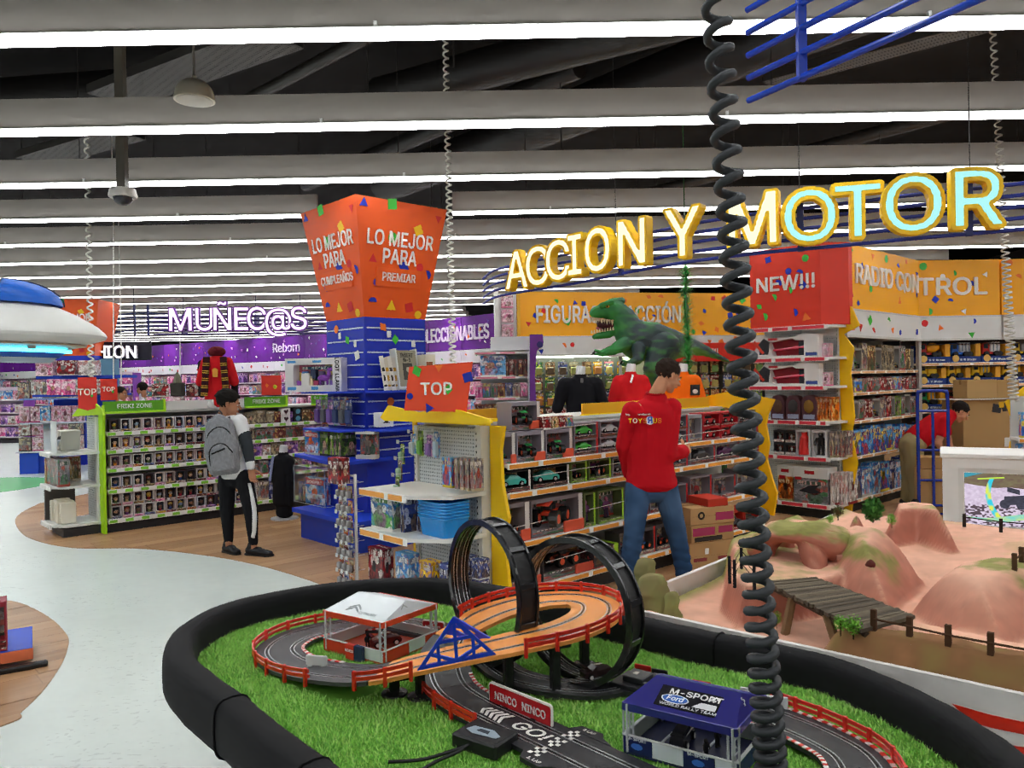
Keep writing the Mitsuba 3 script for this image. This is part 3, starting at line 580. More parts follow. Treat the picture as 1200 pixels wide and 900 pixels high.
# ---- goods on the long gondola: (left px, right px, py of the shelf there), what
WHERE = ['bottom shelf', 'third shelf', 'second shelf', 'top shelf']
def slot(lv, p0, p1, y=.03, dz=0.0, pad=.006, M=None):
    z = GZ[lv] + dz; m = (p0 + p1) / 2
    f = lambda px: U(MG, px, pr(MG, px, z, y), y)[0]
    x0, x1 = f(p0), f(p1); return mul(MG, T((x0 + x1) / 2, y, z)), x1 - x0 - pad
def pr(M, px, z, y=0.0):
    """the py at which a shelf at height z of a frame crosses column px"""
    lo, hi = 200.0, 900.0
    for _ in range(30):
        mid = (lo + hi) / 2
        if U(M, px, mid, y)[1] > z: lo = mid
        else: hi = mid
    return lo
YG = 'of the yellow-ended gondola'
def wb(lv, p0, p1, h, st, fc, label, toy, d=.16, y=.03, dz=0.0, **kw):
    M, w = slot(lv, p0, p1, y, dz); return winbox(M, w, d, h, st, label, 'toy car box', None, fc, toy, **kw)
GREY = dict(stripe='#d8d4d0', ml=.008, mr=.03, mb=.035, foot='#d4563a')
for i, (a, b) in enumerate(((589, 604), (606, 638), (640, 671))):
    wb(3, a, b, .225, 'smoke', '#86808a', f'grey window box with a green wheeled toy, {ORD[i]} from the yellow post, top shelf', ('buggy', '#2f8a4a'), back='smoke', toy_rot=70, **GREY)
wb(3, 599, 633, .21, 'smoke', '#86808a', 'grey window box stacked on top of the others, beside the yellow header board', ('buggy', '#2f8a4a'), y=.1, dz=.235, back='smoke', toy_rot=70, **GREY)
for i, (a, b, st) in enumerate(((637, 646, 'red'), (647, 655, 'warm'), (656, 663, 'red'), (664, 672, 'mix'))):
    M, w = slot(3, a, b, .03, .232); carton(M, w, .1, .09, st, f'small {["red", "cream", "red and white", "blue and red"][i]} toy car carton, {ORD[i]} of four atop the grey window boxes', 'toy car box', name='car_carton')
RED = dict(mb=.03, mt=.012, mr=.022, stripe='#b8242a')
n = 0
for dz, hh, wh in ((0, .125, 'lower'), (.128, .13, 'upper')):
    for i, (a, b, c) in enumerate(((673, 701, '#3fae3c'), (703, 731, '#c8ccd0'), (732, 760, '#3a3a3e'), (788, 806, '#8a8e94'), (866, 888, '#c8ccd0'))):
        wb(3, a, b, hh, 'black', '#7c767e', f'black and red window box with a {["green", "silver", "black", "grey", "pale"][i]} toy car, {wh} row on the top shelf', ('sport', c), dz=dz, toy_rot=-8, back='smoke', **RED)
    for i, (a, b) in enumerate(((824, 844), (845, 865))):
        wb(3, a, b, hh, 'red', '#a81c24', f'bright red toy vehicle box, {wh} row, {["left", "right"][i]} of the pair behind the spring cord', ('suv', '#b0282c'), dz=dz, back='grey', ml=.012, mr=.012, mb=.02, mt=.015)
M, w = slot(3, 807, 823); winbox(M, w, .12, .25, 'grey', 'tall grey window box with a white sword, next to the employee', 'toy box', None, '#8c8a90', None, back='grey')
TEAL = dict(ml=.006, mb=.035, mt=.01, back='warm')
for i, (a, b) in enumerate(((590, 622), (624, 667))):
    wb(2, a, b, .155, 'black', '#1a1a1a', f'black based window box with a teal toy car, {["beside the yellow end panel", "second from the yellow end panel"][i]}', ('sport', '#3aa89a'), stripe='#e4e0da', mr=.02, toy_rot=-14, d=.2, toy_scale=.92, **TEAL)
LIME = dict(mb=.03, mt=.014, ml=.014, mr=.018, stripe='#98c42c')
for i, (a, b) in enumerate(((669, 688), (690, 716))):
    wb(2, a, b, .165, 'lime', '#5c6c3a', f'lime green window box with a purple toy, {["beside the teal cars", "between another lime box and a red one"][i]}', ('buggy', '#5a2c5a'), back='smoke', toy_rot=20, **LIME)
RB = [(718, 745), (746, 775), (776, 806), (809, 838), (839, 866), (867, 889)]
for i, (a, b) in enumerate(RB):
    wb(2, a, b, .16, 'black', '#8a848a', f'red sided window box with a toy car, {ORD[i]} past the lime boxes, second shelf', ('sport', ['#30303a', '#a8acb0', '#203050', '#3c3c40', '#5a2c58', '#2c2c30'][i]), toy_rot=-8, back='smoke', mb=.035, mt=.012, mr=.02, stripe='#b0222a')
BIG = dict(stripe='#dcd8d4', ml=.008, mr=.045, mb=.06, foot='#d4563a')
for i, (a, b) in enumerate(((592, 621), (623, 683))):
    wb(1, a, b, .285, 'smoke', '#7c7478', f'large grey window box with an orange wheeled toy, {["beside the yellow end panel", "second on the third shelf"][i]}', ('buggy', '#6a4038' if i == 0 else '#c83c24'), back='brown' if i == 0 else 'smoke', d=.22, toy_rot=25, **BIG)
for i, (a, b) in enumerate(((685, 698), (701, 731))):
    wb(1, a, b, .27, 'lime', '#5c6a40', f'{["narrow", "wide"][i]} lime green box with a purple robot on the third shelf', ('figure', '#6a3a68', '#3a2a44', '#a05878'), back='smoke', **LIME)
for i, (a, b) in enumerate(((733, 760), (762, 790), (792, 806), (809, 834), (836, 862), (864, 889))):
    wb(1, a, b, .25 if i % 2 else .21, 'red' if i > 2 else 'black', '#7c767c', f'red and black robot box, {ORD[i]} past the lime boxes on the third shelf', ('figure', ['#882428', '#30303c', '#7a7a80'][i % 3], '#24242a', '#a08880'), back='grey', mb=.035, mt=.015, mr=.022, stripe='#b0222a')
for i, (a, b, c, fl) in enumerate(((597, 633, '#6a2c24', 0), (636, 697, '#8a3424', 1))):
    wb(0, a, b, .24, 'smoke', '#3a3436', f'dark window box with a rust red toy, bottom shelf, {["behind the race loop", "seen through the race loop"][i]}', ('buggy', c), back='brown', d=.25, foot='#c04a34', stripe='#b0aca8', mr=.02, mb=.07)
M, w = slot(0, 699, 722, .0)
k = carton(M, .3, .2, .17, 'black', 'black and lime box with a yellow ring lying on the bottom shelf', 'toy box', name='toy_box')
part(k, 'ring_print', mv(ext(Point(0, 0).buffer(.05).difference(Point(0, 0).buffer(.032)), .002), mul(M, T(-.04, -.003, .09), UPRIGHT)), 'satin', '#d8e030'); part(k, 'side_panel', mul_bx if False else bx(.1, .151, -.0025, .2, .0, .171), 'satin', '#9cc830', M)
for i, (a, b) in enumerate(((726, 745), (747, 768), (769, 788))):
    wb(0, a, b, .23, 'grey', '#4a4648', f'grey window box with a white wheeled truck, {ORD[i]} behind the employee on the bottom shelf', ('buggy', ['#8a8a90', '#3a6ab0', '#9a3030'][i]), back='grey', stripe='#b82a2a', mr=.02, mb=.04)
for i, (a, b) in enumerate(((808, 828), (829, 850), (851, 872), (873, 889))):
    wb(0, a, b, .2, 'red', '#a82a20', f'rust red toy box, {ORD[i]} on the bottom shelf above the shipping cartons', ('suv', '#3a3a40'), back='orange', mb=.03)
# anti-theft wires across the boxes
for i, (lv, a, b, h) in enumerate(((3, 637, 700, .24), (3, 673, 731, .06), (2, 624, 730, .11), (1, 592, 640, .12), (1, 690, 732, .15), (0, 640, 697, .16), (3, 795, 850, .08), (2, 806, 889, .06))):
    M, w = slot(lv, a, b, .012); single('security_wire', tube([(-w / 2, 0, h - .01), (0, -.006, h), (w / 2, 0, h + .005)], .003, 5), 'satin', '#d8d6d2', f'thin white security wire, {ORD[i]} of those across the toy car boxes', 'wire', 'white security wires across the boxes', M)
# shipping cartons on the floor before the right end of the gondola
MX = frame(A(836, 650, 6.85)[:2].tolist() + [0], 22)
zc = 0
for i, (w, d, h, lb) in enumerate(((.50, .36, .235, 'large brown shipping carton at the foot of the stack before the gondola'), (.47, .34, .155, 'brown shipping carton with pink panels, middle of the stack'), (.46, .34, .15, 'brown shipping carton with a black ring mark, topmost of the stack'), (.22, .3, .07, 'small red printed carton lying on the shipping cartons'))):
    k = thing('shipping_carton', lb, 'cardboard box'); M = mul(MX, T(.0 if i < 3 else .06, 0, zc), Rz([0, 2, -2, 1][i])); zc += h + .002
    part(k, 'body', bx(-w / 2, w / 2, 0, d, 0, h, .004), 'matte', ['#b08a5e', '#a88458', '#b48e62', '#b83a2c'][i], M)
    if i < 3: part(k, 'tape', join(bx(-w / 2 - .0015, w / 2 + .0015, d / 2 - .03, d / 2 + .03, h - .05, h + .0015), bx(-w / 2, w / 2, -.001, 0, h * .5 - .002, h * .5)), 'satin', '#94734a', M)
    if i == 0:
        for x in (-.14, .12): part(k, 'printed_panel', bx(x - .07, x + .07, -.002, 0, .07, .1), 'satin', '#8a3a3c', M)
        part(k, 'sticker', bx(-.09, -.05, -.003, 0, .13, .18), 'satin', '#e8e8e4', M)
    if i == 1:
        part(k, 'printed_panel', bx(-.22, .02, -.002, 0, .06, .13), 'satin', '#a0305a', M); part(k, 'printed_panel', bx(.06, .22, -.002, 0, .07, .13), 'satin', '#a0305a', M); part(k, 'printed_panel', bx(-.2, .1, -.002, 0, .01, .05), 'satin', '#2c2624', M)
    if i == 2:
        part(k, 'ring_mark', mv(ext(Point(0, 0).buffer(.035).difference(Point(0, 0).buffer(.018)), .002), mul(M, T(-.12, -.002, .08), UPRIGHT)), 'satin', '#2c2624'); part(k, 'printed_panel', bx(.03, .22, -.002, 0, .03, .1), 'satin', '#a0305a', M)
# ======== the lime gondola with the figure boxes
EF = 43.3; OF = (-4.747, 8.924); MK = frame(OF, EF); LK = 3.5
lg = thing('gondola', 'long shelf gondola with lime green headers reading FRIKI ZONE and rows of figure boxes', 'shelf')
KZ = [.157, .505, .752, .97, 1.18]
part(lg, 'plinth', bx(0, LK, .03, .9, 0, .12), 'satin', '#232224', MK)
part(lg, 'back_panel', bx(0, LK, .4, .44, .12, 1.40), 'satin', '#c0c2bc', MK)
for i, z in enumerate(KZ): shelf(lg, MK, 0.02, LK, z, .40, '#86c83c', seed=40 + i, railh=.045, dots=.085, raillab='white price rails with green tickets')
part(lg, 'top_board', bx(0, LK, .05, .8, 1.385, 1.41), 'satin', '#b8bab4', MK)
for a, b, txt in ((.0, .69, 1), (1.71, 2.3, 1), (2.68, 3.2, 0)):
    k = part(lg, 'header_board', bx(a, b, .02, .05, 1.41, 1.54), 'satin', '#5aa024', MK, label='green header board reading FRIKI ZONE' if txt else 'green header board')
    part(k, 'edge', join(bx(a, b, .01, .06, 1.395, 1.42), bx(b - .02, b + .01, .012, .058, 1.395, 1.55)), 'satin', '#a8dc28', MK)
    if txt: part(k, 'lettering', text('FRIKI ZONE', .05, mul(MK, T((a + b) / 2, .018, 1.455)), .004), 'satin', '#f0f4ec')
part(lg, 'header_board', bx(.70, 1.70, .03, .055, 1.41, 1.525), 'satin', '#dcdcd6', MK, label='plain white header board')
MK2 = frame(OF, EF - 90)
part(lg, 'end_panel', plate([(-.12, 0), (.03, 0), (.03, 1.2), (.05, 1.38), (.02, 1.5), (-.03, 1.42), (-.12, 1.44)], .03), 'satin', '#a4d818', MK2, label='lime green end panel')
part(lg, 'crown', plate([U(MK2, *p, -.1) for p in ((86, 488), (96, 475), (106, 480), (114, 473), (121, 480), (123, 486))], .02, -.1), 'satin', '#b0dc20', MK2, label='lime zigzag crown')
part(lg, 'post', bx(-.2, -.12, -.05, .04, 0, 1.36), 'satin', '#dcdcd8', MK2)
perf_panel(lg, MK2, -.72, -.2, .1, 1.36, .0)
for z in (.14, .58, .96): shelf(lg, MK2, -.72, -.1, z, .5, '#dcdcd8', y0=-.5, taper=.16, railh=.05, seed=3, raillab='plain white price rails')
part(lg, 'plinth', bx(-.62, -.1, -.42, 0, 0, .1), 'satin', '#2a292b', MK2)
# figure boxes: five shelves, two layers on the lowest
KX = lambda px, z: U(MK, px, pr(MK, px, z, .03), .03)[0]
SN = ['bottom', 'fourth', 'third', 'second', 'top']
rk = random.Random(11); STV = ['white', 'black', 'white', 'pale', 'smoke', 'purple', 'red', 'navy', 'orange', 'brown', 'pink', 'yellow']
for lv, z in enumerate(KZ):
    for layer in range(2 if lv == 0 else 1):
        n = 13; x0, x1 = .06, 1.68
        for i in range(n):
            w = .112; x = x0 + (i + .5) * (x1 - x0) / n; h = .15 if lv else .148
            vinyl(mul(MK, T(x, .03 + rk.uniform(0, .012), z + .152 * layer), Rz(rk.uniform(-3, 3))), w, h, rk.choice(STV),
                  f'boxed big-headed figure, {ORD[i]} from the lime post, {SN[lv]} shelf{[", lower layer", ", upper layer"][layer] if lv == 0 else ""} under FRIKI ZONE', 'big-headed figure boxes under FRIKI ZONE')
for lv, z in enumerate(KZ):
    x = 1.74; i = 0; hmax = [.3, .2, .18, .18, .19][lv]
    while x < 3.3:
        w = rk.choice([.1, .12, .14, .16, .2]); h = hmax * rk.uniform(.72, 1); st = rk.choice(['smoke', 'black', 'purple', 'grey', 'navy', 'white', 'maroon', 'brown', 'tan'])
        carton(mul(MK, T(x + w / 2, .03, z)), w - .008, .12, h, st, f'{dict(smoke="dark grey", tan="beige").get(st, st)} gift box, {ORD[i]} right of the customer, {SN[lv]} shelf under FRIKI ZONE', 'gift box', 'gift boxes right of the customer', name='gift_box'); x += w; i += 1
for i in range(2):
    for j in range(2):
        x = KX(334 + 14 * i, 1.18); k = thing('mug_box', f'{["white box with a dark heart", "black box with a blue round print"][i]}, {["lower", "upper"][j]} of its pair, top shelf', 'gift box'); M = mul(MK, T(x, -.005, 1.18 + .098 * j))
        part(k, 'box', bx(-.06, .06, 0, .1, 0, .096), 'satin', ['#e0dedc', '#1c1e24'][i], M)
        part(k, 'heart_print' if i == 0 else 'round_print', mv(ext(Point(0, 0).buffer(.035) if i else Polygon([(0, -.035), (.035, .01), (.018, .03), (0, .015), (-.018, .03), (-.035, .01)]), .002), mul(M, T(0, -.001, .048), UPRIGHT)), 'satin', ['#3a2028', '#4a8aa0'][i])
# the end shelves: leaning boards in a clear case, dark figure boxes, cream boxes
k = thing('display_case', 'clear acrylic case with a white side holding leaning white boards, left of the lime post', 'display case')
part(k, 'side_panel', bx(-.36, -.12, -.47, -.46, .965, 1.33), 'satin', '#e6e8e8', MK2); part(k, 'pane', join(bx(-.70, -.36, -.471, -.468, .965, 1.30), bx(-.705, -.702, -.47, -.05, .965, 1.30)), 'pane', None, MK2)
for i, (x, r_, c) in enumerate(((-.62, 8, '#d8d4cc'), (-.58, 10, '#c8c0b4'), (-.52, 14, '#e0dcd4'), (-.47, 16, '#b8b4ac'))):
    single('leaning_board', bx(-.012, .012, 0, .2, 0, .24), 'satin', c, f'pale board leaning in the clear case, {ORD[i]} from its open side', 'board', 'boards leaning in the clear case', mul(MK2, T(x, -.35, .97), Ry(r_)))
single('leaning_board', bx(-.2, .2, 0, .03, 0, .012), 'satin', '#2c2e34', 'dark grey board lying aslant in the clear case', 'board', None, mul(MK2, T(-.5, -.4, 1.03), Ry(-32)))
single('leaning_board', bx(-.2, .2, 0, .03, 0, .02), 'satin', '#b8c0d0', 'pale blue board lying aslant below the dark one', 'board', None, mul(MK2, T(-.47, -.42, .995), Ry(-30)))
for i in range(6):
    x = -.66 + .095 * i; carton(mul(MK2, T(x + .03, -.46, .585)), .088, .12, .31, 'tan' if 0 else 'smoke', f'tall dark figure box, {ORD[i]} from the far edge on the lime end shelf', 'figure box', 'dark figure boxes on the lime end shelf', name='tall_figure_box')
for i in range(4): carton(mul(MK2, T(-.70, -.14 - .095 * i, .585), Rz(-90)), .088, .06, .29, 'warm', f'brown window box with a figure, {ORD[i]} along the side of the lime end shelf', 'figure box', 'brown boxes along the lime end shelf', name='tall_figure_box')
for i in range(5):
    k = thing('cream_box', f'cream white upright box, {ORD[i]} from the far side on the lowest lime end shelf', 'gift box', 'cream boxes on the lowest lime end shelf'); part(k, 'body', bx(0, .075, 0, .16, 0, .24 + .02 * (i % 2), .004), 'satin', ['#e4dccc', '#dcd2c0'][i % 2], mul(MK2, T(-.62 + .085 * i, -.44 + .02 * (i % 3), .145))); part(k, 'seam', bx(.03, .045, -.002, 0, .02, .22), 'satin', '#b8ac94', mul(MK2, T(-.62 + .085 * i, -.44 + .02 * (i % 3), .145)))
single('dark_case', bx(-.74, -.70, -.47, -.15, .14, .5), 'satin', '#4a4440', 'dark grey case standing at the far side of the lowest lime end shelf', 'box', None, MK2)
# small red TOP signs, stone ornament and toy boxes on top of the lime gondola
for i, (x0, x1, y0, y1) in enumerate(((93, 113, 442, 478), (119, 137, 444, 469), (307, 330, 440, 463))):
    p = A((x0 + x1) / 2, y1, [8.75, 9.25, 10.6][i]); s_ = 900 / p[1]; w, h = (x1 - x0) / s_, (y1 - y0) / s_; M = frame(p, 12 if i < 2 else 0)
    k = thing('top_sign', f'small red sign {["reading TOP at the end of the lime gondola", "reading TOP behind the first green header", "with confetti print over the second green header"][i]}', 'sign')
    part(k, 'board', plate([(-w / 2, 0), (0, -.03 if i == 0 else 0), (w / 2, 0), (w / 2, h), (-w / 2, h)], .012), 'satin', '#d2342a', M)
    if i < 2: part(k, 'lettering', text('TOP', h * .2, mul(M, T(0, -.014, h * .42)), .003), 'satin', '#f4ecdc'); part(k, 'confetti_print', *(lambda r_: (r_[0], 'satin', r_[1]))(confetti([(w * .25, h * .4, w * .09, 'dia', 'green', 0), (-w * .25, h * .62, w * .07, 'sq', 'orange', 20)], -.013)), M=M, kind='stuff')
    else: part(k, 'confetti_print', *(lambda r_: (r_[0], 'satin', r_[1]))(confetti([(-.06, h * .5, .025, 'dia', 'orange', 0), (.05, h * .42, .03, 'dot', 'yellow', 0), (.05, h * .42, .016, 'dia', 'green', 0)], -.013)), M=M, kind='stuff')
M = mul(MK, T(1.0, .35, 1.41))
k = thing('ornament_tower', 'dark stone ornament with a pointed mossy top on the lime gondola', 'ornament'); p = A(206, 464, 9.9); M = frame(p, 0)
part(k, 'base', bx(-.075, .075, 0, .12, 0, .17, .01), 'matte', '#3a3834', M); part(k, 'spire', mv(lathe([(.06, 0), (.05, .05), (.02, .12), (0, .15), (0, 0)], 8), mul(M, T(0, .06, .17))), 'matte', '#6a6a58')
for i, (px, st, w) in enumerate(((188, 'red', .2), (226, 'red', .16), (180, 'mix', .14), (238, 'white', .2))):
    p = A(px, 465, 10.1); carton(frame(p, 20), w, .12, .17 if i != 2 else .13, st, f'{["red toy box left of the stone ornament", "red toy box right of the stone ornament", "blue and pink toy box beside the first green header", "white toy box between the ornament and the scarfed mannequin"][i]}', 'toy box', name='toy_box')

# ======== pillars with orange lanterns
def lantern_face(c0, c1, t0, t1):
    """frame on a sloped face: x along its foot, z up the slope; returns frame, foot width, top width, height"""
    c0, c1, t0, t1 = (np.asarray(q, float) for q in (c0, c1, t0, t1)); x = (c1 - c0) / np.linalg.norm(c1 - c0); mt = (t0 + t1) / 2 - (c0 + c1) / 2; z = mt / np.linalg.norm(mt); y = np.cross(z, x)
    M = np.eye(4); M[:3, 0], M[:3, 1], M[:3, 2], M[:3, 3] = x, y, z, (c0 + c1) / 2; return M, np.linalg.norm(c1 - c0), np.linalg.norm(t1 - t0), np.linalg.norm(mt)
def pillar(pc, w, label, main=True, EX=EX):
    """pc: the corner nearest the viewer; w: side"""
    k = thing('display_pillar', label, 'pillar'); ex = np.array([math.cos(math.radians(EX)), math.sin(math.radians(EX))]); nn = np.array([ex[1], -ex[0]])
    pc = np.array(pc); z0, z1, o = 2.40, 3.62, .19
    M = frame((*pc, 0), EX)                     # right face: x from 0 to w; left face runs along +y
    part(k, 'column', bx(0, w, 0, w, 0 if not main else .34, z0), 'satin', '#1a2ca4', M)
    co = lambda a, b, z: np.array([*(pc + ex * a - nn * b), z])
    f = [[co(0, w, z0), co(0, 0, z0), co(-o, w + o, z1), co(-o, -o, z1)], [co(0, 0, z0), co(w, 0, z0), co(-o, -o, z1), co(w + o, -o, z1)]]
    v = np.array([co(0, 0, z0), co(w, 0, z0), co(w, w, z0), co(0, w, z0), co(-o, -o, z1), co(w + o, -o, z1), co(w + o, w + o, z1), co(-o, w + o, z1)])
    ln = part(k, 'lantern', (v, np.vstack([_BF[:, [0, 1, 2]], _BF[:, [0, 2, 3]]])), 'satin', '#d9521d', label='tapered orange lantern with confetti print')
    for s, word in ((0, 'CUMPLEAÑOS'), (1, 'PREMIAR' if main else 'CUMPLEAÑOS')):
        ML, wb_, wt_, h = lantern_face(f[s][0], f[s][1], f[s][2], f[s][3])
        cf = [(-.42, .95, .045, 'tri', 'blue', 0), (-.12, .97, .055, 'sq', 'green', 8), (.2, .78, .05, 'sq', 'yellow', 25), (-.1, .69, .055, 'dot', 'green', 0), (.06, .45, .05, 'sq', 'blue', 30), (.28, .46, .045, 'dot', 'red', 0), (-.34, .5, .045, 'tri', 'red', 0), (.40, .40, .05, 'half', 'blue', 20), (-.36, .13, .05, 'half', 'blue', 90), (-.08, .11, .055, 'tri', 'yellow', 0), (.2, .1, .05, 'sq', 'red', 15), (.36, .04, .045, 'dot', 'yellow', 0), (-.3, .3, .04, 'dot', 'purple', 0), (.42, .9, .04, 'tri', 'red', 180), (-.05, -.02, .0001, 'dot', 'green', 0)]
        part(ln, 'confetti_print', *(lambda r_: (r_[0], 'satin', r_[1]))(confetti([(x * (wb_ + (wt_ - wb_) * z), z * h, sz, sh, c, a) for x, z, sz, sh, c, a in cf if z > 0])), M=ML, kind='stuff')
        part(ln, 'plate', bx(-wb_ * .36, wb_ * .36, -.015, 0, .27 * h, .43 * h), 'satin', '#dd5820', ML)
        wd = wb_ + (wt_ - wb_) * .6
        for t_, hh, zz in (('LO MEJOR', .15, .62), ('PARA', .15, .47), (word, .085, .32)): part(ln, 'lettering', text(t_, hh, mul(ML, T(0, -.017 if hh < .1 else -.006, zz * h)), .006, sx=.82), 'satin', '#f6f2ec')
    if main:
        for s in range(2):                      # white slot rails of the slatwall and confetti stickers
            Mf = M if s else mul(frame(co(0, w, 0), EX - 90)); rails = [bx(.03, w - .02, -.006, 0, z, z + .016) for z in np.arange(2.28, .95, -.13)]
            part(k, 'slat_rail', join(*rails), 'satin', '#b8c0dc', Mf, kind='stuff'); rnd = random.Random(3 + s)
            part(k, 'confetti_print', *(lambda r_: (r_[0], 'satin', r_[1]))(confetti([(rnd.uniform(.08, w - .08), z, .045, rnd.choice(['dia', 'dot', 'tri', 'sq']), c, rnd.uniform(0, 60)) for z, c in ((2.3, 'orange'), (2.17, 'green'), (2.0, 'white'), (1.85, 'red'), (1.5, 'orange'), (1.28, 'green'))], -.008)), M=Mf, kind='stuff')
            part(k, 'price_tag', join(*[bx(x, x + .05, -.01, -.006, z - .03, z + .04) for x, z in ((w * .35, 2.22), (w * .75, 2.12), (w * .4, 1.95))]), 'satin', '#e8e8ea', Mf, kind='stuff')
    else:
        part(k, 'slat_rail', join(*[bx(.03, w - .02, -.006, 0, z, z + .016) for z in np.arange(2.2, .95, -.3)]), 'satin', '#b8c0dc', M, kind='stuff')
        for z in (1.1, 1.55): part(k, 'shelf', bx(-.5, w + .2, -.45, 0, z - .02, z), 'satin', '#2440c0', M)
    return k, M
pl, MP = pillar((-1.54, 8.06), .79, 'blue display pillar with an orange lantern reading LO MEJOR PARA and board games')
q = [G(393, 543, .92)[:2], G(345, 531.5, .92)[:2], G(462, 535, .92)[:2]]; q4 = q[1] + q[2] - q[0]
part(pl, 'shelf', ext(Polygon([q[0], q[2], q4, q[1]]).difference(Polygon([at(MP, c)[:2] for c in ((0, 0, 0), (.79, 0, 0), (.79, .79, 0), (0, .79, 0))])), .035, .885), 'satin', '#1d38b8')
pp = [np.array(p) for p in ((-1.55, 7.63), (-2.37, 8.515))]; dD = np.array([.7355, .6775]); pq = [pp[0], pp[0] + 1.0 * dD, pp[1] + 1.0 * dD, pp[1]]
part(pl, 'plinth', ext(Polygon(pq), .29), 'satin', '#1b37a6'); part(pl, 'plinth_top', ext(Polygon(pq).buffer(.07, join_style=2), .045, .29), 'satin', '#1f40c0')
ML_ = mul(frame(at(MP, (0, .79, 0)), EX - 90))       # left face of the pillar, x from 0 to .79
for z, a, b in ((1.62, -.05, .74), (1.22, -.02, .8)):
    part(pl, 'shelf', bx(a, b, -.3, 0, z - .02, z), 'satin', '#2340c0', ML_); part(pl, 'shelf', bx(.0, .8, -.34, 0, z - .02, z), 'satin', '#2340c0', MP)
# on the pillar
k = thing('window_box', 'large white framed window box with a purple llama set, on the blue pillar', 'toy box'); x0, x1 = -.1, .66; M = mul(ML_, T(.30, -.34, 1.62), Rz(33)); w, h, d = .66, .36, .14
part(k, 'frame', join(bx(-w / 2, -w / 2 + .1, 0, d, 0, h), bx(w / 2 - .1, w / 2, 0, d, 0, h), bx(-w / 2, w / 2, 0, d, 0, .07), bx(-w / 2, w / 2, 0, d, h - .07, h), bx(-w / 2, w / 2, d - .01, d, 0, h)), 'satin', '#d4d0d0', M)
m, uv = flat_print(.46, .22, 'mix', d - .012, z=.07); _emit(key('backing_card', k), m, 'print', None, M, uv=uv)
for j in range(7): part(k, 'accessory_box', bx(-.225 + .066 * j, -.17 + .066 * j, .06, .11, .07, .12 + .05 * ((j * 5) % 3)), 'satin', ['#8a4aa0', '#4c78b0', '#d8c8a0', '#a03a58', '#5c4a70', '#c8ccd4', '#7a5ab0'][j], M)
part(k, 'llama', mv(join(*[ball(c, r_, 2) for c, r_ in (((0, 0, .1), (.1, .06, .05)), ((.09, 0, .17), (.03, .03, .07)), ((.11, 0, .23), (.045, .03, .03)), ((-.06, 0, .04), (.018, .018, .05)), ((.06, 0, .04), (.018, .018, .05)))]), mul(M, T(.1, .05, .075), S(.7))), 'satin', '#7c3c9c', smooth=True)
part(k, 'accessory_box', bx(-.16, -.07, .04, .09, .07, .2), 'satin', '#d8d4d0', M); part(k, 'accessory_box', bx(-.06, .0, .06, .12, .14, .24), 'satin', '#2c3450', M)
lt = mv(text('LOOT LLAMA', .042, np.eye(4), .003), mul(M, T(w / 2 - .045, -.001, h * .5), Ry(-90), T(0, 0, -.0))); part(k, 'lettering', mv(text('LOOT LLAMA', .042, np.eye(4), .003), mul(M, T(w / 2 - .065, -.001, h * .5), Ry(90))), 'satin', '#2a2a2e')
part(k, 'logo_print', join(bx(-.3, -.2, -.003, 0, .02, .055), bx(-.02, .06, -.003, 0, .02, .055), bx(-.3, -.2, -.003, 0, .31, .335), bx(.0, .1, -.003, 0, .31, .335)), 'satin', '#4a88c0', M, kind='stuff')
for i in range(4):
    k = thing('board_game', f'white board game box with black print, {ORD[i]} of the leaning ones on the blue pillar', 'board game', 'leaning white board games on the pillar'); M = mul(MP, T(.07 + .06 * i, -.25 + .02 * i, 1.62), Rz(-33), Ry(-8))
    part(k, 'box', bx(0, .046, 0, .2, 0, .36 - .012 * (i % 2)), 'satin', ['#e4e0d8', '#cfc8ba', '#dcd8d0', '#c4c0b8'][i], M); part(k, 'print', join(bx(.012, .04, -.002, 0, .2, .24), bx(.015, .035, -.002, 0, .1, .16), bx(.01, .04, -.002, 0, .04, .06)), 'satin', ['#2a2a2a', '#b88a2c', '#4a4038', '#a87a20'][i], M, kind='stuff')
k = thing('board_game', 'grey beige game box in clear wrap with a dark portrait, behind the TOP sign', 'board game'); M = mul(MP, T(.43, -.2, 1.63), Rz(10), Rx(-8))
part(k, 'box', bx(-.14, .14, 0, .08, 0, .42), 'satin', '#8c8674', M); part(k, 'portrait_print', join(bx(-.07, .07, -.003, 0, .1, .28)), 'satin', '#3c3a36', M); part(k, 'face_print', mv(ext(Point(0, 0).buffer(.028), .004), mul(M, T(0, -.003, .21), UPRIGHT)), 'satin', '#a49c8a')
part(k, 'lettering', text('INSERT', .042, mul(M, T(0, -.003, .345)), .003, sx=.9), 'satin', '#4c483e'); part(k, 'lettering', text('N-1', .04, mul(M, T(0, -.003, .295)), .003), 'satin', '#3c3830')
part(k, 'wrap', join(bx(-.16, -.14, -.004, .085, 0, .44), bx(.14, .165, -.004, .085, 0, .44), bx(-.16, .165, -.006, .085, -.002, .03)), 'gloss', '#c8ccc8', M)
k = thing('board_game', 'white board game box with brown print, right of the grey portrait box', 'board game'); M = mul(MP, T(.66, -.24, 1.62)); part(k, 'box', bx(-.06, .08, 0, .25, 0, .38), 'satin', '#e0d8c4', M); part(k, 'print', join(bx(-.04, .04, -.003, 0, .2, .3), bx(-.02, .06, -.003, 0, .08, .16)), 'satin', '#8a4a2a', M, kind='stuff')
MS = frame((*G(345, 531.5, .92)[:2], .92), EX - 90)     # on the broad blue shelf, left face
k = carton(mul(MS, T(.29, .06, 0)), .30, .25, .27, 'sky', 'blue board game box with a red title plate on the broad blue shelf', 'board game', name='board_game')
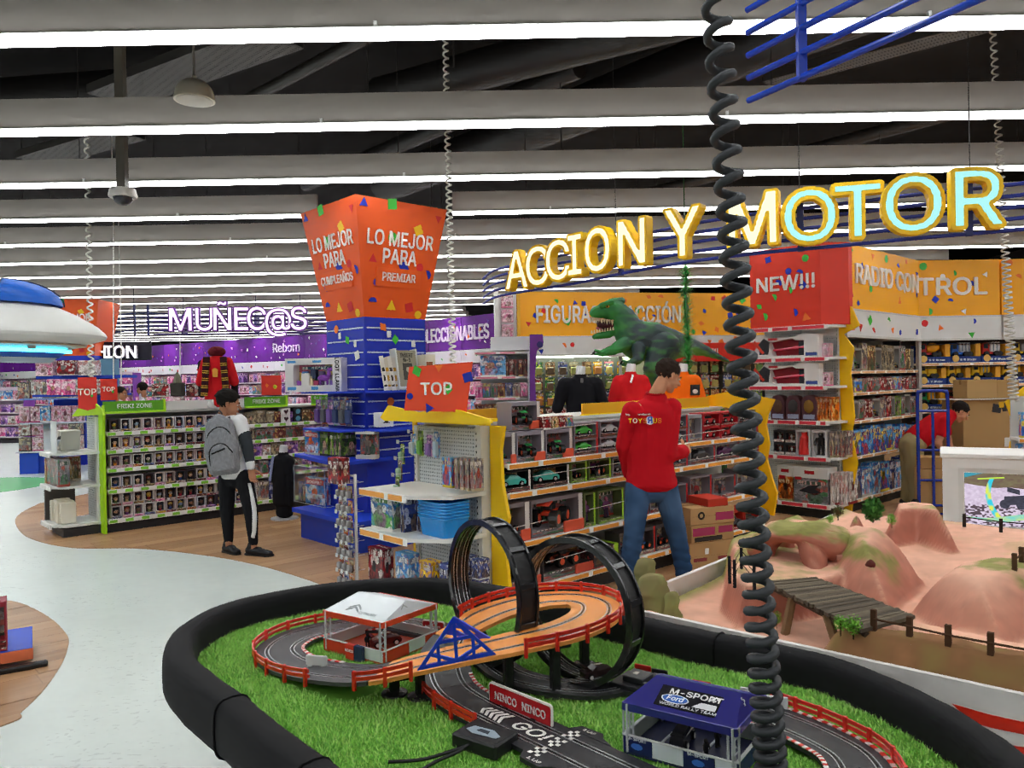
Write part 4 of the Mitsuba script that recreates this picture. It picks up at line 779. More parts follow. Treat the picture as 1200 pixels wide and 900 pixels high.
M = mul(MS, T(.29, .06, 0)); part(k, 'logo_plate', bx(-.13, .13, -.004, 0, .195, .25, .002), 'satin', '#c83a2c', M); part(k, 'lettering', text('MONOPOLY', .034, mul(M, T(0, -.006, .205)), .003, sx=.95), 'satin', '#f4f0e8'); part(k, 'lettering', text('FORTNITE', .05, mul(M, T(0, -.003, .05)), .003, sx=.8), 'satin', '#e8e8f0')
for i in range(4): carton(mul(MS, T(.52 + .0, .08 + .0 * i, .0), T([0, .17, .25, .33][i], 0, 0)), [.2, .075, .075, .075][i], .2, .26, 'lime', f'yellow green board game box, {ORD[i]} beside the blue box with the red title plate', 'board game', name='board_game')
k = thing('figure_box', 'clear box with a grey robot figure at the right of the broad blue shelf', 'figure box'); M = mul(frame(G(428, 538, .92), EX - 60)); part(k, 'card', bx(-.11, .11, .1, .11, 0, .28), 'satin', '#5c5854', M); m, uv = flat_print(.2, .24, 'smoke', .098, z=.03); _emit(key('backing_card', k), m, 'print', None, M, uv=uv); part(k, 'frame', bx(-.11, .11, 0, .1, .255, .28), 'satin', '#b8b4ac', M); part(k, 'frame', bx(-.11, .11, 0, .1, 0, .04), 'satin', '#b8b4ac', M)
(v, f), c = figure_mesh('#6a5a50', '#55504c', '#8c7868'); part(k, 'figure', mv((v, f), mul(M, T(0, .05, .04), S(.2))), 'satin', c)
for i in range(6): blister(mul(ML_, T(.04 + .13 * i, -.14, 1.26)), .12, .27, ['purple', 'smoke', 'purple', 'navy', 'smoke', 'navy'][i], f'{["purple", "grey", "violet", "navy", "dark grey", "dark blue"][i]} toy pack hanging on the blue pillar, {ORD[i]} from its far edge', None, ['#6a4a8c', '#54545c', '#7a5aa0', '#3c4870', '#5c5c62', '#34406c'][i])
k = thing('gift_box', 'white box with a black hat silhouette on the right face of the blue pillar', 'gift box'); M = mul(MP, T(.12, -.2, 1.245)); part(k, 'box', bx(-.09, .09, 0, .1, 0, .15), 'satin', '#e4e4e2', M); part(k, 'hat_print', mv(ext(Polygon([(-.05, -.04), (.05, -.04), (.02, -.03), (.0, .05), (-.02, -.03)]), .003), mul(M, T(0, -.001, .08), UPRIGHT)), 'satin', '#202022')
# the acrylic case on the plinth
MQ = frame((*G(345, 587, .337)[:2], .337), EX - 90); cw = float(np.linalg.norm(G(388, 594, .337) - G(345, 587, .337)))
k = thing('display_case', 'clear acrylic case with a board game inside on the blue plinth', 'display case')
part(k, 'pane', join(bx(0, cw, 0, .004, 0, .42), bx(cw - .004, cw, .004, .165, 0, .42), bx(0, .004, .004, .165, 0, .42), bx(0, cw, .004, .165, .416, .42)), 'pane', None, MQ)
part(k, 'edge', join(*[tube([a, b], .004, 5) for a, b in (((0, 0, 0), (cw, 0, 0)), ((cw, 0, 0), (cw, 0, .42)), ((0, 0, .42), (cw, 0, .42)), ((0, 0, 0), (0, 0, .42)), ((cw, 0, .42), (cw, .165, .42)), ((cw, 0, 0), (cw, .165, 0)))]), 'gloss', '#c4d0d8', MQ)
M = mul(MQ, T(cw * .62, .03, .006), Rz(6)); k = carton(M, .38, .07, .30, 'sky', 'blue board game with a red title plate inside the clear case on the plinth', 'board game', name='board_game'); part(k, 'logo_plate', bx(-.17, .17, -.004, 0, .22, .28), 'satin', '#b83a3c', M); part(k, 'lettering', text('MONOPOLY', .036, mul(M, T(0, -.006, .232)), .003), 'satin', '#f4f0e8'); part(k, 'lettering', text('FORTNITE', .055, mul(M, T(0, -.003, .06)), .003, sx=.8), 'satin', '#dce0e8')
for i in range(2): carton(mul(MQ, T(.08 + .10 * i, .04, .006)), .09, .09, .22 - .03 * i, ['navy', 'grey'][i], f'{["navy blue", "grey"][i]} game box inside the clear case beside the large blue one', 'board game', name='board_game')
# spinning rack beside the display end
k = thing('wire_rack', 'white wire rack with small red and blue packs beside the green toy box', 'rack'); p = A(413, 660, 6.0); M = frame((p[0], p[1], 0), EX - 90)
for x in (-.14, .04): part(k, 'upright', bx(x, x + .018, 0, .018, 0, 1.0), 'satin', '#e0e0de', M)
for z in (.1, .4, .7, .98): part(k, 'crossbar', bx(-.14, .05, 0, .012, z, z + .012), 'satin', '#e0e0de', M)
for i in range(3):
    for j in range(7): blister(mul(M, T(-.13 + .075 * i, -.02, .12 + .115 * j)), .068, .1, ['red', 'navy', 'orange', 'mix', 'brown'][(i + 2 * j) % 5], f'small toy pack in the white wire rack, {ORD[j]} row from the floor, {ORD[i]} column', 'small packs in the white wire rack', '#8a8484')
carton(mul(M, T(-.06, -.12, .93)), .16, .1, .2, 'red', 'red toy box on top of the white wire rack', 'toy box', name='toy_box')
single('red_block', plate([(-.08, 0), (.06, 0), (.07, .14), (.0, .13), (-.07, .05)], .06), 'satin', '#e05a50', 'pinkish red board leaning at the foot of the display end', 'board', None, frame((*A(410, 668, 5.45)[:2], .1), EX - 90))
# ======== the red and yellow corner: gondola end with NEW!!!, bay reading RADIO CONTROL
MW = frame((3.69, 8.95), EX - 90); WW = 1.02
sw = thing('display_end', 'tall white end display with red price rails under the red NEW!!! panel', 'shelf')
WZ = [.17, .728, 1.156, 1.572, 1.913, 2.29]
part(sw, 'plinth', bx(-WW, -.02, .04, .45, 0, .13), 'satin', '#1c1b1c', MW)
perf_panel(sw, MW, -WW, 0.06, .1, 2.3, .38)
slot_post(sw, MW, U(MW, 983, 480, .33)[0], .33, 0, 2.5, .035, .05)
for i, z in enumerate(WZ): shelf(sw, MW, -WW, .07, z, .38, '#d23a48', seed=60 + i, taper=.1, raillab='red price strips', railh=.05)
hd = part(sw, 'header', join(bx(-WW + .03, -.08, .0, .4, 2.295, 3.26), mv(ext(Polygon([(-.08, 0), (.12, .3), (.12, .4), (-.08, .4)]), .965), T(0, 0, 2.295))), 'satin', '#d43420', MW, label='red header with confetti print reading NEW!!!')
rc = scatter(WW - .14, .9, 13, 8, .042, ('blue', 'green', 'orange', 'blue'), .06)
part(hd, 'confetti_print', *(lambda r_: (r_[0], 'satin', r_[1]))(confetti([(-WW + .05 + x, 2.32 + z, *r_) for x, z, *r_ in rc])), M=MW, kind='stuff')
part(hd, 'lettering', text('NEW!!!', .17, mul(MW, T(-.52, -.002, 2.74)), .01, sx=1.05), 'satin', '#e8e4de')
MWp = mul(MW, T(0, .36, 0))
zz = [U(MWp, 860 + .2833 * x, 370 + .2833 * y) for x, y in ((436, -38), (490, -38), (524, 40), (457, 76), (500, 132), (486, 232), (503, 420), (490, 490), (516, 610), (500, 690), (490, 822), (462, 822), (440, 200))]
part(sw, 'end_panel', plate(zz, .03), 'satin', '#e8b80c', MWp, label='yellow zigzag end panel')
STR = 'under the NEW!!! panel'
for i, z in enumerate((1.913, 1.572)):
    k = thing('sabre_box', f'long white box with a red window and laser sword, {["upper", "lower"][i]} of two', 'toy box'); M = mul(MW, T(-.52, .01, z))
    out = [(-.46, 0), (.40, 0), (.40, .27), (.2, .29), (.1, .25), (-.2, .25), (-.3, .27), (-.46, .06)]; hole = [(-.18, .03), (.22, .03), (.22, .21), (.12, .21), (.06, .24), (-.1, .215), (-.24, .2)]
    part(k, 'frame', mv(ext(Polygon(out, [hole]), .12), mul(T(0, .12, 0), UPRIGHT)), 'satin', '#dcd8d6', M); part(k, 'backing', bx(-.3, .3, .10, .115, .02, .24), 'satin', '#8a1c28', M)
    part(k, 'sword', tube([(-.2, .05, .1), (.05, .05, .12), (.24, .05, .13)], [.012, .016, .03], 8), 'gloss', '#c8324a', M); part(k, 'grip', bx(.14, .22, .03, .08, .03, .2), 'satin', '#22222a', M)
    part(k, 'helmet_print', mv(joinc([(ext(Polygon([(-.36, .05), (-.24, .05), (-.22, .2), (-.3, .25), (-.37, .18)]), .002), '#1c1c20'), (ext(Polygon([(-.33, .1), (-.27, .1), (-.29, .16)]), .004), '#d8d4d0')])[0], mul(M, T(0, -.001, 0), UPRIGHT)), 'satin', '#2a282c'); part(k, 'stripe_print', mv(bx(-.10, .10, -.004, 0, -.018, .018), mul(M, T(-.37, -.001, .14), Ry(50))), 'satin', '#c83a28')
    part(k, 'logo_print', bx(-.24, -.12, -.003, 0, .222, .248), 'satin', '#b8242c', M); part(k, 'blue_print', bx(.24, .38, -.003, 0, .02, .06), 'satin', '#3a4c8c', M)
    carton(mul(MW, T(-.08, .1, z)), .09, .1, .16, 'pale', f'small pale figure box beside the {["upper", "lower"][i]} laser sword box', 'toy box', name='toy_box')
for i in range(3):
    k = thing('mask_box', f'arched brown box with a hairy mask face, {ORD[i]} of three {STR}', 'toy box'); M = mul(MW, T(-.66 + .2 * i, .03, 1.156))
    part(k, 'box', mv(ext(Polygon([(-.09, 0), (.09, 0), (.095, .22), (.06, .29), (0, .31), (-.06, .29), (-.095, .22)]), .12), mul(T(0, .12, 0), UPRIGHT)), 'satin', '#4c2a30', M)
    part(k, 'mask', mv(ball((0, 0, 0), (.062, .035, .08), 2), mul(M, T(0, -.002, .17))), 'matte', ['#5a4030', '#3c3838', '#7a5828'][i], smooth=True); part(k, 'label_print', bx(-.07, .07, -.003, 0, .02, .075), 'satin', '#8c90a8', M)
for i in range(4): carton(mul(MW, T(-.17 + .045 * i, .05 + .02 * i, 1.156)), .036, .2, .28, 'orange', f'slim orange brown figure card, {ORD[i]} beside the mask boxes', 'toy box', 'slim orange cards beside the masks', name='figure_card')
for j in range(2):
    for i in range(2): winbox(mul(MW, T(-.66 + .15 * i, .05, .728 + .152 * j)), .14, .1, .15, 'white', f'white and black trooper box, {["lower", "upper"][j]} layer, {["first", "second"][i]} from the yellow panel', 'toy box', None, '#2c2a2e', ('figure', '#dcdcdc', '#d0d0d0', '#f0f0f0'), mb=.04, back='black')
for i, (x, c, lb) in enumerate(((-.34, '#c82420', 'red robed'), (-.14, '#1c1c20', 'black armoured'))):
    k = thing('figure_card', f'white window box with a {lb} figure {STR}', 'toy box'); M = mul(MW, T(x, .03, .728))
    part(k, 'card', join(bx(-.09, .09, .08, .09, 0, .32), bx(-.09, -.08, 0, .09, 0, .32), bx(.07, .09, 0, .09, 0, .32), bx(-.09, .09, 0, .09, 0, .02), bx(-.09, .09, 0, .09, .29, .32)), 'satin', '#c8c6c8', M)
    if i == 0: part(k, 'figure', mv(join(lathe([(0, 0), (.075, 0), (.06, .12), (.05, .2), (.03, .23), (0, .23)], 14), ball((0, 0, .25), (.035, .035, .04), 2)), mul(M, T(0, .04, .02))), 'satin', c)
    else: (v, f), cc = figure_mesh('#17171a', '#1c1c20', '#202024'); part(k, 'figure', mv((v, f), mul(M, T(0, .045, .02), S(.28))), 'gloss', cc)
    part(k, 'corner_print', plate([(-.09, 0), (-.03, 0), (-.085, .12)], .003, -.001), 'satin', '#a8a4a8', M)
for i in range(4): carton(mul(MW, T(-.01 + .04 * i, .05 + .05 * i, .728)), .03, .16, .31, 'grey', f'slim white blue figure card, {ORD[i]} behind the black armoured figure', 'toy box', 'slim cards behind the black figure', name='figure_card')
for i, (x, w, st) in enumerate(((-.57, .19, 'orange'), (-.25, .42, 'smoke'))):
    k = thing('model_box', f'{["narrow white topped box with an orange print", "wide white topped box with a spaceship print"][i]} {STR}', 'toy box'); M = mul(MW, T(x, .02, .17)); m, uv = _quad_box(w, .25, .30, st, True); _emit(key('box', k), m, 'print', None, M, uv=uv)
    part(k, 'lid', bx(-w / 2 - .003, w / 2 + .003, -.003, .25, .30, .43), 'satin', '#dcdcda', M); part(k, 'logo_print', bx(-.05 - .02 * i, .05, -.006, 0, .35, .39), 'satin', '#a8202a', M); part(k, 'logo_print', bx(-w / 2 + .02, -w / 2 + .1, -.006, 0, .275, .31), 'satin', '#a8202a', M)
    if i: part(k, 'ship_print', mv(ext(Polygon([(-.15, .0), (-.02, .07), (.12, .09), (.05, .03), (.14, .0), (.0, -.02)]), .003), mul(M, T(0, -.003, .14), UPRIGHT)), 'satin', '#26262c')
for i in range(5): carton(mul(MW, T(-.005 + .03 * i, .04 + .05 * i, .17)), .026, .2, .38, 'white', f'slim white figure card, {ORD[i]} beside the wide spaceship box', 'toy box', 'slim white cards beside the spaceship box', name='figure_card')
# the bay
MR = frame((3.96, 9.2), EX); LR = 2.46
by = thing('wall_shelf', 'tall wall shelf bay under the yellow RADIO CONTROL header, receding side', 'shelf')
RZ = [.15, .68, 1.12, 1.47, 1.74]
part(by, 'plinth', bx(.3, LR, .05, .5, 0, .12), 'satin', '#1c1b1c', MR); part(by, 'back_panel', bx(.1, LR, .5, .53, .12, 2.2), 'satin', '#8c8c8a', MR)
for i, z in enumerate(RZ): shelf(by, MR, .12, LR, z, .46, '#dca878', seed=70 + i, y0=.03, board='#c8b8a4', railh=.035, raillab='pale orange price strips')
def band(par, M, x0, x1, z0, z1, z2, seed, conf=('blue', 'green', 'red', 'orange', 'blue', 'white')):
    a = part(par, 'header', bx(x0, x1, 0, .5, z1, z2), 'satin', '#eda41c', M, label='yellow header with confetti print'); w = x1 - x0
    part(a, 'confetti_print', *(lambda r_: (r_[0], 'satin', r_[1]))(confetti([(x0 + x, z1 + z, *r_) for x, z, *r_ in scatter(w, z2 - z1, int(w * 8), seed, .045, conf, .05)])), M=M, kind='stuff')
    b = part(par, 'lower_band', bx(x0, x1, -.03, .5, z0, z1 - .005), 'satin', '#dedede', M, label='white lower band with confetti print')
    part(b, 'confetti_print', *(lambda r_: (r_[0], 'satin', r_[1]))(confetti([(x0 + x, z0 + z, *r_) for x, z, *r_ in scatter(w, z1 - z0, int(w * 3.5), seed + 1, .045, ('blue', 'green', 'red', 'orange'), .06)], -.033)), M=M, kind='stuff')
    part(b, 'edge', join(bx(x0, x1, -.04, .01, z0 - .02, z0 + .01), bx(x0, x1, -.04, .0, z1 - .02, z1)), 'satin', '#c8c8c6', M); return a
ha = band(by, MR, .0, LR, 2.17, 2.5, 3.29, 31)
part(ha, 'lettering', text('RADIO CONTROL'[:9], .235, mul(MR, T(.38, -.002, 2.83)), .02, align=0, sx=1.12), 'satin', '#e4e0d8')
PC = at(MR, (LR, 0, 0)); MN = frame((PC[0], PC[1]), 1.0); LN = 3.6
bk = thing('wall_shelf', 'wall shelf bay with boxed toy trucks under the yellow CONTROL header', 'shelf')
part(bk, 'back_panel', bx(0, LN, .5, .53, .1, 2.2), 'satin', '#55504c', MN); part(bk, 'plinth', bx(0, LN, .05, .5, 0, .12), 'satin', '#1c1b1c', MN)
NZ = [.15, .7, 1.16, 1.53, 1.835]
for i, z in enumerate(NZ): shelf(bk, MN, .0, LN, z, .46, '#e8b88c', seed=80 + i, y0=.03, board='#d8c4ac', railh=.04)
hb = band(bk, MN, 0.0, 1.16, 2.17, 2.5, 3.29, 41); band(bk, MN, 1.19, 3.6, 2.17, 2.5, 3.29, 45)
part(hb, 'lettering', text('TROL', .235, mul(MN, T(-.02, -.002, 2.80)), .02, align=0, sx=1.2), 'satin', '#e8e4dc'); part(bk, 'corner_post', bx(-.02, .02, -.02, .06, .1, 2.5), 'satin', '#b0aca6', MN)
rb = random.Random(21); RW = ['lowest', 'fourth', 'third', 'second', 'top']
for lv, z in enumerate(RZ):
    x = .3 if lv else .42; i = 0
    hm = [.42, .36, .3, .2, .36][lv]
    while x < LR - .1:
        w = rb.choice([.13, .17, .2, .24]) if lv > 1 else rb.choice([.2, .26, .3]); h = hm * rb.uniform(.8, 1)
        st = rb.choice([['blue', 'sky', 'smoke', 'navy'], ['blue', 'sky', 'blue', 'brown'], ['grey', 'smoke', 'white', 'red', 'lime', 'tan'], ['blue', 'smoke', 'white', 'red', 'grey'], ['tan', 'smoke', 'navy', 'brown', 'grey']][lv])
        if lv in (4, 2) and i % 3 == 1: winbox(mul(MR, T(x + w / 2, .05, z)), w - .01, .12, h, st, f'{dict(smoke="grey", tan="beige").get(st, st)} window toy box, {ORD[i]} along the {RW[lv]} shelf under RADIO', 'toy box', 'boxes on the shelves under RADIO', '#8a8680' if st != 'navy' else '#2a3c70', ('buggy', rb.choice(['#3a6a9a', '#8a3a30', '#4a7a3a', '#b08a30'])), toy_rot=30, back='mix')
        else: carton(mul(MR, T(x + w / 2, .05, z)), w - .008, .14, h, st, f'{dict(smoke="grey", tan="beige").get(st, st)} printed toy box, {ORD[i]} along the {RW[lv]} shelf under RADIO', 'toy box', 'boxes on the shelves under RADIO', name='toy_box')
        x += w; i += 1
def truck(M, w, h, cab, load, label, kind='mixer'):
    """open-fronted box with a big toy truck, blue base print with a round badge"""
    k = thing('truck_box', label, 'toy truck box')
    part(k, 'tray', join(bx(-w / 2, w / 2, .0, .2, 0, .09), bx(-w / 2, w / 2, .19, .2, 0, h)), 'satin', '#1c3478', M); part(k, 'side_panel', bx(w / 2 - .07, w / 2, 0, .2, .09, h), 'satin', '#d89a2c', M); part(k, 'top', bx(-w / 2, w / 2, .0, .2, h - .01, h), 'satin', '#3c2a28', M)
    part(k, 'badge_print', mv(ext(Point(-w / 2 + .07, .06).buffer(.05), .003), mul(M, T(0, -.001, 0), UPRIGHT)), 'satin', '#d8b060'); part(k, 'lettering', text('bruder', .03, mul(M, T(w * .2, -.002, .03)), .003), 'satin', '#dce0e8'); part(k, 'number_print', join(*[bx(-.08 + .05 * j, -.05 + .05 * j, -.003, 0, .03, .06) for j in range(3)]), 'satin', '#b8c0d0', M, kind='stuff')
    a = key('truck', k); x0 = -w / 2 + .04; cw = .11
    t = join(bx(x0, x0 + cw, .05, .15, .12, .28, .015), bx(x0, w / 2 - .09, .06, .14, .12, .15)); _emit(a, t, 'satin', cab, M)
    part(a, 'window', bx(x0 + .02, x0 + cw * .7, .046, .05, .2, .26), 'gloss', '#1c2028', M)
    L_ = w - cw - .16; cx = x0 + cw + L_ / 2 + .01
    if kind == 'mixer': part(a, 'drum', mv(lathe([(0, -L_ / 2), (.045, -L_ / 2), (.075, -L_ * .1), (.07, L_ * .15), (.035, L_ / 2), (0, L_ / 2)], 14), mul(M, T(cx, .1, .22), Ry(80))), 'satin', load, smooth=40)
    elif kind == 'bin': part(a, 'body', bx(cx - L_ / 2, cx + L_ / 2, .05, .15, .15, .29, .01), 'satin', load, M); part(a, 'rib', join(*[bx(cx - L_ / 2 + .03 + i * .05, cx - L_ / 2 + .045 + i * .05, .046, .05, .16, .28) for i in range(max(1, int(L_ / .05)))]), 'satin', '#7c8898', M, kind='stuff')
    else: part(a, 'body', mv(ext(Polygon([(-L_ / 2, 0), (L_ / 2, 0), (L_ / 2, .13), (L_ * .1, .1), (-L_ / 2, .12)]), .1), mul(M, T(cx, .15, .15), UPRIGHT)), 'satin', load)
    for x in (x0 + .05, cx, cx + L_ * .35): part(a, 'wheel', mv(lathe([(0, -.02), (.035, -.02), (.035, .02), (0, .02)], 14), mul(M, T(x, .04, .125), Rx(90))), 'satin', '#1a1a1c')
TR = [(4, .02, .46, .27, '#a8201c', '#e89c1c', 'red toy mixer truck with an orange drum on the top shelf', 'mixer'), (4, .48, .44, .27, '#1c58b0', '#c8ccd0', 'blue toy bin lorry with a grey body on the top shelf', 'bin'), (4, .93, .42, .27, '#b02018', '#d8d8d8', 'red toy truck partly behind the white spring cord', 'bin'), (4, 1.37, .42, .27, '#c8a020', '#808080', 'yellow toy truck at the right on the top shelf', 'dump'),
      (3, .02, .40, .24, '#e0b41c', '#e8bc20', 'yellow toy wheel loader box on the second shelf', 'dump'), (3, .43, .34, .24, '#e8b418', '#e8b418', 'yellow toy crane truck box on the second shelf', 'dump'), (3, .78, .42, .25, '#e8b818', '#e8b818', 'yellow toy lorry box behind the opened carton', 'bin'), (3, 1.22, .42, .25, '#e0b018', '#d8a818', 'yellow toy lorry box at the right on the second shelf', 'bin'),
      (2, .02, .38, .28, '#1c7a3c', '#e8a41c', 'green toy tipper with an orange load behind the hand truck', 'bin'), (2, .42, .38, .26, '#8a2820', '#6a2a28', 'dark red toy truck above the bending employee', 'dump'), (1, .02, .38, .3, '#d8b018', '#e0b820', 'yellow toy truck box behind the hand truck frame', 'bin'), (1, .6, .3, .26, '#c02a24', '#d8d8d8', 'red and white toy truck beside the cartons', 'bin')]
for lv, x, w, h, c1, c2, lb, kd in TR: truck(mul(MN, T(x + w / 2, .06, NZ[lv])), w - .01, h, c1, c2, lb, kd)
# opened shipping cartons piled before the bay
MO = frame((6.31, 10.2), 4)
def opencarton(M, w, d, h, label, col='#9a7a4e', flap=0):
    k = thing('shipping_carton', label, 'cardboard box'); part(k, 'body', bx(-w / 2, w / 2, 0, d, 0, h, .005), 'matte', col, M)
    part(k, 'tape', bx(-w / 2 - .002, w / 2 + .002, d * .4, d * .55, h - .06, h + .002), 'satin', '#8a6c40', M)
    if flap: part(k, 'flap', mv(bx(-w / 2, w / 2 - .02, 0, .008, 0, flap), mul(M, T(0, .02, h), Rx(12))), 'matte', '#94744a')
    return k
ko = opencarton(mul(MO, T(0, 0, .64)), .68, .45, .69, 'large brown shipping carton beside the bending employee', '#a8865a')
for x, z, r_ in ((.13, 1.21, 10), (.26, 1.23, -10)): part(ko, 'black_print', mv(bx(-.06, .06, -.003, 0, -.055, .055), mul(MO, T(x, 0, z), Ry(r_))), 'satin', '#2c2c30')
part(ko, 'sticker', bx(.23, .31, -.003, 0, .70, .82), 'satin', '#dcdad6', MO); part(ko, 'yellow_print', bx(.16, .23, -.004, 0, 1.22, 1.3), 'satin', '#d8a81c', MO)
opencarton(MO, .74, .5, .36, 'brown shipping carton on the floor behind the white screen cabinet')
k = opencarton(mul(MO, T(-.06, .0, .363)), .86, .46, .27, 'flat brown carton with white labels below the large one', '#98784c')
for x in (-.36, -.18, .02): part(k, 'sticker', bx(x, x + .14, -.003, 0, .16, .25), 'satin', '#d8d6d2', mul(MO, T(-.06, 0, .363)))
opencarton(mul(MO, T(-.0, .1, 1.345)), .42, .3, .25, 'smaller brown carton on top of the pile, beside the yellow toy trucks', '#ac8a5c'); opencarton(mul(MO, T(.38, .12, 1.345)), .32, .3, .24, 'smaller brown carton on top of the pile, by the spring cord', '#a48254')
single('paper_sheet', bx(-.5, .36, -.06, .42, 1.332, 1.342), 'satin', '#c8c4bc', 'pale flattened sheet lying on the large brown carton', 'paper', None, MO)
# the yellow zigzag end at the right edge of the picture
MZ = frame(A(1190, 560, 7.6)[:2].tolist() + [0], -20)
k = thing('display_end', 'end display with a yellow zigzag panel at the right edge, by the white spring cord', 'shelf')
q = [U(MZ, *p) for p in ((1212, 446), (1180, 471), (1191, 500), (1186, 520), (1180, 560), (1180, 640), (1240, 640), (1240, 446))]; part(k, 'end_panel', plate(q, .03, .1), 'satin', '#eec010', MZ)
zs = U(MZ, 1190, 512)[1]; shelf(k, MZ, -.02, .5, zs, .3, '#e89a3c', y0=-.2); part(k, 'post', bx(.2, .26, .02, .1, 0, zs + .4), 'satin', '#d8d8d4', MZ); part(k, 'back_panel', bx(-.02, .5, .06, .1, 0, zs + .4), 'satin', '#c8c8c4', MZ)
carton(mul(MZ, T(.1, -.15, zs)), .16, .1, .25, 'blue', 'blue toy track box on the right edge display', 'toy box', name='toy_box'); zl = U(MZ, 1190, 561)[1]; kk = carton(mul(MZ, T(.09, -.15, zl)), .2, .1, zs - zl - .06, 'sky', 'blue box with an orange flame logo below the shelf at the right edge', 'toy box', name='toy_box'); shelf(k, MZ, -.02, .5, zl, .3, '#e89a3c', y0=-.2)

# ======== the long yellow wall FIGURAS DE ACCIÓN and its hanging packs
Ya, Yb = (.12, 13.4), (4.9, 14.5); angY = math.degrees(math.atan2(Yb[1] - Ya[1], Yb[0] - Ya[0])); MY = frame(Ya, angY); LY = 4.9
yw = thing('wall_shelf', 'long wall bay under the yellow FIGURAS DE ACCIÓN header with hanging figure packs', 'shelf')
part(yw, 'back_panel', bx(0, LY, .3, .34, .1, 2.2), 'satin', '#3c3c38', MY); part(yw, 'side_panel', bx(-.03, .02, -.1, .4, 0, 3.2), 'satin', '#d4a02c', MY)
hy = band(yw, MY, .0, LY, 2.13, 2.46, 3.24, 51, ('blue', 'green', 'red', 'orange', 'blue'))
fx0, fx1 = U(MY, 628, 372)[0], U(MY, 797, 367)[0]; nat = np.ptp(_mesh(meshkit.text_mesh('FIGURAS DE ACCIÓN', .29, .01, True))[0][:, 0])
part(hy, 'lettering', text('FIGURAS DE ACCIÓN', .29, mul(MY, T(fx0, -.004, 2.70)), .03, align=0, sx=(fx1 - fx0) / nat), 'satin', '#dcd8cc')
part(yw, 'red_band', bx(2.85, LY, -.05, -.03, 1.98, 2.32), 'satin', '#d02c20', MY, label='red band reading NEW!!!'); part(yw, 'lettering', text('NEW!!!', .11, mul(MY, T(3.55, -.052, 2.1)), .006), 'satin', '#ecebe4')
part(yw, 'light_band', bx(.05, 2.3, -.02, .1, 2.08, 2.12), 'glow', None, MY, label='pale glowing strip above the packs', emitter={'type': 'area', 'radiance': {'type': 'rgb', 'value': [9, 10.5, 8]}, 'sampling_weight': .6}); scene['glow'] = {'type': 'diffuse', 'reflectance': {'type': 'rgb', 'value': .8}}
ry = random.Random(77); PK = ['lime', 'orange', 'yellow', 'green', 'brown', 'red', 'warm', 'smoke', 'mix', 'navy', 'tan', 'lime', 'green']
for j in range(6):
    for i in range(21):
        x = .14 + i * .222 + (.3 if i > 9 else 0)
        if x > LY - .12 or (1.95 < x < 2.4): continue
        if j == 0 and x > 2.6: st = ry.choice(['brown', 'yellow', 'tan'])
        else: st = ry.choice(PK)
        blister(mul(MY, T(x, .0 + ry.uniform(0, .08), 1.76 - .27 * j)), .17, .24, st, f'{dict(smoke="grey", tan="beige", mix="blue and pink", warm="tan and red").get(st, st)} figure pack, {ORD[i]} column, {ORD[j]} row of the wall under FIGURAS', 'hanging packs under FIGURAS', ry.choice(['#8a8a50', '#a06a3a', '#4a5a3a', '#b0a060', '#5a4a3a', '#6a8a50']))
single('wall_column', bx(2.02, 2.30, -.12, .25, .1, 2.08), 'satin', '#b4c49c', 'pale green lit column between the hanging figure packs', 'column', None, MY)
k = thing('toy_strip', 'tall white strip of pink boxed dolls at the left end of the yellow wall', 'shelf'); M = frame((-.20, 13.2), 10); part(k, 'panel', bx(0, .3, .1, .13, 1.2, 3.2), 'satin', '#dcdcdc', M); part(k, 'side_panel', bx(-.07, 0, .05, .13, 0, 3.3), 'satin', '#e0e0e0', M); part(k, 'post', bx(.28, .32, .08, .16, 0, 3.2), 'satin', '#d0d0d0', M)
for j in range(5): carton(mul(M, T(.15, .02, 1.95 + .25 * j)), .2, .07, .21, 'pale', f'pink boxed doll, {ORD[j]} from the foot of the white strip by the yellow wall', 'doll box', name='doll_box')

# ======== the small purple gondola before the yellow wall
MU = frame(A(545, 480, 9.9)[:2].tolist() + [0], -6); kx = lambda px, py=430: U(MU, px, py)
pu = thing('gondola', 'white shelf with a purple zigzag side panel left of the black mannequin', 'shelf')
x0, x1 = kx(556)[0], kx(621)[0]; zt, z1, z2, z3 = kx(600, 394)[1], kx(600, 412)[1], kx(600, 441)[1], kx(600, 466)[1]
part(pu, 'header', bx(x0 + .2, x1, .1, .6, z1 + .02, zt), 'satin', '#e2e6e8', MU); part(pu, 'back_panel', bx(x0, x1, .56, .6, .1, z1), 'satin', '#b8c0c0', MU); part(pu, 'post', bx(x1 - .03, x1, .0, .6, 0, z1), 'satin', '#d0d4d4', MU)
q = [kx(*p) for p in ((621, 392), (636, 392), (637, 402), (629, 412), (627, 440), (628, 462), (627, 560), (621, 560))]; part(pu, 'end_panel', plate(q, .04), 'satin', '#6c2c8c', MU, label='purple zigzag side panel'); part(pu, 'puzzle_knob', mv(ext(Point(*kx(633, 404)).buffer(.04), .05), mul(MU, T(0, .0, 0), UPRIGHT)), 'satin', '#2a2470')
for i, z in enumerate((z1, z2, z3, z3 - .3, z3 - .65)): shelf(pu, MU, x0, x1 - .03, z, .5, '#e08a9c', y0=.02, taper=.15, railh=.03, seed=90 + i)
carton(mul(MU, T(kx(577)[0], .06, z2)), .33, .3, .27, 'sky', 'pale blue playset box on the purple sided shelf', 'toy box', name='toy_box')
for i in range(5): carton(mul(MU, T(kx(593 + 5.4 * i)[0], .08, z2)), .05, .1, .22, ['black', 'red', 'black', 'maroon', 'black'][i], f'slim black and red figure box, {ORD[i]} beside the pale blue playset', 'toy box', 'slim boxes beside the pale blue playset', name='toy_box')
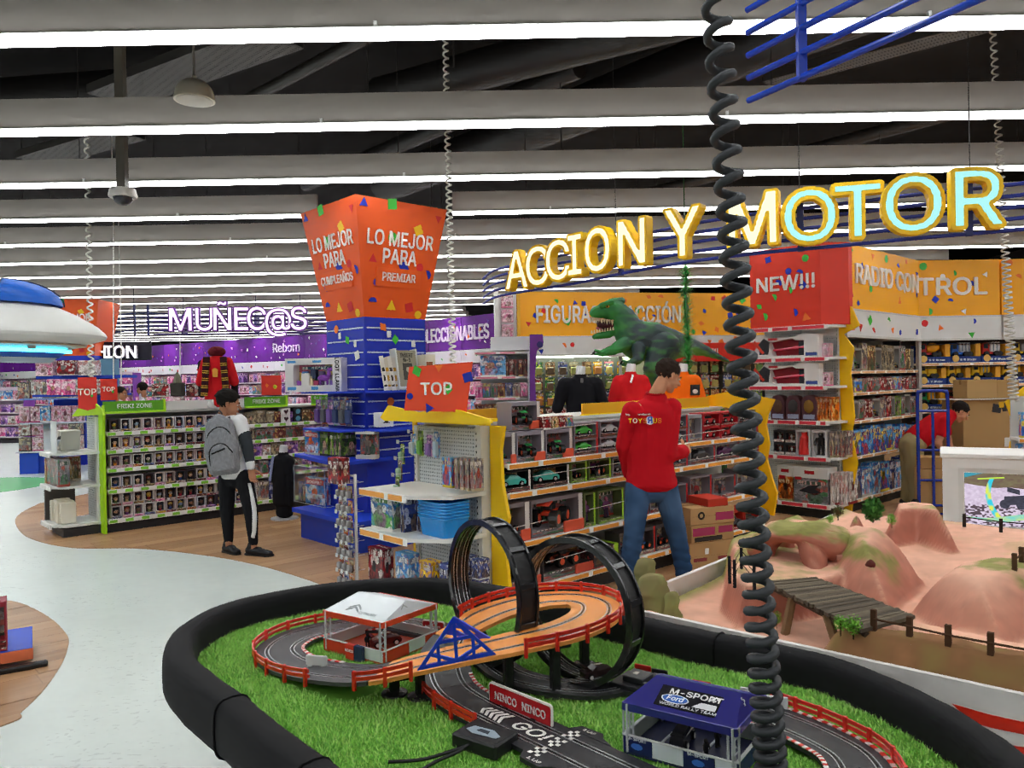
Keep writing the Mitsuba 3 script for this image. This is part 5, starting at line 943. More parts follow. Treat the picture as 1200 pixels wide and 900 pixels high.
for i in range(7): carton(mul(MU, T(kx(560 + 8.8 * i)[0], .05, z3)), .09, .1, .19, ['pink', 'mix', 'smoke', 'maroon', 'navy', 'grey', 'pink'][i], f'small toy box, {ORD[i]} in the row below the pale blue playset', 'toy box', 'small boxes below the playset', name='toy_box')
for i in range(6): carton(mul(MU, T(kx(560 + 11 * i)[0], .03, z3 - .3)), .11, .1, .22, ['maroon', 'maroon', 'brown', 'maroon', 'maroon', 'brown'][i], f'dark red toy box, {ORD[i]} in the row above the yellow header board', 'toy box', 'dark red boxes above the yellow board', name='toy_box')
# ======== far purple walls, their shelves, signs, the flying saucer
PWP = [(-27.0, 37.5), (-15.46, 31.0), (-9.2, 26.7), (-6.72, 25.0), (-.31, 17.98)]
rp = random.Random(4)
scene['doll_rows'] = {'type': 'twosided', 'b': {'type': 'principled', 'base_color': mikit.proc(print_fn), 'roughness': .5}}
for s in range(4):
    a, b = np.array(PWP[s]), np.array(PWP[s + 1]); ln = float(np.linalg.norm(b - a)); ang = math.degrees(math.atan2(*(b - a)[::-1])); M = frame(a, ang)
    k = thing('wall_shelf', ['purple topped wall of doll shelves behind the flying saucer', 'long purple wall with starry print over doll shelves, behind the scarfed mannequin', 'short purple wall with white script, just left of the blue pillar', 'purple wall reading COLECCIONABLES right of the blue pillar'][s], 'shelf')
    n = max(1, int(ln / 1.25))
    for i in range(n):                                       # the purple panels one by one
        part(k, 'panel', bx(i * ln / n + .008, (i + 1) * ln / n - .008, 0, .05, 2.46, 3.27), 'satin', ['#5c1c80', '#541878', '#64208a'][i % 3], M)
        part(k, 'band_panel', bx(i * ln / n + .008, (i + 1) * ln / n - .008, -.03, .05, 2.13, 2.45), 'satin', '#d8d8d8', M)
    part(k, 'confetti_print', *(lambda r_: (r_[0], 'satin', r_[1]))(confetti([(x, 2.48 + z, *r_) for x, z, *r_ in scatter(ln, .76, int(ln * 4.5), 60 + s, .04, ('white', '#b860c8', '#d08ad8', 'orange', 'purple'))] + [(x, 2.15 + z, *r_) for x, z, *r_ in scatter(ln, .28, int(ln * 2), 70 + s, .04, ('blue', 'orange', 'red', 'green'))], -.035)), M=M, kind='stuff')
    part(k, 'back_panel', bx(0, ln, .35, .4, 0, 2.13), 'satin', '#8a6a80', M)
    for z in (.15, .55, .95, 1.35, 1.75): part(k, 'shelf', bx(0, ln, .0, .36, z - .03, z), 'satin', '#d8d0d8', M)
    m_, u_ = [], []
    for z in (.16, .56, .96, 1.36, 1.76):                     # goods too far off to tell apart
        x = .05
        while x < ln - .3:
            w = rp.uniform(.16, .34); (v, f), uv = _quad_box(w - .01, .2, rp.uniform(.26, .33), rp.choice(['pink', 'pale', 'purple', 'sky', 'white', 'mix', 'pale', 'pink', 'smoke']), True); m_.append(mv((v, f), T(x + w / 2, .04, z))); u_.append(uv); x += w
    _emit(key('shelf_goods', k), join(*m_), 'doll_rows', None, M, uv=np.vstack(u_)); labels[k + '__shelf_goods'] = {'kind': 'stuff', 'label': 'rows of pink and purple doll boxes too far to tell apart'}
    if s == 3:
        part(k, 'lettering', text('COLECCIONABLES', .34, mul(M, T(ln - .3, -.002, 2.70)), .03, sx=.70, align=1), 'satin', '#efe6f2')
    if s == 2:
        part(k, 'lettering', text('Reborn', .30, mul(M, T(ln - .9, -.002, 2.75)), .03, bold=False), 'satin', '#f0e8f4')
    for i in range((0, 4, 2, 3)[s]):
        p = at(M, ((i + .5) * ln / (0, 4, 2, 3)[s], -.7, 3.65)); scene[f'wall_spot_{s}_{i}'] = {'type': 'spot', 'to_world': mi.ScalarTransform4f().look_at(origin=p.tolist(), target=at(M, ((i + .5) * ln / (0, 4, 2, 3)[s], 0, 2.6)).tolist(), up=[0, 0, 1]), 'intensity': {'type': 'rgb', 'value': [3.2, 2.2, 3.4]}, 'cutoff_angle': 42.0, 'beam_width': 20.0}
# glowing MUÑEC@S letters, each on its own, and their rails
def sign_letter(ch, h, M, depth, body, glow, inset, label, cat='letter', name='sign_letter', group=None, rad=3.0, wgt=.15, sx=1.0, bold=True):
    k = thing(name, label, cat, group); from shapely import affinity
    p = affinity.scale(text_poly(ch, h, bold), sx, 1, origin=(0, 0)); x0, y0, x1, y1 = p.bounds; p = affinity.translate(p, -(x0 + x1) / 2, 0)
    R_ = M @ UPRIGHT
    part(k, 'shell', mv(ext(p.buffer(inset * .6), depth), R_), 'satin', body)
    g_ = p.buffer(-inset * .6); _emit(key('glowing_face', k), mv(ext(g_, .004), R_ @ T(0, 0, depth)), 'letter_face', None, emitter={'type': 'area', 'radiance': {'type': 'rgb', 'value': [rad * c for c in glow]}, 'sampling_weight': wgt}); return k
names = {'@': 'at sign', 'Ñ': 'N with a tilde'}
xs_ = [(213, 'M'), (241, 'U'), (262, 'Ñ'), (284, 'E'), (302, 'C'), (327, '@'), (351, 'S')]
for i, (px, ch) in enumerate(xs_):
    Y = 17.6 - .07 * i; p = A(px, 387.5 - .2 * i + (1 if ch == '@' else 0), Y); sign_letter(ch, .50 if ch != '@' else .5, frame(p, 8), .1, '#6a3090', (.95, .66, 1.0), .02, f'glowing white and violet letter {names.get(ch, ch)} of the sign over the purple wall', rad=1.0, wgt=.08, sx=.96)
k = thing('sign_rail', 'dark purple curved rails carrying the glowing violet letters', 'rail')
for i in range(5): part(k, 'rail', tube(spline([A(180, 372 + 5 * i, 17.95), A(260, 371 + 5 * i, 17.72), A(330, 370 + 5 * i, 17.42), A(384, 371 + 5 * i, 18.3), A(376, 375 + 4 * i, 19.5), A(330, 381 + 3 * i, 20.5)], 8), .018, 6), 'satin', '#3a2a66', smooth=True)
for x in (215, 300, 352): part(k, 'hanger', tube([A(x, 372, 17.75), (A(x, 372, 17.75)[0], 17.75, ZC)], .008, 5), 'satin', '#2c2440'); part(k, 'strut', bx(-.015, .015, -.08, .2, -.34, .12), 'satin', '#3a2a66', frame(A(x, 375, 17.8)))
k = thing('sign_rail', 'dark blue rails hanging left of the glowing violet letters', 'rail')
for i in range(5): part(k, 'rail', tube(spline([A(120, 371 + 5 * i, 19), A(160, 367 + 5 * i, 18.8), A(200, 368 + 5 * i, 18.6)], 8), .018, 6), 'satin', '#22306c', smooth=True)
for x in (158, 174): part(k, 'strut', bx(-.02, .02, -.02, .02, 0, .75), 'satin', '#22306c', frame(A(x, 393, 18.7)))
for i, ch in enumerate('FASHION'):
    p = A([72, 85, 98, 119.5, 129, 141, 155.5][i], 419.5, 17.3)
    sign_letter(ch, .27, frame(p, 2), .06, '#b8b4c0', (1, .97, 1), .004, f'glowing white letter {ch}, {ORD[i]} of the FASHION sign behind the saucer', rad=1.2, wgt=.05)
single('sign_board', bx(-1.3, .95, 0, .04, -.06, .36), 'satin', '#1a1626', 'dark board behind the white FASHION letters', 'sign', None, frame(A(127, 419.5, 17.34), 2))
for x in (-1.2, .6): single('hanging_wire', tube([A(127, 419.5, 17.36) + [x, 0, .3], (A(127, 419.5, 17.36)[0] + x, 17.36, ZC)], .008, 5), 'satin', '#3a3a40', f'thin dark wire holding the FASHION sign board, {["hidden", "visible"][x > 0]} end', 'wire')
# the flying saucer lamp
k = thing('flying_saucer', 'white flying saucer lamp with a blue dome and cyan light underneath, at the left edge', 'lamp'); C_ = A(5, 378, 6.4); r_ = 107 / 900 * 6.4; MSa = mul(T(*C_), Ry(1.5))
hull = [(0, .02), (r_ * .45, .075), (r_ * .62, .06), (r_ * .85, -.005), (r_ * .985, -.085), (r_, -.105), (r_ * .99, -.13), (r_ * .82, -.155), (r_ * .74, -.165)]
part(k, 'hull', mv(lathe([(0, .19)] + [(r_ * .30, .185), (r_ * .5, .145)] + [(r_ * .7, .075), (r_ * .9, -.015), (r_ * .985, -.075), (r_, -.10), (r_ * .985, -.125), (r_ * .8, -.17), (r_ * .70, -.185), (0, -.185)], 56), MSa), 'satin', '#dededa', smooth=35)
part(k, 'trim_ring', mv(lathe([(r_ * .68, -.19), (r_ * .79, -.176), (r_ * .79, -.19), (r_ * .66, -.205)], 48), MSa), 'satin', '#a8947c')
dm = np.array([(math.cos(a) * r_ * .56, .15 + math.sin(a) * .21) for a in np.linspace(0, math.pi / 2, 9)]); dm[-1, 0] = 0
part(k, 'dome', mv(lathe(dm, 40), MSa), 'satin', '#0c5cc4', label='glossy blue dome', smooth=True)
for a in (.5, -1.1, 2.2): part(k, 'dome_rib', mv(tube([(r_ * .57 * math.cos(t) * math.cos(a), r_ * .57 * math.cos(t) * math.sin(a), .152 + math.sin(t) * .215) for t in np.linspace(0, 1.57, 8)], .006, 6), MSa), 'satin', '#12284c')
part(k, 'glow_ring', mv(lathe([(r_ * .34, -.215), (r_ * .64, -.215), (r_ * .65, -.245), (r_ * .34, -.245)], 48), MSa), 'strip_light', None, label='cyan glowing ring', emitter={'type': 'area', 'radiance': {'type': 'rgb', 'value': [.1, 1.6, 2.4]}, 'sampling_weight': .2})
part(k, 'under_ring', mv(lathe([(r_ * .2, -.25), (r_ * .58, -.25), (r_ * .52, -.29), (r_ * .2, -.29)], 40), MSa), 'satin', '#20509c'); part(k, 'foot_plate', mv(lathe([(0, -.29), (r_ * .5, -.29), (r_ * .44, -.33), (0, -.33)], 40), MSa), 'satin', '#b0bcc8')
for a in np.arange(8) * math.pi / 4: part(k, 'strut', mv(bx(r_ * .3, r_ * .66, -.03, .03, -.225, -.195), mul(MSa, Rz(math.degrees(a) + 10))), 'satin', '#b4b8b0')
for x in (-.25, .13, .0): part(k, 'hanging_rod', mv(bx(x - .008, x + .008, -.3, -.28, .2, ZC - C_[2]), T(*C_)), 'satin', '#c8c8c4')
# second, farther pillar lantern and the doll shelves at the left
pillar((A(62, 430, 16.8)[0], 16.8), .86, 'farther blue pillar with an orange lantern, behind the flying saucer', main=False, EX=7)
def dollrack(M, L_, zs, lab, where, sts, w0=(.2, .3), h=.3, board='#e4dce4', hd='#b070c0', postcol='#7a3c9c', d=.36, cat='doll box', nm='doll_box'):
    k = thing('gondola', lab, 'shelf'); part(k, 'back_panel', bx(0, L_, d, d + .04, .1, zs[-1] + .4), 'satin', '#cfc0cc', M); part(k, 'plinth', bx(0, L_, .03, d, 0, .1), 'satin', '#2c262c', M); part(k, 'end_panel', bx(L_, L_ + .05, -.03, d + .05, 0, zs[-1] + .36), 'satin', postcol, M)
    for j, z in enumerate(zs):
        part(k, 'shelf', bx(0, L_, 0, d, z - .03, z), 'satin', board, M); x = .02; i = 0; r = random.Random(zlib.crc32(lab.encode()) + j)
        while x < L_ - .12:
            w = r.uniform(*w0); st = r.choice(sts); carton(mul(M, T(x + w / 2, .02, z)), min(w, L_ - x) - .012, .18, h * r.uniform(.8, 1), st, f'{dict(pale="pale pink", sky="pale blue").get(st, st)} doll box, {ORD[i]} along the {ORD[j]} shelf up, {where}', cat, f'doll boxes {where}', name=nm); x += w; i += 1
PS = ['pink', 'pale', 'purple', 'white', 'sky', 'pink']
p = G(-28, 516, .1); dollrack(frame((p[0], p[1]), -5), 1.62, [.2, .58, .95, 1.35], 'white doll shelf with a purple end panel at the left edge', 'at the left edge', PS)
p = G(38, 528, .0); dollrack(frame((p[0] - .9, p[1] + 2.2), 0), 2.6, [1.1, 1.5, 1.75], 'far doll shelf just left of the farther blue pillar', 'left of the far pillar', PS, h=.3)
bl = thing('display_table', 'blue plinth with clear packed dolls beside the lime gondola end', 'display table'); p = G(45, 555); M = frame((p[0], p[1]), 10)
s_ = 900 / p[1]; part(bl, 'plinth', bx(-.34, .0, 0, .7, 0, .42), 'satin', '#2448b8', M); part(bl, 'plinth', bx(0.0, .5, .05, .7, 0, .40), 'satin', '#1c3aa0', M); part(bl, 'table_top', bx(-.38, .9, -.05, .75, .42, .45), 'satin', '#ccd0dc', M)
part(bl, 'column', bx(.25, .75, .4, .75, .45, 1.9), 'satin', '#2040b4', M)
for z in (1.02, 1.5): part(bl, 'shelf', bx(-.3, 1.0, -.05, .4, z - .03, z), 'satin', '#7088c8' if z > 1.2 else '#b0b4c4', M)
rr2 = random.Random(9)
for j, (z, n) in enumerate(((.45, 5), (.75, 5), (1.02, 6), (1.5, 5))):
    for i in range(n): carton(mul(M, T(-.24 + i * 1.15 / n, .0 + .03 * (i % 2), z)), 1.05 / n, .2, (.28, .25, .32, .33)[j], rr2.choice(['pale', 'white', 'sky', 'grey', 'pale']), f'pale doll box, {ORD[i]} from the far side, {["lowest", "second", "third", "top"][j]} tier of the blue plinth', 'doll box', 'doll boxes on the blue plinth', name='doll_box')
rr3 = random.Random(13)
for i in range(4): p = A(63 + 17 * i, 463, 13.2); carton(frame(p, 3), .23, .2, .27, rr3.choice(['pale', 'pink', 'white']), f'pale pink doll box, {ORD[i]} on the blue shelf below the far lantern', 'doll box', 'doll boxes below the far lantern', name='doll_box')
for i in range(3): p = A(52 + 25 * i, 440, 13.6); carton(frame(p, 3), .3, .2, .27, ['pale', 'red', 'white'][i], f'{["pale", "red and white", "white"][i]} doll box, top shelf under the far lantern', 'doll box', None, name='doll_box')
k = thing('display_shelf', 'blue shelf boards below the far orange lantern', 'shelf'); p = A(42, 441, 13.7)
part(k, 'shelf', bx(0, 1.55, 0, .5, -.05, 0), 'satin', '#1c3cb0', frame(p, 3)); part(k, 'shelf', bx(0.1, 1.45, -.3, .5, -.37, -.33), 'satin', '#1c3cb0', frame(p, 3)); part(k, 'column', bx(.9, 1.2, .2, .5, -p[2], -.05), 'satin', '#1c34a0', frame(p, 3))
single('teal_locker', bx(-.05, .22, 0, .3, -.9, .36), 'satin', '#5a84a0', 'tall pale teal cabinet beside the far lantern pillar', 'cabinet', None, frame(A(119, 441, 15.9)))
# ======== the ring of rails with the letters ACCION Y MOTOR
cv = spline([(-.42, 10.9), (-.25, 10.1), (.085, 9.53), (.43, 9.1), (.80, 8.6), (1.06, 8.1), (1.32, 7.68), (1.67, 7.22), (2.0, 6.93), (2.28, 6.72), (2.56, 6.58), (2.92, 6.38), (3.2, 6.2), (3.5, 6.05), (3.79, 5.92), (4.4, 5.62), (5.6, 5.2)], 10)
k = thing('sign_rail', 'curved dark blue rails carrying the big yellow letters ACCION Y MOTOR', 'rail')
for i in range(5): part(k, 'rail', tube(np.column_stack([cv + np.array([.035, .06]), np.full(len(cv), 2.80 + .088 * i)]), .016, 8), 'satin', '#263694', smooth=True)
for j in (52, 98, 134): part(k, 'strut', bx(-.025, .025, .04, .08, 2.78, 3.30), 'satin', '#1c2a6c', frame((*cv[j], 0), math.degrees(math.atan2(*(cv[j + 1] - cv[j - 1])[::-1])))); part(k, 'hanger', tube([(*cv[j], 3.3), (*cv[j], ZC)], .004, 5), 'satin', '#333333')
LET = [(614, 337.5, 'A'), (635, 334, 'C'), (660, 328, 'C'), (680, 322.5, 'I'), (707, 317.5, 'O'), (746, 310.5, 'N'), (806, 301, 'Y'), (886, 288, 'M'), (946, 284, 'O'), (1003, 279, 'T'), (1066, 272, 'O'), (1140, 266.5, 'R')]
cnt_l = {}
for px, py, ch in LET:
    d = ray(px, py); az = d[0] / d[1]; j = int(np.argmin(np.abs(cv[:, 0] / cv[:, 1] - az))); j = min(max(j, 2), len(cv) - 3); p = cv[j]; tn = cv[j + 2] - cv[j - 2]; zb = CAM[2] + d[2] / d[1] * p[1]
    i = cnt_l[ch] = cnt_l.get(ch, 0) + 1; tot = sum(c == ch for _, _, c in LET); motor = px > 900
    h = .435 * (1 if not motor else .97)
    sign_letter(ch, h, frame((p[0], p[1], zb), math.degrees(math.atan2(tn[1], tn[0])) * (.82 if not motor else .5)), .11 if not motor else .09, '#f4c40c', (.40, .92, .90) if motor else (1.0, .97, .60), .026 if motor else .02, f'big yellow edged glowing letter {ch}{", " + ORD[i - 1] + " one," if tot > 1 else ""} of ACCION Y MOTOR', rad=.62 if motor else .72, wgt=.1, sx=[.92, 1.08][motor])
k = thing('overhead_rails', 'bright blue parallel rails with a vertical strut overhead at the top right', 'rail')
e0, e1 = G(877, 118, 2.85), G(1145, 0, 2.85); e2 = e0 + (e1 - e0) * 1.7
for i in range(5): part(k, 'rail', tube([e0 + [0, 0, .093 * i], (e0 + e2) / 2 + [0, 0, .093 * i], e2 + [0, 0, .093 * i]], .0125, 10), 'gloss', '#1c40b4', smooth=40)
pm = e0 + (e1 - e0) * .30; part(k, 'strut', bx(-.016, .016, -.0, .03, 2.84, 3.45), 'satin', '#1c3aa4', frame((pm[0], pm[1], 0), 0)); part(k, 'hanger', tube([(pm[0], pm[1] + .015, 3.4), (pm[0], pm[1] + .015, ZC)], .005, 6), 'satin', '#333333')
pm = e0 + (e1 - e0) * 1.3; part(k, 'strut', bx(-.016, .016, -.0, .03, 2.84, 3.45), 'satin', '#1c3aa4', frame((pm[0], pm[1], 0), 0)); part(k, 'hanger', tube([(pm[0], pm[1] + .015, 3.4), (pm[0], pm[1] + .015, ZC)], .005, 6), 'satin', '#333333')
# small display in the lower left corner
k = thing('display_stand', 'low blue and orange display foot with a black edge in the lower left corner', 'display stand'); p = G(38, 768, .06); M = frame((p[0], p[1]), 32)
part(k, 'base', bx(-1.0, 0, -.0, .5, .05, .11), 'satin', '#2848c0', M); part(k, 'orange_edge', bx(-1.0, .004, -.006, 0, .04, .106), 'satin', '#e0744c', M); part(k, 'black_foot', bx(-1.0, .08, -.1, -.04, 0, .035, .01), 'satin', '#161616', M); part(k, 'board', bx(-1.0, -.3, .04, .1, .11, .62), 'satin', '#2c52cc', M)
winbox(mul(M, T(-.30, .02, .112)), .34, .16, .30, 'red', 'red framed toy box with a toy vehicle in the lower left corner', 'toy box', None, '#8a2430', ('suv', '#c8a020'), back='grey', mb=.07, name='toy_box')
# ======== people
SKIN, SKIN2 = '#c08a6c', '#a8765a'
def hand(M, side, curl=.35):
    """palm and five fingers; local: wrist at 0, fingers along -z, palm towards -x*side, thumb to the front (-y); metres"""
    b = Body(); b.bone((0, 0, 0), .026, (0, 0, -.03), .028, (.7, 1, 1), (.62, 1.15, 1)); b.bone((0, 0, -.03), .03, (0, 0, -.085), .03, (.5, 1.2, 1), (.45, 1.3, 1))
    for i, (y, l) in enumerate(((-.030, .070), (-.010, .080), (.010, .076), (.029, .060))):
        p = np.array([0, y, -.085]); d = 0.0; r = .0095
        for s in range(3):
            d += curl * (.6, 1, .9)[s]; q = p + (l * (.45, .32, .23)[s]) * np.array([-side * math.sin(d), 0, -math.cos(d)]); b.bone(p, r, q, r * .93); p, r = q, r * .93
    p = np.array([-side * .005, -.030, -.03]); 
    for d_, l, r in (((-side * .35, -.75, -.6), .045, .0125), ((-side * .6, -.35, -.75), .035, .0105), ((-side * .7, -.05, -.7), .024, .0095)):
        d_ = np.array(d_) / np.linalg.norm(d_); q = p + d_ * l; b.bone(p, r, q, r * .92); p = q
    v, f = b.done(.006, 6); return mv((v, f), M)
def look(o, zdir, fwd):
    """frame whose -z runs along zdir and whose -y is as near as may be to fwd"""
    z = -np.asarray(zdir, float); z /= np.linalg.norm(z); y = -np.asarray(fwd, float); y -= z * (y @ z); y /= np.linalg.norm(y); x = np.cross(y, z); M = np.eye(4); M[:3, 0], M[:3, 1], M[:3, 2], M[:3, 3] = x, y, z, o; return M
def head(par, c, face, tilt, skin, haircol, hr=.105, hair='short'):
    """head at c looking along face (unit, horizontal), tilted down by tilt degrees; children: eyes, brows, mouth, hair, ears"""
    a = math.degrees(math.atan2(face[1], face[0])); M = mul(T(*c), Rz(a + 90), Rx(tilt)); s = hr / .105     # looks along -y
    b = Body(); b.blob((0, .012, .035), np.array((.076, .095, .085)) ); b.bone((0, -.02, -.01), .066, (0, -.045, -.07), .038); b.bone((0, -.02, -.05), .055, (0, -.058, -.088), .026)
    b.bone((-.03, -.035, -.035), .043, (.03, -.035, -.035), .043); b.bone((0, -.085, .01), .010, (0, -.112, -.022), .014); b.bone((0, -.083, .028), .014, (0, -.07, .0), .02)
    b.bone((-.012, -.087, -.05), .011, (.012, -.087, -.05), .011); b.bone((0, .03, -.05), .046, (0, .03, -.12), .046)
    for s_ in (-1, 1): b.bone((s_ * .078, .012, .012), .012, (s_ * .08, .008, -.02), .009, (.55, 1.4, 1.6), (.55, 1.2, 1.1))
    v, f = b.done(.010, 8); part(par, 'head', (v * s, f), 'matte', skin, M, smooth=True); hk = par + '__head'
    for s_ in (-1, 1):
        part(hk, 'eye', mv(ball((s_ * .03, -.083, .008), (.012, .008, .007), 2), M @ S(s)), 'gloss', '#e8e4e0'); part(hk, 'iris', mv(ball((s_ * .03, -.0885, .008), (.0055, .004, .0055), 2), M @ S(s)), 'gloss', '#1c1410')
        part(hk, 'eyebrow', mv(tube([(s_ * .014, -.094, .026), (s_ * .03, -.094, .031), (s_ * .046, -.084, .026)], [.004, .005, .003], 6), M @ S(s)), 'matte', haircol)
    part(hk, 'lips', mv(ball((0, -.098, -.052), (.022, .006, .006), 2), M @ S(s)), 'matte', '#9c5448')
    q = []
    v, f = ball((0, .022, .045), (.084, .1, .088), 4); n = meshkit.noise(v * 70, 3) - .5; front = v[:, 1] < -.055; low = (v[:, 2] < -.0) & (v[:, 1] < .03); 
    v = v + (v - np.array([0, .022, .045])) / .09 * (n * .012)[:, None]; keep = ~((front & (v[:, 2] < .072)) | (v[:, 2] < -.035) | ((v[:, 1] < -.005) & (v[:, 2] < .03)))
    f = f[keep[f].any(1)]
    if hair == 'mop': v = v + np.where(v[:, 2:3] > .05, (v - np.array([0, .02, .04])) * .16, 0)
    part(par, 'hair', mv((v, f), M @ S(s)), 'matte', haircol, smooth=True)
    return M
def shoe(par, ank, toe, col, sole, w=.048, h=.09):
    ank, toe = np.asarray(ank, float), np.asarray(toe, float); d = toe - ank; d[2] = 0; L_ = np.linalg.norm(d); d /= L_; M = np.eye(4); M[:3, 0] = d; M[:3, 1] = np.cross([0, 0, 1], d); M[:3, 3] = (*ank[:2], 0)
    b = Body(); b.bone((-.05, 0, .05), .042, (.06, 0, .045), .045, (1, 1, .9)); b.bone((.06, 0, .045), .043, (L_ * .92, 0, .034), .036, (1, 1, .8), (1, 1.15, .75)); b.bone((-.04, 0, .06), .04, (-.02, 0, .10), .042)
    v, f = b.done(.012, 6); v[:, 2] = np.maximum(v[:, 2], .012); k = part(par, 'shoe', (v, f), 'satin', col, M, smooth=True)
    part(k, 'sole', mv(ext(LineString([(-.055, 0), (.05, .0), (L_ * .95, 0)]).buffer(.044), .022), M), 'satin', sole); part(k, 'laces', join(*[tube([(x, -.022, .075 - .18 * (x - .05)), (x + .008, .022, .075 - .18 * (x - .05))], .004, 5) for x in (.05, .075, .10)]), 'matte', '#303030', M, kind='stuff')

# -- the employee in the long red shirt at the gondola
em = thing('person', 'man in red long sleeves and blue jeans by the toy car shelves, seen from behind', 'person')
Ye = 5.82
def e(px, py, dy=0.0): return A(px, py, Ye + dy)
hipL, hipR = e(748, 572, -.0), e(779, 570, .03); kneeL, kneeR = e(743, 622, -.10), e(793, 624, .06); ankL, ankR = e(731, 690, -.16), e(805, 690, .02)
ankL[2] = ankR[2] = .085
shL, shR = e(741, 482, -.02), e(787, 478, .06); neck = e(768, 461, .02); chest = e(763, 500, .02); waist = e(762, 548, .02)
elL, elR = e(731, 522, .02), e(783, 532, -.02); haL, haR = e(737, 560, .16), e(802, 527, .16)
b = Body(); b.bone(hipL, .085, kneeL, .062).bone(kneeL, .06, ankL, .04).bone(hipR, .085, kneeR, .062).bone(kneeR, .06, ankR, .04).bone(waist, .11, (hipL + hipR) / 2, .11, (1.1, .8, 1), (1.1, .8, .8)).bone(waist, .11, chest, .12, (1.1, .8, 1), (1.15, .8, 1)).bone(shL, .06, shR, .06).bone(neck, .048, e(776, 446, .02), .044)
b.bone(shL, .055, elL, .042).bone(elL, .04, haL, .028).bone(shR, .055, elR, .042).bone(elR, .04, haR, .028)
part(em, 'body', b.done(.03, 8), 'matte', SKIN, smooth=True)
b = Body(); b.bone(hipL, .100, kneeL, .076, (1.02, .95, 1)).bone(kneeL, .074, ankL + [0, 0, .01], .055).bone(hipR, .100, kneeR, .076).bone(kneeR, .074, ankR + [0, 0, .01], .055).bone((hipL + hipR) / 2 + [0, 0, .13], .135, (hipL + hipR) / 2 - [0, 0, .03], .13, (1.15, .85, 1), (1.12, .8, .7))
for (a_, b_, n_) in ((kneeL, ankL, 5), (kneeR, ankR, 5)):
    for i in range(n_):
        t = .08 + .8 * i / n_; p = a_ * (1 - t) + b_ * t; b.bone(p + [-.02, -.02, .012], .052, p + [.02, -.02, -.012], .052)
v, f = b.done(.018, 6); zz_ = v[:, 2]; fade = np.clip(meshkit.fbm(v * 5, 3, 4) * 1.5 - .3, 0, 1)[:, None]; wear = np.exp(-((zz_ - .72) / .22) ** 2)[:, None]; col = L('#243c5c') * (1 - .6 * fade * wear) + L('#6484a8') * .6 * fade * wear
jk = part(em, 'jeans', (v, f), 'cloth', col * np.ones((len(v), 3)), smooth=True)
hem = (hipL + hipR) / 2 + [0, 0, .03]
b = Body(); b.bone(chest + [0, .0, .05], .17, waist, .155, (1.12, .72, 1), (1.14, .8, 1)).bone(waist, .155, hem, .165, (1.14, .8, 1), (1.2, .87, .5)).bone(shL + [.02, 0, -.02], .078, shR + [-.02, 0, -.02], .078, (1, 1, .9), (1, 1, .9)).bone(neck + [0, .01, -.03], .075, chest, .15, (1.2, .9, .6), (1.12, .75, 1))
b.bone(shL, .078, elL, .062).bone(elL, .06, haL + (elL - haL) * .12, .042).bone(shR, .078, elR, .064).bone(elR, .062, haR + (elR - haR) * .2, .042)
rs = random.Random(3)
for a_, b_ in ((shR, elR), (elR, haR), (shL, elL)):
    for i in range(4):
        t = .2 + .2 * i; p = a_ * (1 - t) + b_ * t; o = np.array([rs.uniform(-.02, .02), -.012, rs.uniform(-.01, .01)]); b.bone(p + o, .056, p - o * .5 + [.012, 0, -.014], .054)
v, f = b.done(.018, 7); v = v + (meshkit.fbm(v * 7, 3, 9) - .5)[:, None] * np.array([.012, .012, 0]); v[:, 2] = np.maximum(v[:, 2], hem[2] - .055)
shk = part(em, 'shirt', (v, f), 'cloth', '#b81420', smooth=True, label='red long sleeved shirt with small lettering on its back'); part(shk, 'collar', tube(spline([neck + np.array([.062 * math.cos(t), .05 * math.sin(t) + .005, .012 * math.sin(t) + .0]) for t in np.arange(12) * math.pi / 6], 3, True), .011, 8, True), 'cloth', '#9c1019', smooth=True)
vv = v; 
def on_back(px, py):
    d = ray(px, py); t = trimesh.Trimesh(v, f, process=False); loc, _, _ = t.ray.intersects_location([CAM], [d]); return loc[np.argmin(np.linalg.norm(loc - CAM, axis=1))] if len(loc) else A(px, py, Ye - .12)
pa, pb_ = on_back(735, 493), on_back(760, 492); dx = pb_ - pa; MBk = frame((pa + pb_) / 2, math.degrees(math.atan2(dx[1], dx[0])) )
MBk = mul(T(0, 0, 0), frame((pa + pb_) / 2 + np.array([.0, -.012, -.02]), math.degrees(math.atan2(dx[1], dx[0]))), Rx(-4))
wl = float(np.linalg.norm(pb_ - pa)); x = -wl * .46
for ch, c in zip("TOYSRUS", ('#f0d020', '#f0e8e0', '#f0d020', '#e8802c', '#2c50c0', '#f0d020', '#e8802c')):
    m = text(ch, .034 if ch != 'R' else .045, np.eye(4), .003, align=0); w_ = m[0][:, 0].max()
    if ch == 'R': m = mv(m, S(-1, 1, 1)); m[0][:, 0] += w_; part(shk, 'star_print', mv(lathe([(0, -.001), (.032, -.001), (.032, 0), (0, 0)], 16), mul(MBk, T(x + w_ / 2, .001, .018), Rx(90))), 'satin', '#e8e4f4')
    part(shk, 'letter_print', mv(m, mul(MBk, T(x, -.001, 0))), 'satin', c); x += w_ + .006
part(shk, 'line_print', join(*[mv(text(s_, .014, np.eye(4), .002, align=0), mul(MBk, T(x_, 0, .058))) for s_, x_ in (('jugamos', -.09), ('contigo en', .0))]), 'satin', '#f0e4e0', kind='stuff')
hd_ = e(783, 441, .04); face = np.array([.86, .35]); face /= np.linalg.norm(face); head(em, hd_, face, 24, SKIN, '#2a1e18')
arm = haR - elR; part(em, 'hand', hand(look(haR - arm / np.linalg.norm(arm) * .02, arm, (0, .3, 1)), -1, .5), 'matte', SKIN, smooth=True); arm2 = haL - elL; part(em, 'hand', hand(look(haL, arm2, (.3, 1, 0)), 1, .4), 'matte', SKIN, smooth=True)
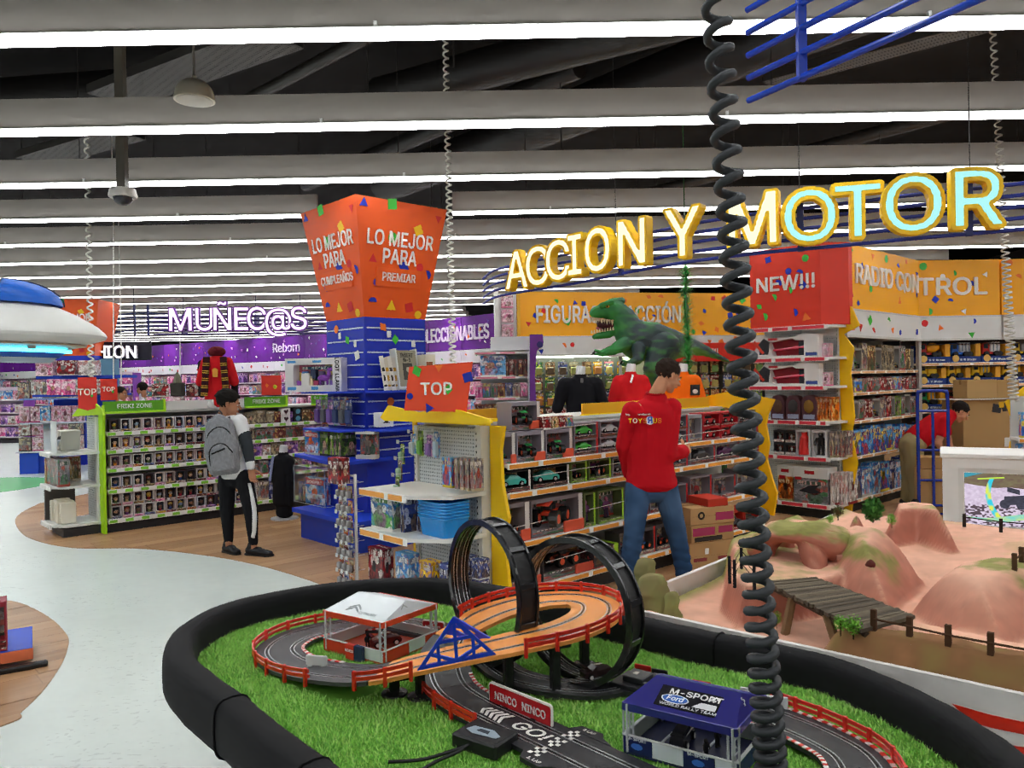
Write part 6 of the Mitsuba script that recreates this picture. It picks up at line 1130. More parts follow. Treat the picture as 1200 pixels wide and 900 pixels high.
shoe(em, ankL, ankL + np.array([.13, .16, 0]), '#2c2a2c', '#d8d4cc'); shoe(em, ankR, ankR + np.array([.18, .12, 0]), '#2c2a2c', '#d8d4cc')

# -- the young customer with the grey backpack
cu = thing('person', 'young man with a grey backpack and black striped trousers by the lime gondola', 'person')
Yc = 7.72
def c_(px, py, dy=0.0): return A(px, py, Yc + dy)
hipL, hipR = c_(266, 562, .05), c_(286, 560, -.03); kneeL, kneeR = c_(266, 598, .03), c_(294, 598, -.06); ankL, ankR = c_(268, 637, .08), c_(297, 639, -.05); ankL[2] = ankR[2] = .085
shL, shR = c_(259, 496, .06), c_(281, 494, -.03); neck = c_(270, 488, .02); chest = c_(270, 512, .02); waist = c_(274, 545, .0); elR, haR = c_(290, 523, -.05), c_(294, 548, -.08); elL, haL = c_(252, 525, .12), c_(262, 545, .2)
b = Body(); b.bone(hipL, .075, kneeL, .055).bone(kneeL, .052, ankL, .036).bone(hipR, .075, kneeR, .055).bone(kneeR, .052, ankR, .036).bone(waist, .11, (hipL + hipR) / 2, .11, (1, .85, 1), (1, .9, .8)).bone(waist, .11, chest, .12).bone(shL, .05, shR, .05).bone(neck, .043, c_(268, 478, .02), .042).bone(shL, .046, elL, .036).bone(elL, .034, haL, .025).bone(shR, .046, elR, .036).bone(elR, .034, haR, .025)
part(cu, 'body', b.done(.03, 8), 'matte', SKIN2, smooth=True)
b = Body(); b.bone(hipL, .088, kneeL, .070).bone(kneeL, .068, ankL + [0, 0, .05], .046).bone(hipR, .088, kneeR, .072).bone(kneeR, .070, ankR + [0, 0, .05], .046).bone((hipL + hipR) / 2 + [0, 0, .05], .115, (hipL + hipR) / 2, .115, (1, .9, .7), (1, .9, .8))
v, f = b.done(.022, 7); tk = part(cu, 'trousers', (v, f), 'cloth', '#17171a', smooth=True, label='black sports trousers with a white side stripe')
tt = trimesh.Trimesh(v, f, process=False)
def skinhit(px, py):
    loc, _, _ = tt.ray.intersects_location([CAM], [ray(px, py)]); return loc[np.argmin(np.linalg.norm(loc - CAM, axis=1))] if len(loc) else c_(px, py, -.1)
st_ = np.array([skinhit(x, y) for x, y in ((292, 566), (295, 580), (297.5, 594), (298.5, 608), (298, 622), (296.5, 630))]); part(tk, 'side_stripe', tube(st_, [.016, .02, .024, .024, .022, .02], 8), 'cloth', '#dcdcda', smooth=True)
b = Body(); b.bone(chest + [0, 0, .06], .135, waist, .125, (1.05, .8, 1), (1.05, .9, 1)).bone(waist, .125, (hipL + hipR) / 2 + [0, 0, .04], .13, (1.05, .9, 1), (1.08, .95, .5)).bone(shL, .066, shR, .068).bone(neck + [0, 0, -.03], .062, chest, .12).bone(shL, .064, elL, .052).bone(elL, .05, haL, .04)
v, f = b.done(.022, 7); part(cu, 'top', (v, f), 'cloth', '#d8d8d8', smooth=True)
mid = shR * .45 + elR * .55
b = Body(); b.bone(shR, .073, mid, .062); part(cu, 'sleeve', b.done(.02, 5), 'cloth', '#e4e4e4', smooth=True, label='white upper sleeve')
b = Body(); b.bone(mid + [0, 0, .01], .064, elR, .058).bone(elR, .058, haR + (elR - haR) * .25, .044); part(cu, 'sleeve', b.done(.02, 5), 'cloth', '#34383c', smooth=True, label='dark grey lower sleeve'); b = Body(); b.bone(haR + (elR - haR) * .25, .046, haR + (elR - haR) * .05, .042); part(cu, 'cuff', b.done(.02, 3), 'cloth', '#e0e0e0', smooth=True)
part(cu, 'hand', hand(look(haR, haR - elR, (.7, .7, 0)), 1, .35), 'matte', SKIN2, smooth=True); part(cu, 'hand', hand(look(haL, haL - elL, (.7, .7, 0)), -1, .4), 'matte', SKIN2, smooth=True)
hf = np.array([.93, .3]); hf /= np.linalg.norm(hf); head(cu, c_(268, 474, .02), hf, 12, SKIN2, '#16120f', .112, 'mop')
shoe(cu, ankL, ankL + np.array([.12, -.10, 0]), '#17171a', '#1c1c1e'); shoe(cu, ankR, ankR + np.array([.19, -.07, 0]), '#17171a', '#1c1c1e')
bk_ = thing('backpack', 'grey backpack with black zips on the young customer\'s back', 'backpack')
MBp = mul(frame(c_(260.5, 521, -.10), 12), Ry(-5), S(.92, 1, 1)); R2 = lambda x, y, z, r: ball((x, y, z), r, 2)[0]
b = Body(); b.hull(np.vstack([R2(x, y, z, r) for x, y, z, r in ((-.10, -.03, -.24, .06), (.10, -.03, -.24, .06), (-.12, -.07, -.05, .06), (.12, -.07, -.05, .06), (-.08, -.03, .2, .06), (.08, -.03, .2, .06), (0, -.02, .26, .05), (-.1, .05, -.2, .05), (.1, .05, -.2, .05), (0, .05, .24, .05))])); b.hull(np.vstack([R2(x, y, z, r) for x, y, z, r in ((-.09, -.12, -.22, .04), (.09, -.12, -.22, .04), (-.08, -.12, -.06, .04), (.08, -.12, -.06, .04), (0, -.12, -.02, .04))]))
v, f = b.done(.02, 5); sp = meshkit.noise(v * 120, 2)[:, None]; part(bk_, 'bag', (v, f), 'cloth', L('#86868a') * (.75 + .5 * sp), MBp, smooth=True)
part(bk_, 'zip', tube(spline([(-.115, -.14, -.2), (-.11, -.155, -.05), (-.04, -.165, .015), (.05, -.165, .01), (.12, -.145, -.08)], 6), .006, 6), 'satin', '#1c1c1e', MBp); part(bk_, 'zip', tube(spline([(-.14, -.09, -.02), (-.11, -.10, .12), (0, -.09, .18), (.1, -.10, .12), (.145, -.09, -.04)], 6), .006, 6), 'satin', '#1c1c1e', MBp); part(bk_, 'zip', tube(spline([(-.11, -.06, .2), (0, -.06, .27), (.1, -.06, .2)], 6), .006, 6), 'satin', '#1c1c1e', MBp); part(bk_, 'pocket_zip', tube([(-.09, -.163, -.07), (.05, -.166, -.03)], .009, 6), 'satin', '#141416', MBp)
part(bk_, 'strap', tube(spline([(.09, .03, .24), (.11, .13, .26), (.12, .2, .14), (.12, .17, -.05), (.11, .05, -.18)], 6), .018, 8), 'cloth', '#5c5c60', MBp, smooth=True); part(bk_, 'handle', tube(spline([(-.03, .03, .3), (0, .03, .34), (.03, .03, .3)], 5), .008, 6), 'cloth', '#4c4c50', MBp)

# -- the bending employee and the hand truck
bn = thing('person', 'employee in a red polo shirt and khaki trousers bending behind the blue hand truck', 'person')
Yb_ = 9.75
def n_(px, py, dy=0.0): return A(px, py, Yb_ + dy)
hipL, hipR = n_(1066, 523, .1), n_(1070, 522, -.08); kneeL, kneeR = n_(1066, 560, .1), n_(1073, 560, -.06); ankL, ankR = n_(1063, 594, .12), n_(1073, 596, -.06); ankL[2] = ankR[2] = .085
waist = n_(1077, 512, .0); chest = n_(1096, 499, .0); neck = n_(1113, 487, .0); shL, shR = n_(1106, 490, .15), n_(1108, 494, -.13); elR, haR = n_(1099, 519, -.16), n_(1109, 538, -.14); elL, haL = n_(1112, 520, .16), n_(1118, 536, .12)
b = Body(); b.bone(hipL, .1, kneeL, .07).bone(kneeL, .065, ankL, .045).bone(hipR, .1, kneeR, .07).bone(kneeR, .065, ankR, .045).bone((hipL + hipR) / 2, .13, waist, .13).bone(waist, .13, chest, .14).bone(shL, .06, shR, .06).bone(neck, .05, n_(1122, 485, 0), .05).bone(shL, .05, elL, .042).bone(elL, .04, haL, .03).bone(shR, .05, elR, .042).bone(elR, .04, haR, .03)
part(bn, 'body', b.done(.03, 8), 'matte', SKIN, smooth=True)
b = Body(); b.bone(hipL, .125, kneeL, .095).bone(kneeL, .09, ankL + [0, 0, .02], .075).bone(hipR, .125, kneeR, .095).bone(kneeR, .09, ankR + [0, 0, .02], .075).bone((hipL + hipR) / 2, .15, waist, .145, (1, 1, 1), (1, 1, 1)); tk = part(bn, 'trousers', b.done(.025, 6), 'cloth', '#94855f', smooth=True)
b = Body(); b.bone(waist + (chest - waist) * .1, .152, chest, .155).bone(chest, .15, neck, .08).bone(shL, .075, shR, .075).bone(shL, .07, shL * .45 + elL * .55, .062).bone(shR, .07, shR * .45 + elR * .55, .064).bone(waist, .152, waist + (hipL - waist) * .25, .156); sk_ = part(bn, 'polo_shirt', b.done(.022, 6), 'cloth', '#b4141f', smooth=True); part(sk_, 'logo_print', mv(bx(-.04, .04, -.004, 0, 0, .035), mul(frame(n_(1085, 483.5, -.135), 5), Ry(-30))), 'satin', '#e8d8d0')
hf = np.array([.96, -.25]); hf /= np.linalg.norm(hf); head(bn, n_(1125, 483, -.02), hf, 38, SKIN, '#1c1614', .108)
for h__, e__ in ((haR, elR), (haL, elL)): part(bn, 'hand', hand(look(h__, h__ - e__, (.8, 0, .2)), 1, .4), 'matte', SKIN, smooth=True)
shoe(bn, ankL, ankL + np.array([.18, -.04, 0]), '#201e1e', '#3a3836'); shoe(bn, ankR, ankR + np.array([.18, -.06, 0]), '#201e1e', '#3a3836')
ht = thing('hand_truck', 'blue tubular hand truck standing before the bending employee', 'hand truck')
Yh = 9.15; w0 = A(1080, 590, Yh); w1 = A(1109, 590, Yh); wt = float(w1[0] - w0[0]); MH = frame(((w0[0] + w1[0]) / 2, Yh, 0), -14); hh = A(1085, 458, Yh)[2]; hw = wt / 2 / math.cos(math.radians(14)) + .01
part(ht, 'frame_tube', tube(spline([(-hw, 0, .08), (-hw, 0, .6), (-hw, 0, hh - .1), (-hw * .8, 0, hh - .01), (0, 0, hh), (hw * .8, 0, hh - .01), (hw, 0, hh - .1), (hw, 0, .6), (hw, 0, .08)], 8), .019, 10), 'gloss', '#1c3494', MH, smooth=True)
for z in (hh - .24, .78, .42, .12): part(ht, 'crossbar', tube([(-hw, 0, z), (hw, 0, z)], .015, 8), 'gloss', '#1c3494', MH, smooth=40)
part(ht, 'middle_bar', tube([(.0, .0, hh - .24), (.0, 0, .12)], .017, 8), 'gloss', '#1c3494', MH, smooth=40); part(ht, 'toe_plate', bx(-hw - .04, hw + .04, -.02, .25, .012, .024), 'satin', '#1c3494', MH)
for s_ in (-1, 1): part(ht, 'wheel', mv(lathe([(0, -.03), (.09, -.03), (.1, -.015), (.1, .015), (.09, .03), (0, .03)], 20), mul(MH, T(s_ * (hw + .05), -.05, .1), Ry(90))), 'rubber', '#1c1c1e')
opencarton(mul(MH, T(.03, .03, .026)), .34, .26, .52, 'tall brown carton standing on the blue hand truck', '#b08a5c'); opencarton(mul(MH, T(.02, .035, .55)), .30, .25, .14, 'smaller brown carton on the carton of the hand truck', '#a88254')
# ======== mannequins, the dinosaur, the tinsel garland
def bust(name, lab, p, w, col, z0, zn, extra=None, neckcol='#e4e6e8', arms=True, face=90.0, hem=None):
    """torso form with a shirt on a pole: p foot point on the floor, w shoulder width, zn height of the neck's foot"""
    k = thing(name, lab, 'mannequin'); M = frame((p[0], p[1], 0), face - 90); h = w * .5
    b = Body(); b.bone((-h + .05, 0, zn - .09), .07, (h - .05, 0, zn - .09), .07); b.bone((0, 0, zn - .12), .12, (0, 0, zn - .34), .12, (1.35, .85, 1), (1.3, .95, 1)); b.bone((0, 0, zn - .3), .12, (0, 0, zn - .62), .12, (1.3, .95, 1), (1.35, .95, .6)); b.bone((0, 0, zn - .1), .09, (0, 0, zn - .02), .06)
    if arms:
        for s in (-1, 1): b.bone((s * (h - .05), 0, zn - .1), .075, (s * (h + .03), .0, zn - .34), .06)
    v, f = b.done(.022, 7); v = v + (meshkit.fbm(v * 8, 3, 5) - .5)[:, None] * np.array([.012, .012, 0]); sk = part(k, 'shirt', (v, f), 'cloth', col, M, smooth=True)
    part(sk, 'collar', mv(lathe([(.058, -.03), (.066, -.03), (.062, .012), (.055, .012)], 18), mul(M, T(0, 0, zn))), 'cloth', col)
    part(k, 'neck', mv(lathe([(0, .10), (.045, .10), (.05, .085), (.055, -.02), (0, -.02)], 14), mul(M, T(0, 0, zn), Ry(6))), 'satin', neckcol, smooth=40)
    if z0 is not None: part(k, 'pole', bx(-.02, .02, -.02, .02, z0 + .02, zn - .5), 'satin', '#b8b8b8', M); part(k, 'foot', mv(lathe([(0, 0), (.17, 0), (.17, .02), (0, .02)], 20), mul(M, T(0, 0, z0))), 'satin', '#b8b8b8')
    return k, M
q = A(680, 440, 8.1); k, M = bust('mannequin', 'mannequin form in a black shirt behind the yellow header board', q, .44, '#15151a', 0.0, q[2], face=92)
part(k, 'neck_label', bx(-.012, .02, -.095, -.085, q[2] - .1, q[2] - .03), 'satin', '#5c5c60', M)
q = A(739, 437, 8.3); k, M = bust('mannequin', 'mannequin form in a red shirt with a white neck tag, beside the dinosaur', q, .36, '#c41f24', 0.0, q[2], face=92)
part(k, 'neck_label', mv(bx(-.01, .012, -.006, 0, -.09, 0), mul(M, T(.005, -.095, q[2] - .02), Rx(-12), Ry(18))), 'satin', '#e8e4e0')
q = A(800, 437, 8.3); k, M = bust('mannequin', 'mannequin form in an orange shirt with a small skull print, right of the employee', q, .36, '#ee6a14', 0.0, q[2], face=92)
part(k, 'print', mv(bx(-.05, .05, -.004, .004, -.06, .05), mul(M, T(.10, -.118, q[2] - .18))), 'satin', '#1c1a1c'); part(k, 'print', mv(ball((0, 0, 0), (.03, .006, .025), 2), mul(M, T(.10, -.123, q[2] - .2))), 'satin', '#e8e4dc')
q = A(254, 414, 9.95); z0 = 1.41; k, M = bust('mannequin', 'small mannequin with a red shirt, maroon hood and striped scarf on the lime gondola', q, .36, '#c01c22', None, q[2] - .03, neckcol='#4a1418', face=100)
zn = q[2] - .03
part(k, 'hood', mv(ball((0, 0, .05), (.11, .10, .07), 3), mul(M, T(0, 0, zn))), 'cloth', '#5a1820', smooth=True); part(k, 'cloak', mv(bx(-.24, -.16, -.02, .12, -.54, -.06, .03), mul(M, T(0, 0, zn))), 'cloth', '#1c1618'); part(k, 'cloak', mv(bx(.16, .24, .03, .12, -.54, -.3, .02), mul(M, T(0, 0, zn))), 'cloth', '#1c1618')
for s in (-1, 1):
    sc = part(k, 'scarf', mv(bx(-.04, .04, -.02, .02, -.50, .0, .008), mul(M, T(s * .10, -.125, zn - .02), Rx(-2), Ry(-s * 4))), 'cloth', '#32161a')
    for j in range(5):
        for dz in (0, .025): part(sc, 'stripe', mv(bx(-.041, .041, -.0225, .0, -.09 - .095 * j - dz, -.08 - .095 * j - dz), mul(M, T(s * .10, -.125, zn - .02), Rx(-2), Ry(-s * 4))), 'cloth', '#c89a3c')
part(k, 'crest_print', mv(ext(Polygon([(-.03, -.06), (.03, -.06), (.035, .04), (0, .06), (-.035, .04)]), .004), mul(M, T(0, -.128, zn - .22), UPRIGHT)), 'satin', '#c88a2c')
part(k, 'pole', bx(-.02, .02, -.02, .02, z0, zn - .5), 'satin', '#c8c8c8', M); part(k, 'foot', mv(lathe([(0, 0), (.12, 0), (.12, .015), (0, .015)], 18), mul(M, T(0, 0, z0))), 'satin', '#c8c8c8')
for i in range(2): single('white_figurine', ball((0, 0, .05), (.045, .04, .05), 2), 'satin', '#d8d6d2', f'small white figurine {["left", "right"][i]} of the scarfed mannequin\'s foot', 'figurine', None, frame((*A([232, 246][i], 462, 9.8)[:2], 1.41)), smooth=True)
q = A(332, 531, 9.7); k, M = bust('mannequin', 'child mannequin in a black jacket standing right of the customer by the lime gondola', q, .26, '#16161a', 0.0, q[2], face=60)
b = Body(); b.bone((0, 0, q[2] - .5), .10, (0, 0, q[2] - .76), .10, (1.2, .9, 1), (1.2, .9, .6)); b.bone((.13, -.02, q[2] - .3), .055, (.15, -.04, q[2] - .62), .045); part(k, 'jacket_skirt', b.done(.025, 6), 'cloth', '#16161a', M, smooth=True); part(k, 'lapel', mv(bx(-.02, .02, -.006, .0, -.3, .02), mul(M, T(-.06, -.115, q[2] - .05), Ry(12))), 'cloth', '#8c94b8')
# the dinosaur statue
YD = 9.35; PXM = YD / 900
def dn(px, py, dy=0.0): return A(px, py, YD + dy)
dino = thing('dinosaur_statue', 'green and grey tyrannosaur statue with open jaws behind the red mannequin', 'dinosaur statue')
b = Body(); R_ = lambda r: r * PXM
spine = [((853, 423), 1.6), ((840, 417.5), 3.6), ((826, 411), 6.2), ((812, 407), 9.5), ((797, 405), 14), ((782, 404), 20), ((764, 401), 24), ((748, 399), 23), ((737, 388), 18), ((731, 375), 15.5), ((722, 365), 13)]
for (p, r), (p2, r2) in zip(spine[:-1], spine[1:]): b.bone(dn(*p), R_(r), dn(*p2), R_(r2), (1, .85, 1), (1, .85, 1))
b.bone(dn(722, 365), R_(13), dn(711, 363), R_(10), (1, .95, 1), (1, .9, 1)).bone(dn(711, 363), R_(10), dn(697, 366.5), R_(6.2), (1, .9, 1), (1, 1.1, 1)).bone(dn(716, 354, -.1), R_(3.4), dn(705, 358, -.1), R_(3), None, None).bone(dn(716, 354, .1), R_(3.4), dn(705, 358, .1), R_(3))
b.bone(dn(728, 353, 0), R_(4.5), dn(716, 356, 0), R_(6))
b.bone(dn(724, 381), R_(10), dn(713, 391), R_(5), (1, .85, 1), (1, .9, 1)).bone(dn(713, 391), R_(5), dn(697, 394.5), R_(3.2), (1, 1, 1), (1, 1.3, 1))
for s in (-1, 1):
    dy = s * .17
    b.bone(dn(779, 407, dy), R_(18), dn(765, 432 + (4 if s > 0 else 0), dy * 1.3), R_(11), (1, .75, 1)).bone(dn(765, 432 + (4 if s > 0 else 0), dy * 1.3), R_(11), dn(778, 455, dy * 1.3), R_(6.5)).bone(dn(778, 455, dy * 1.3), R_(6.5), dn(768, 472, dy * 1.3), R_(6))
    for t in (-6, 0, 6): b.bone(dn(769, 472, dy * 1.3), R_(5.5), dn(754, 476, dy * 1.3 + t * .012), R_(3))
b.bone(dn(732, 403, -.16), R_(8.5), dn(719, 410, -.22), R_(6)).bone(dn(719, 410, -.22), R_(6), dn(706, 414, -.24), R_(3.8))
b.bone(dn(748, 408, -.2), R_(8), dn(748, 421, -.26), R_(5.5)).bone(dn(748, 421, -.26), R_(5.5), dn(738, 426, -.28), R_(3.6))
for (x, y, d_) in ((706, 414, -.24), (738, 426, -.28)):
    for t in (-1, 1): b.bone(dn(x, y, d_), R_(2.6), dn(x - 8, y - 1 + t * 2.2, d_ + t * .03), R_(1.5))
v, f = b.done(.022, 6)
n_v = trimesh.Trimesh(v, f, process=False).vertex_normals; v = v + n_v * ((meshkit.fbm(v * 22, 3, 2) - .5) * .018)[:, None]
h_ = meshkit.fbm(v * 6, 3, 7); w_ = meshkit.noise(v * np.array([9, 3, 22]), 4)
belly = np.clip(-n_v[:, 2] * 1.1 - .05 + (h_ - .5) * 1.1, 0, 1)[:, None]; hx = np.clip((dn(740, 380)[0] - v[:, 0]) / .25, 0, 1)[:, None]
stripe = np.clip((w_ - .52) * 4, 0, 1)[:, None]; dark = L('#2e3c40') * (.7 + .8 * h_[:, None]); grn = L('#3f8a30') * (.6 + .8 * h_[:, None])
col = dark * (1 - stripe * .55) + grn * stripe * .55; col = col * (1 - belly) + L('#6c9a38') * (.6 + .7 * h_[:, None]) * belly
col = col * (1 - .75 * hx) + (L('#2f9440') * (.5 + h_[:, None])) * .75 * hx
part(dino, 'body', (v, f), 'satin', col, smooth=True)
part(dino, 'mouth', mv(join(ball((0, 0, 0), (R_(12), .09, R_(7.5)), 3)), mul(T(*dn(711, 381)), Ry(10))), 'satin', '#3c1216', smooth=True); part(dino, 'tongue', mv(ball((0, 0, 0), (R_(8), .045, R_(2.4)), 3), mul(T(*dn(706, 386)), Ry(14))), 'gloss', '#a04a54', smooth=True)
for s in (-1, 1):
    part(dino, 'eye', ball(dn(712, 359, s * .115), (R_(2.2), .02, R_(1.8)), 2), 'gloss', '#c8902c'); part(dino, 'pupil', ball(dn(711.6, 359, s * .13), (R_(.8), .012, R_(1.4)), 2), 'gloss', '#0c0c0c')
def tooth(p, l, dn_=True): return mv(lathe([(0, 0), (l * .28, 0), (l * .16, l * .6), (0, l)], 6), mul(T(*p), Rx(180 if dn_ else 0)))
for i in range(9):
    t = i / 8; x = 692.5 + 25 * t
    for s in (-1, 1): part(dino, 'tooth', tooth(dn(x, 371.5 + 3.5 * t, s * (.055 + .05 * t)), R_(6.5 if i % 2 == 0 else 5)), 'gloss', '#d8cca8'); part(dino, 'tooth', tooth(dn(x + 1, 391 - 4 * t, s * (.04 + .05 * t)), R_(4.5), False), 'gloss', '#d8cca8')
for (x, y, d_) in ((706, 414, -.24), (738, 426, -.28)):
    for t in (-1, 1): part(dino, 'claw', tube([dn(x - 8, y - 1 + t * 2.2, d_ + t * .03), dn(x - 11, y, d_ + t * .03), dn(x - 13, y + 2.5, d_ + t * .03)], [.014, .01, .003], 6), 'gloss', '#1c1a16')
zp = dn(768, 478)[2]; pc_ = dn(766, 470); part(dino, 'plinth', bx(-.75, .75, -.5, .5, 0, zp, .03), 'matte', '#2c4a26', frame((*pc_[:2], 0)))
# tinsel garland
rt = random.Random(2); P = [A(803, 315, 9.0), A(804, 360, 9.0), A(806, 400, 8.85), A(806, 440, 8.8), A(806, 500, 8.8)]; pts = spline(P, 40); vs, fs, cs = [], [], []
top_ = np.array([P[0][0], 9.0, ZC])
for p in pts:
    for j in range(12):
        a = rt.uniform(0, 6.28); d = np.array([math.cos(a), math.sin(a), rt.uniform(-.6, .6)]) * rt.uniform(.07, .14); s_ = np.cross(d, [0, 0, 1.0]); s_ = s_ / (np.linalg.norm(s_) + 1e-9) * .011; n = len(vs); o = np.array([0, 0, rt.uniform(-.02, .02)])
        vs += [p + o - s_, p + o + s_, p + o + d]; fs.append([n, n + 1, n + 2]); cs += [L(rt.choice(['#1c7a2c', '#2f9c3c', '#145a20', '#b0f0b0', '#5cd070', '#78d880']))] * 3
gk = thing('tinsel_garland', 'green tinsel garland hanging vertically over the dinosaur\'s tail', 'garland'); part(gk, 'tinsel', (np.array(vs), np.array(fs)), 'gloss', np.array(cs), kind='stuff'); part(gk, 'string', tube([top_, P[0], P[2], P[4]], .006, 5), 'satin', '#2c5c30')
# round white grey object behind the red mannequin (a hanging lamp shade)
single('grey_dome', mv(lathe([(0, .12)] + [(.19 * math.sin(a), .12 * math.cos(a)) for a in np.linspace(.1, 1.57, 9)] + [(0, 0)], 24), T(*A(727, 418, 11.5))), 'satin', '#b8b4ac', 'pale grey rounded dome on a stand behind the dinosaur\'s arm', 'dome', smooth=40)
single('dome_stand', bx(-.02, .02, -.02, .02, 0, A(727, 418, 11.5)[2] + .005), 'satin', '#b8b8b4', 'thin pale stand carrying the grey dome behind the dinosaur', 'stand', None, frame((*A(727, 418, 11.5)[:2], 0)))
# shoppers far behind the lime gondola, only their heads in view
def bystander(px, py, Y, shirt, lab, face):
    k = thing('person', lab, 'person'); h = A(px, py, Y); x, y, z = h; b = Body()
    for s in (-1, 1): b.bone((x + s * .09, y, z * .53), .085, (x + s * .1, y, .1), .05); b.bone((x + s * .19, y, z - .3), .05, (x + s * .24, y - .03, z * .56), .035)
    b.bone((x, y, z * .55), .13, (x, y, z - .4), .15); b.bone((x - .14, y, z - .28), .06, (x + .14, y, z - .28), .06); b.bone((x, y, z - .3), .05, (x, y, z - .1), .045); part(k, 'clothing', b.done(.04, 8), 'cloth', shirt, smooth=True)
    head(k, h, np.array(face), 8, SKIN2, '#16110e', .105)
    for s in (-1, 1): shoe(k, (x + s * .1, y, .085), (x + s * .1, y - .24, 0), '#2a2a2c', '#3a3a3c')
bystander(142, 462, 13.0, '#d8d0d4', 'shopper with dark hair half hidden behind the first green header', (1.0, -.1)); bystander(166, 456, 14.5, '#ece8ec', 'shopper in white far behind the lime gondola, beside the stone ornament', (-.9, .3))
# ======== the race track table
ZT = .75
OUT = spline([(-1.205, 2.60), (-1.245, 2.80), (-1.20, 3.05), (-1.02, 3.25), (-.73, 3.405), (-.43, 3.44), (-.27, 3.40), (-.015, 3.255), (.255, 3.035), (.486, 2.815), (.70, 2.635), (.85, 2.525), (.985, 2.405), (1.065, 2.275), (1.125, 2.13), (1.165, 1.96), (1.175, 1.80), (1.14, 1.60), (.98, 1.40), (.6, 1.26), (.1, 1.28), (-.3, 1.52), (-.6, 1.82), (-.82, 2.08), (-.97, 2.245), (-1.12, 2.43)], 6, True)
po = Polygon(OUT).buffer(.02).buffer(-.02)
tb = thing('track_table', 'table with green artificial turf and a padded black rim holding the slot car track', 'table')
part(tb, 'table_top', ext(po.buffer(-.03), .05, ZT - .07), 'matte', '#2a2a2a'); part(tb, 'turf_mat', ext(po.buffer(-.09), .018, ZT - .02), 'matte', '#5a9030', label='green turf backing')
rp_ = po.buffer(-.055); rim = np.array(rp_.exterior.coords[:-1]); rim = rim if rp_.exterior.is_ccw else rim[::-1]; ls = LineString(np.vstack([rim, rim[:1]])); N_ = 220; rim = np.array([ls.interpolate(i / N_, normalized=True).coords[0] for i in range(N_)])
prof = np.array([(math.cos(a) * (.052 if True else 0), math.sin(a)) for a in np.arange(20) * math.pi / 10]); pr_ = np.column_stack([np.sign(prof[:, 0]) * np.abs(prof[:, 0] / .052) ** .6 * .052, .765 + np.sign(prof[:, 1]) * np.abs(prof[:, 1]) ** .6 * .082])
v, f = sweep(np.column_stack([rim, np.zeros(N_)]), pr_, True); v = v + (meshkit.fbm(v * 9, 3, 3) - .5)[:, None] * .008
part(tb, 'padded_rim', (v, f), 'cloth', '#1b1b1d', smooth=True, label='padded black cloth rim')
for px, py, z in ((268, 817, .845), (843, 742, .845), (432, 878, .83)):            # seams of the cloth
    p = G(px, py, z)[:2]; j = int(np.argmin(np.linalg.norm(rim - p, axis=1))); t_ = rim[(j + 1) % N_] - rim[j - 1]; t_ /= np.linalg.norm(t_); s_ = np.array([t_[1], -t_[0]]); part(tb, 'seam', tube([(*(rim[j] + s_ * x * 1.04), z_ * 1.0) for x, z_ in zip(pr_[:, 0], .765 + (pr_[:, 1] - .765) * 1.03)], .0035, 5, True), 'cloth', '#0c0c0d')
for x, y in ((-.9, 2.9), (-.5, 1.95), (.6, 2.4), (.9, 1.7), (-.3, 3.2)): part(tb, 'leg', bx(x - .03, x + .03, y - .03, y + .03, 0, ZT - .07), 'satin', '#1c1c1c')
# road paths
Z0 = ZT + .022
def PX(pts): return [tuple(G(x, y, Z0 + h) if True else 0) for x, y, h in pts]
def frames(P):
    t = np.gradient(P, axis=0); t /= np.linalg.norm(t, axis=1, keepdims=True); s = np.cross(t, [0, 0, 1.0]); s /= np.linalg.norm(s, axis=1, keepdims=True); return t, s, np.cross(s, t)
P8 = spline(PX([(513, 738, 0), (460, 730, 0), (405, 733, 0), (355, 743, 0), (328, 760, 0), (342, 776, .0), (385, 786, .02), (435, 788, .055), (490, 776, .095), (545, 764, .125), (600, 752, .148), (660, 738, .16), (694, 722, .163), (697, 708, .163), (675, 701, .16), (635, 702, .155), (590, 712, .145), (555, 727, .12), (533, 745, .078), (522, 765, .04), (521, 786, .015), (530, 806, .0), (555, 824, 0), (600, 846, 0), (655, 872, 0), (720, 903, 0), (790, 935, 0)]), 10)
PB = spline([tuple(G(735, 797, Z0))] + PX([(790, 806, 0), (850, 820, 0), (905, 840, 0), (958, 862, 0), (1000, 888, 0), (1012, 925, 0), (970, 965, 0), (880, 965, 0), (790, 935, 0)]), 10)
PL = spline(PX([(513, 738, 0), (545, 745, 0), (580, 762, 0)]), 8); PM = spline(PX([(574, 772, 0), (600, 790, 0), (640, 801, 0), (690, 806, 0), (720, 802, 0)]), 8)
def road(name, lab, P, W, col, slots=True, up=None, z=.012, cols=None):
    k = thing(name, lab, 'race track'); prof = [(-W / 2, 0), (-W / 2, -z), (W / 2, -z), (W / 2, 0)]; u = (0, 0, 1) if up is None else up
    segs = cols or [(0, len(P), col)]
    for a, b_, c in segs: part(k, 'road', sweep(P[a:b_], prof, False, u if up is None else up[a:b_]), 'satin', c)
    for o in (-.25, .25):
        part(k, 'slot', sweep(P, [(o * W - .0025, .0002), (o * W - .0025, .0012), (o * W + .0025, .0012), (o * W + .0025, .0002)], False, u), 'satin', '#0c0c0d')
        for q in (-.0065, .0065): part(k, 'metal_strip', sweep(P, [(o * W + q - .0013, .0), (o * W + q - .0013, .0016), (o * W + q + .0013, .0016), (o * W + q + .0013, .0)], False, u), 'metal', '#c8c8cc')
    return k
W8 = .172; iA = 7 * 10 + 2; iB = 18 * 10 + 2
k8 = road('race_track', 'figure of eight slot track: grey left loop, raised orange curve and black straight reading GO!', P8, W8, '#3c3b3d', cols=[(0, iA + 1, '#3e3d40'), (iA, iB + 1, '#e8964a'), (iB, 21 * 10, '#4a4a4c'), (21 * 10 - 1, len(P8), '#26262a')])
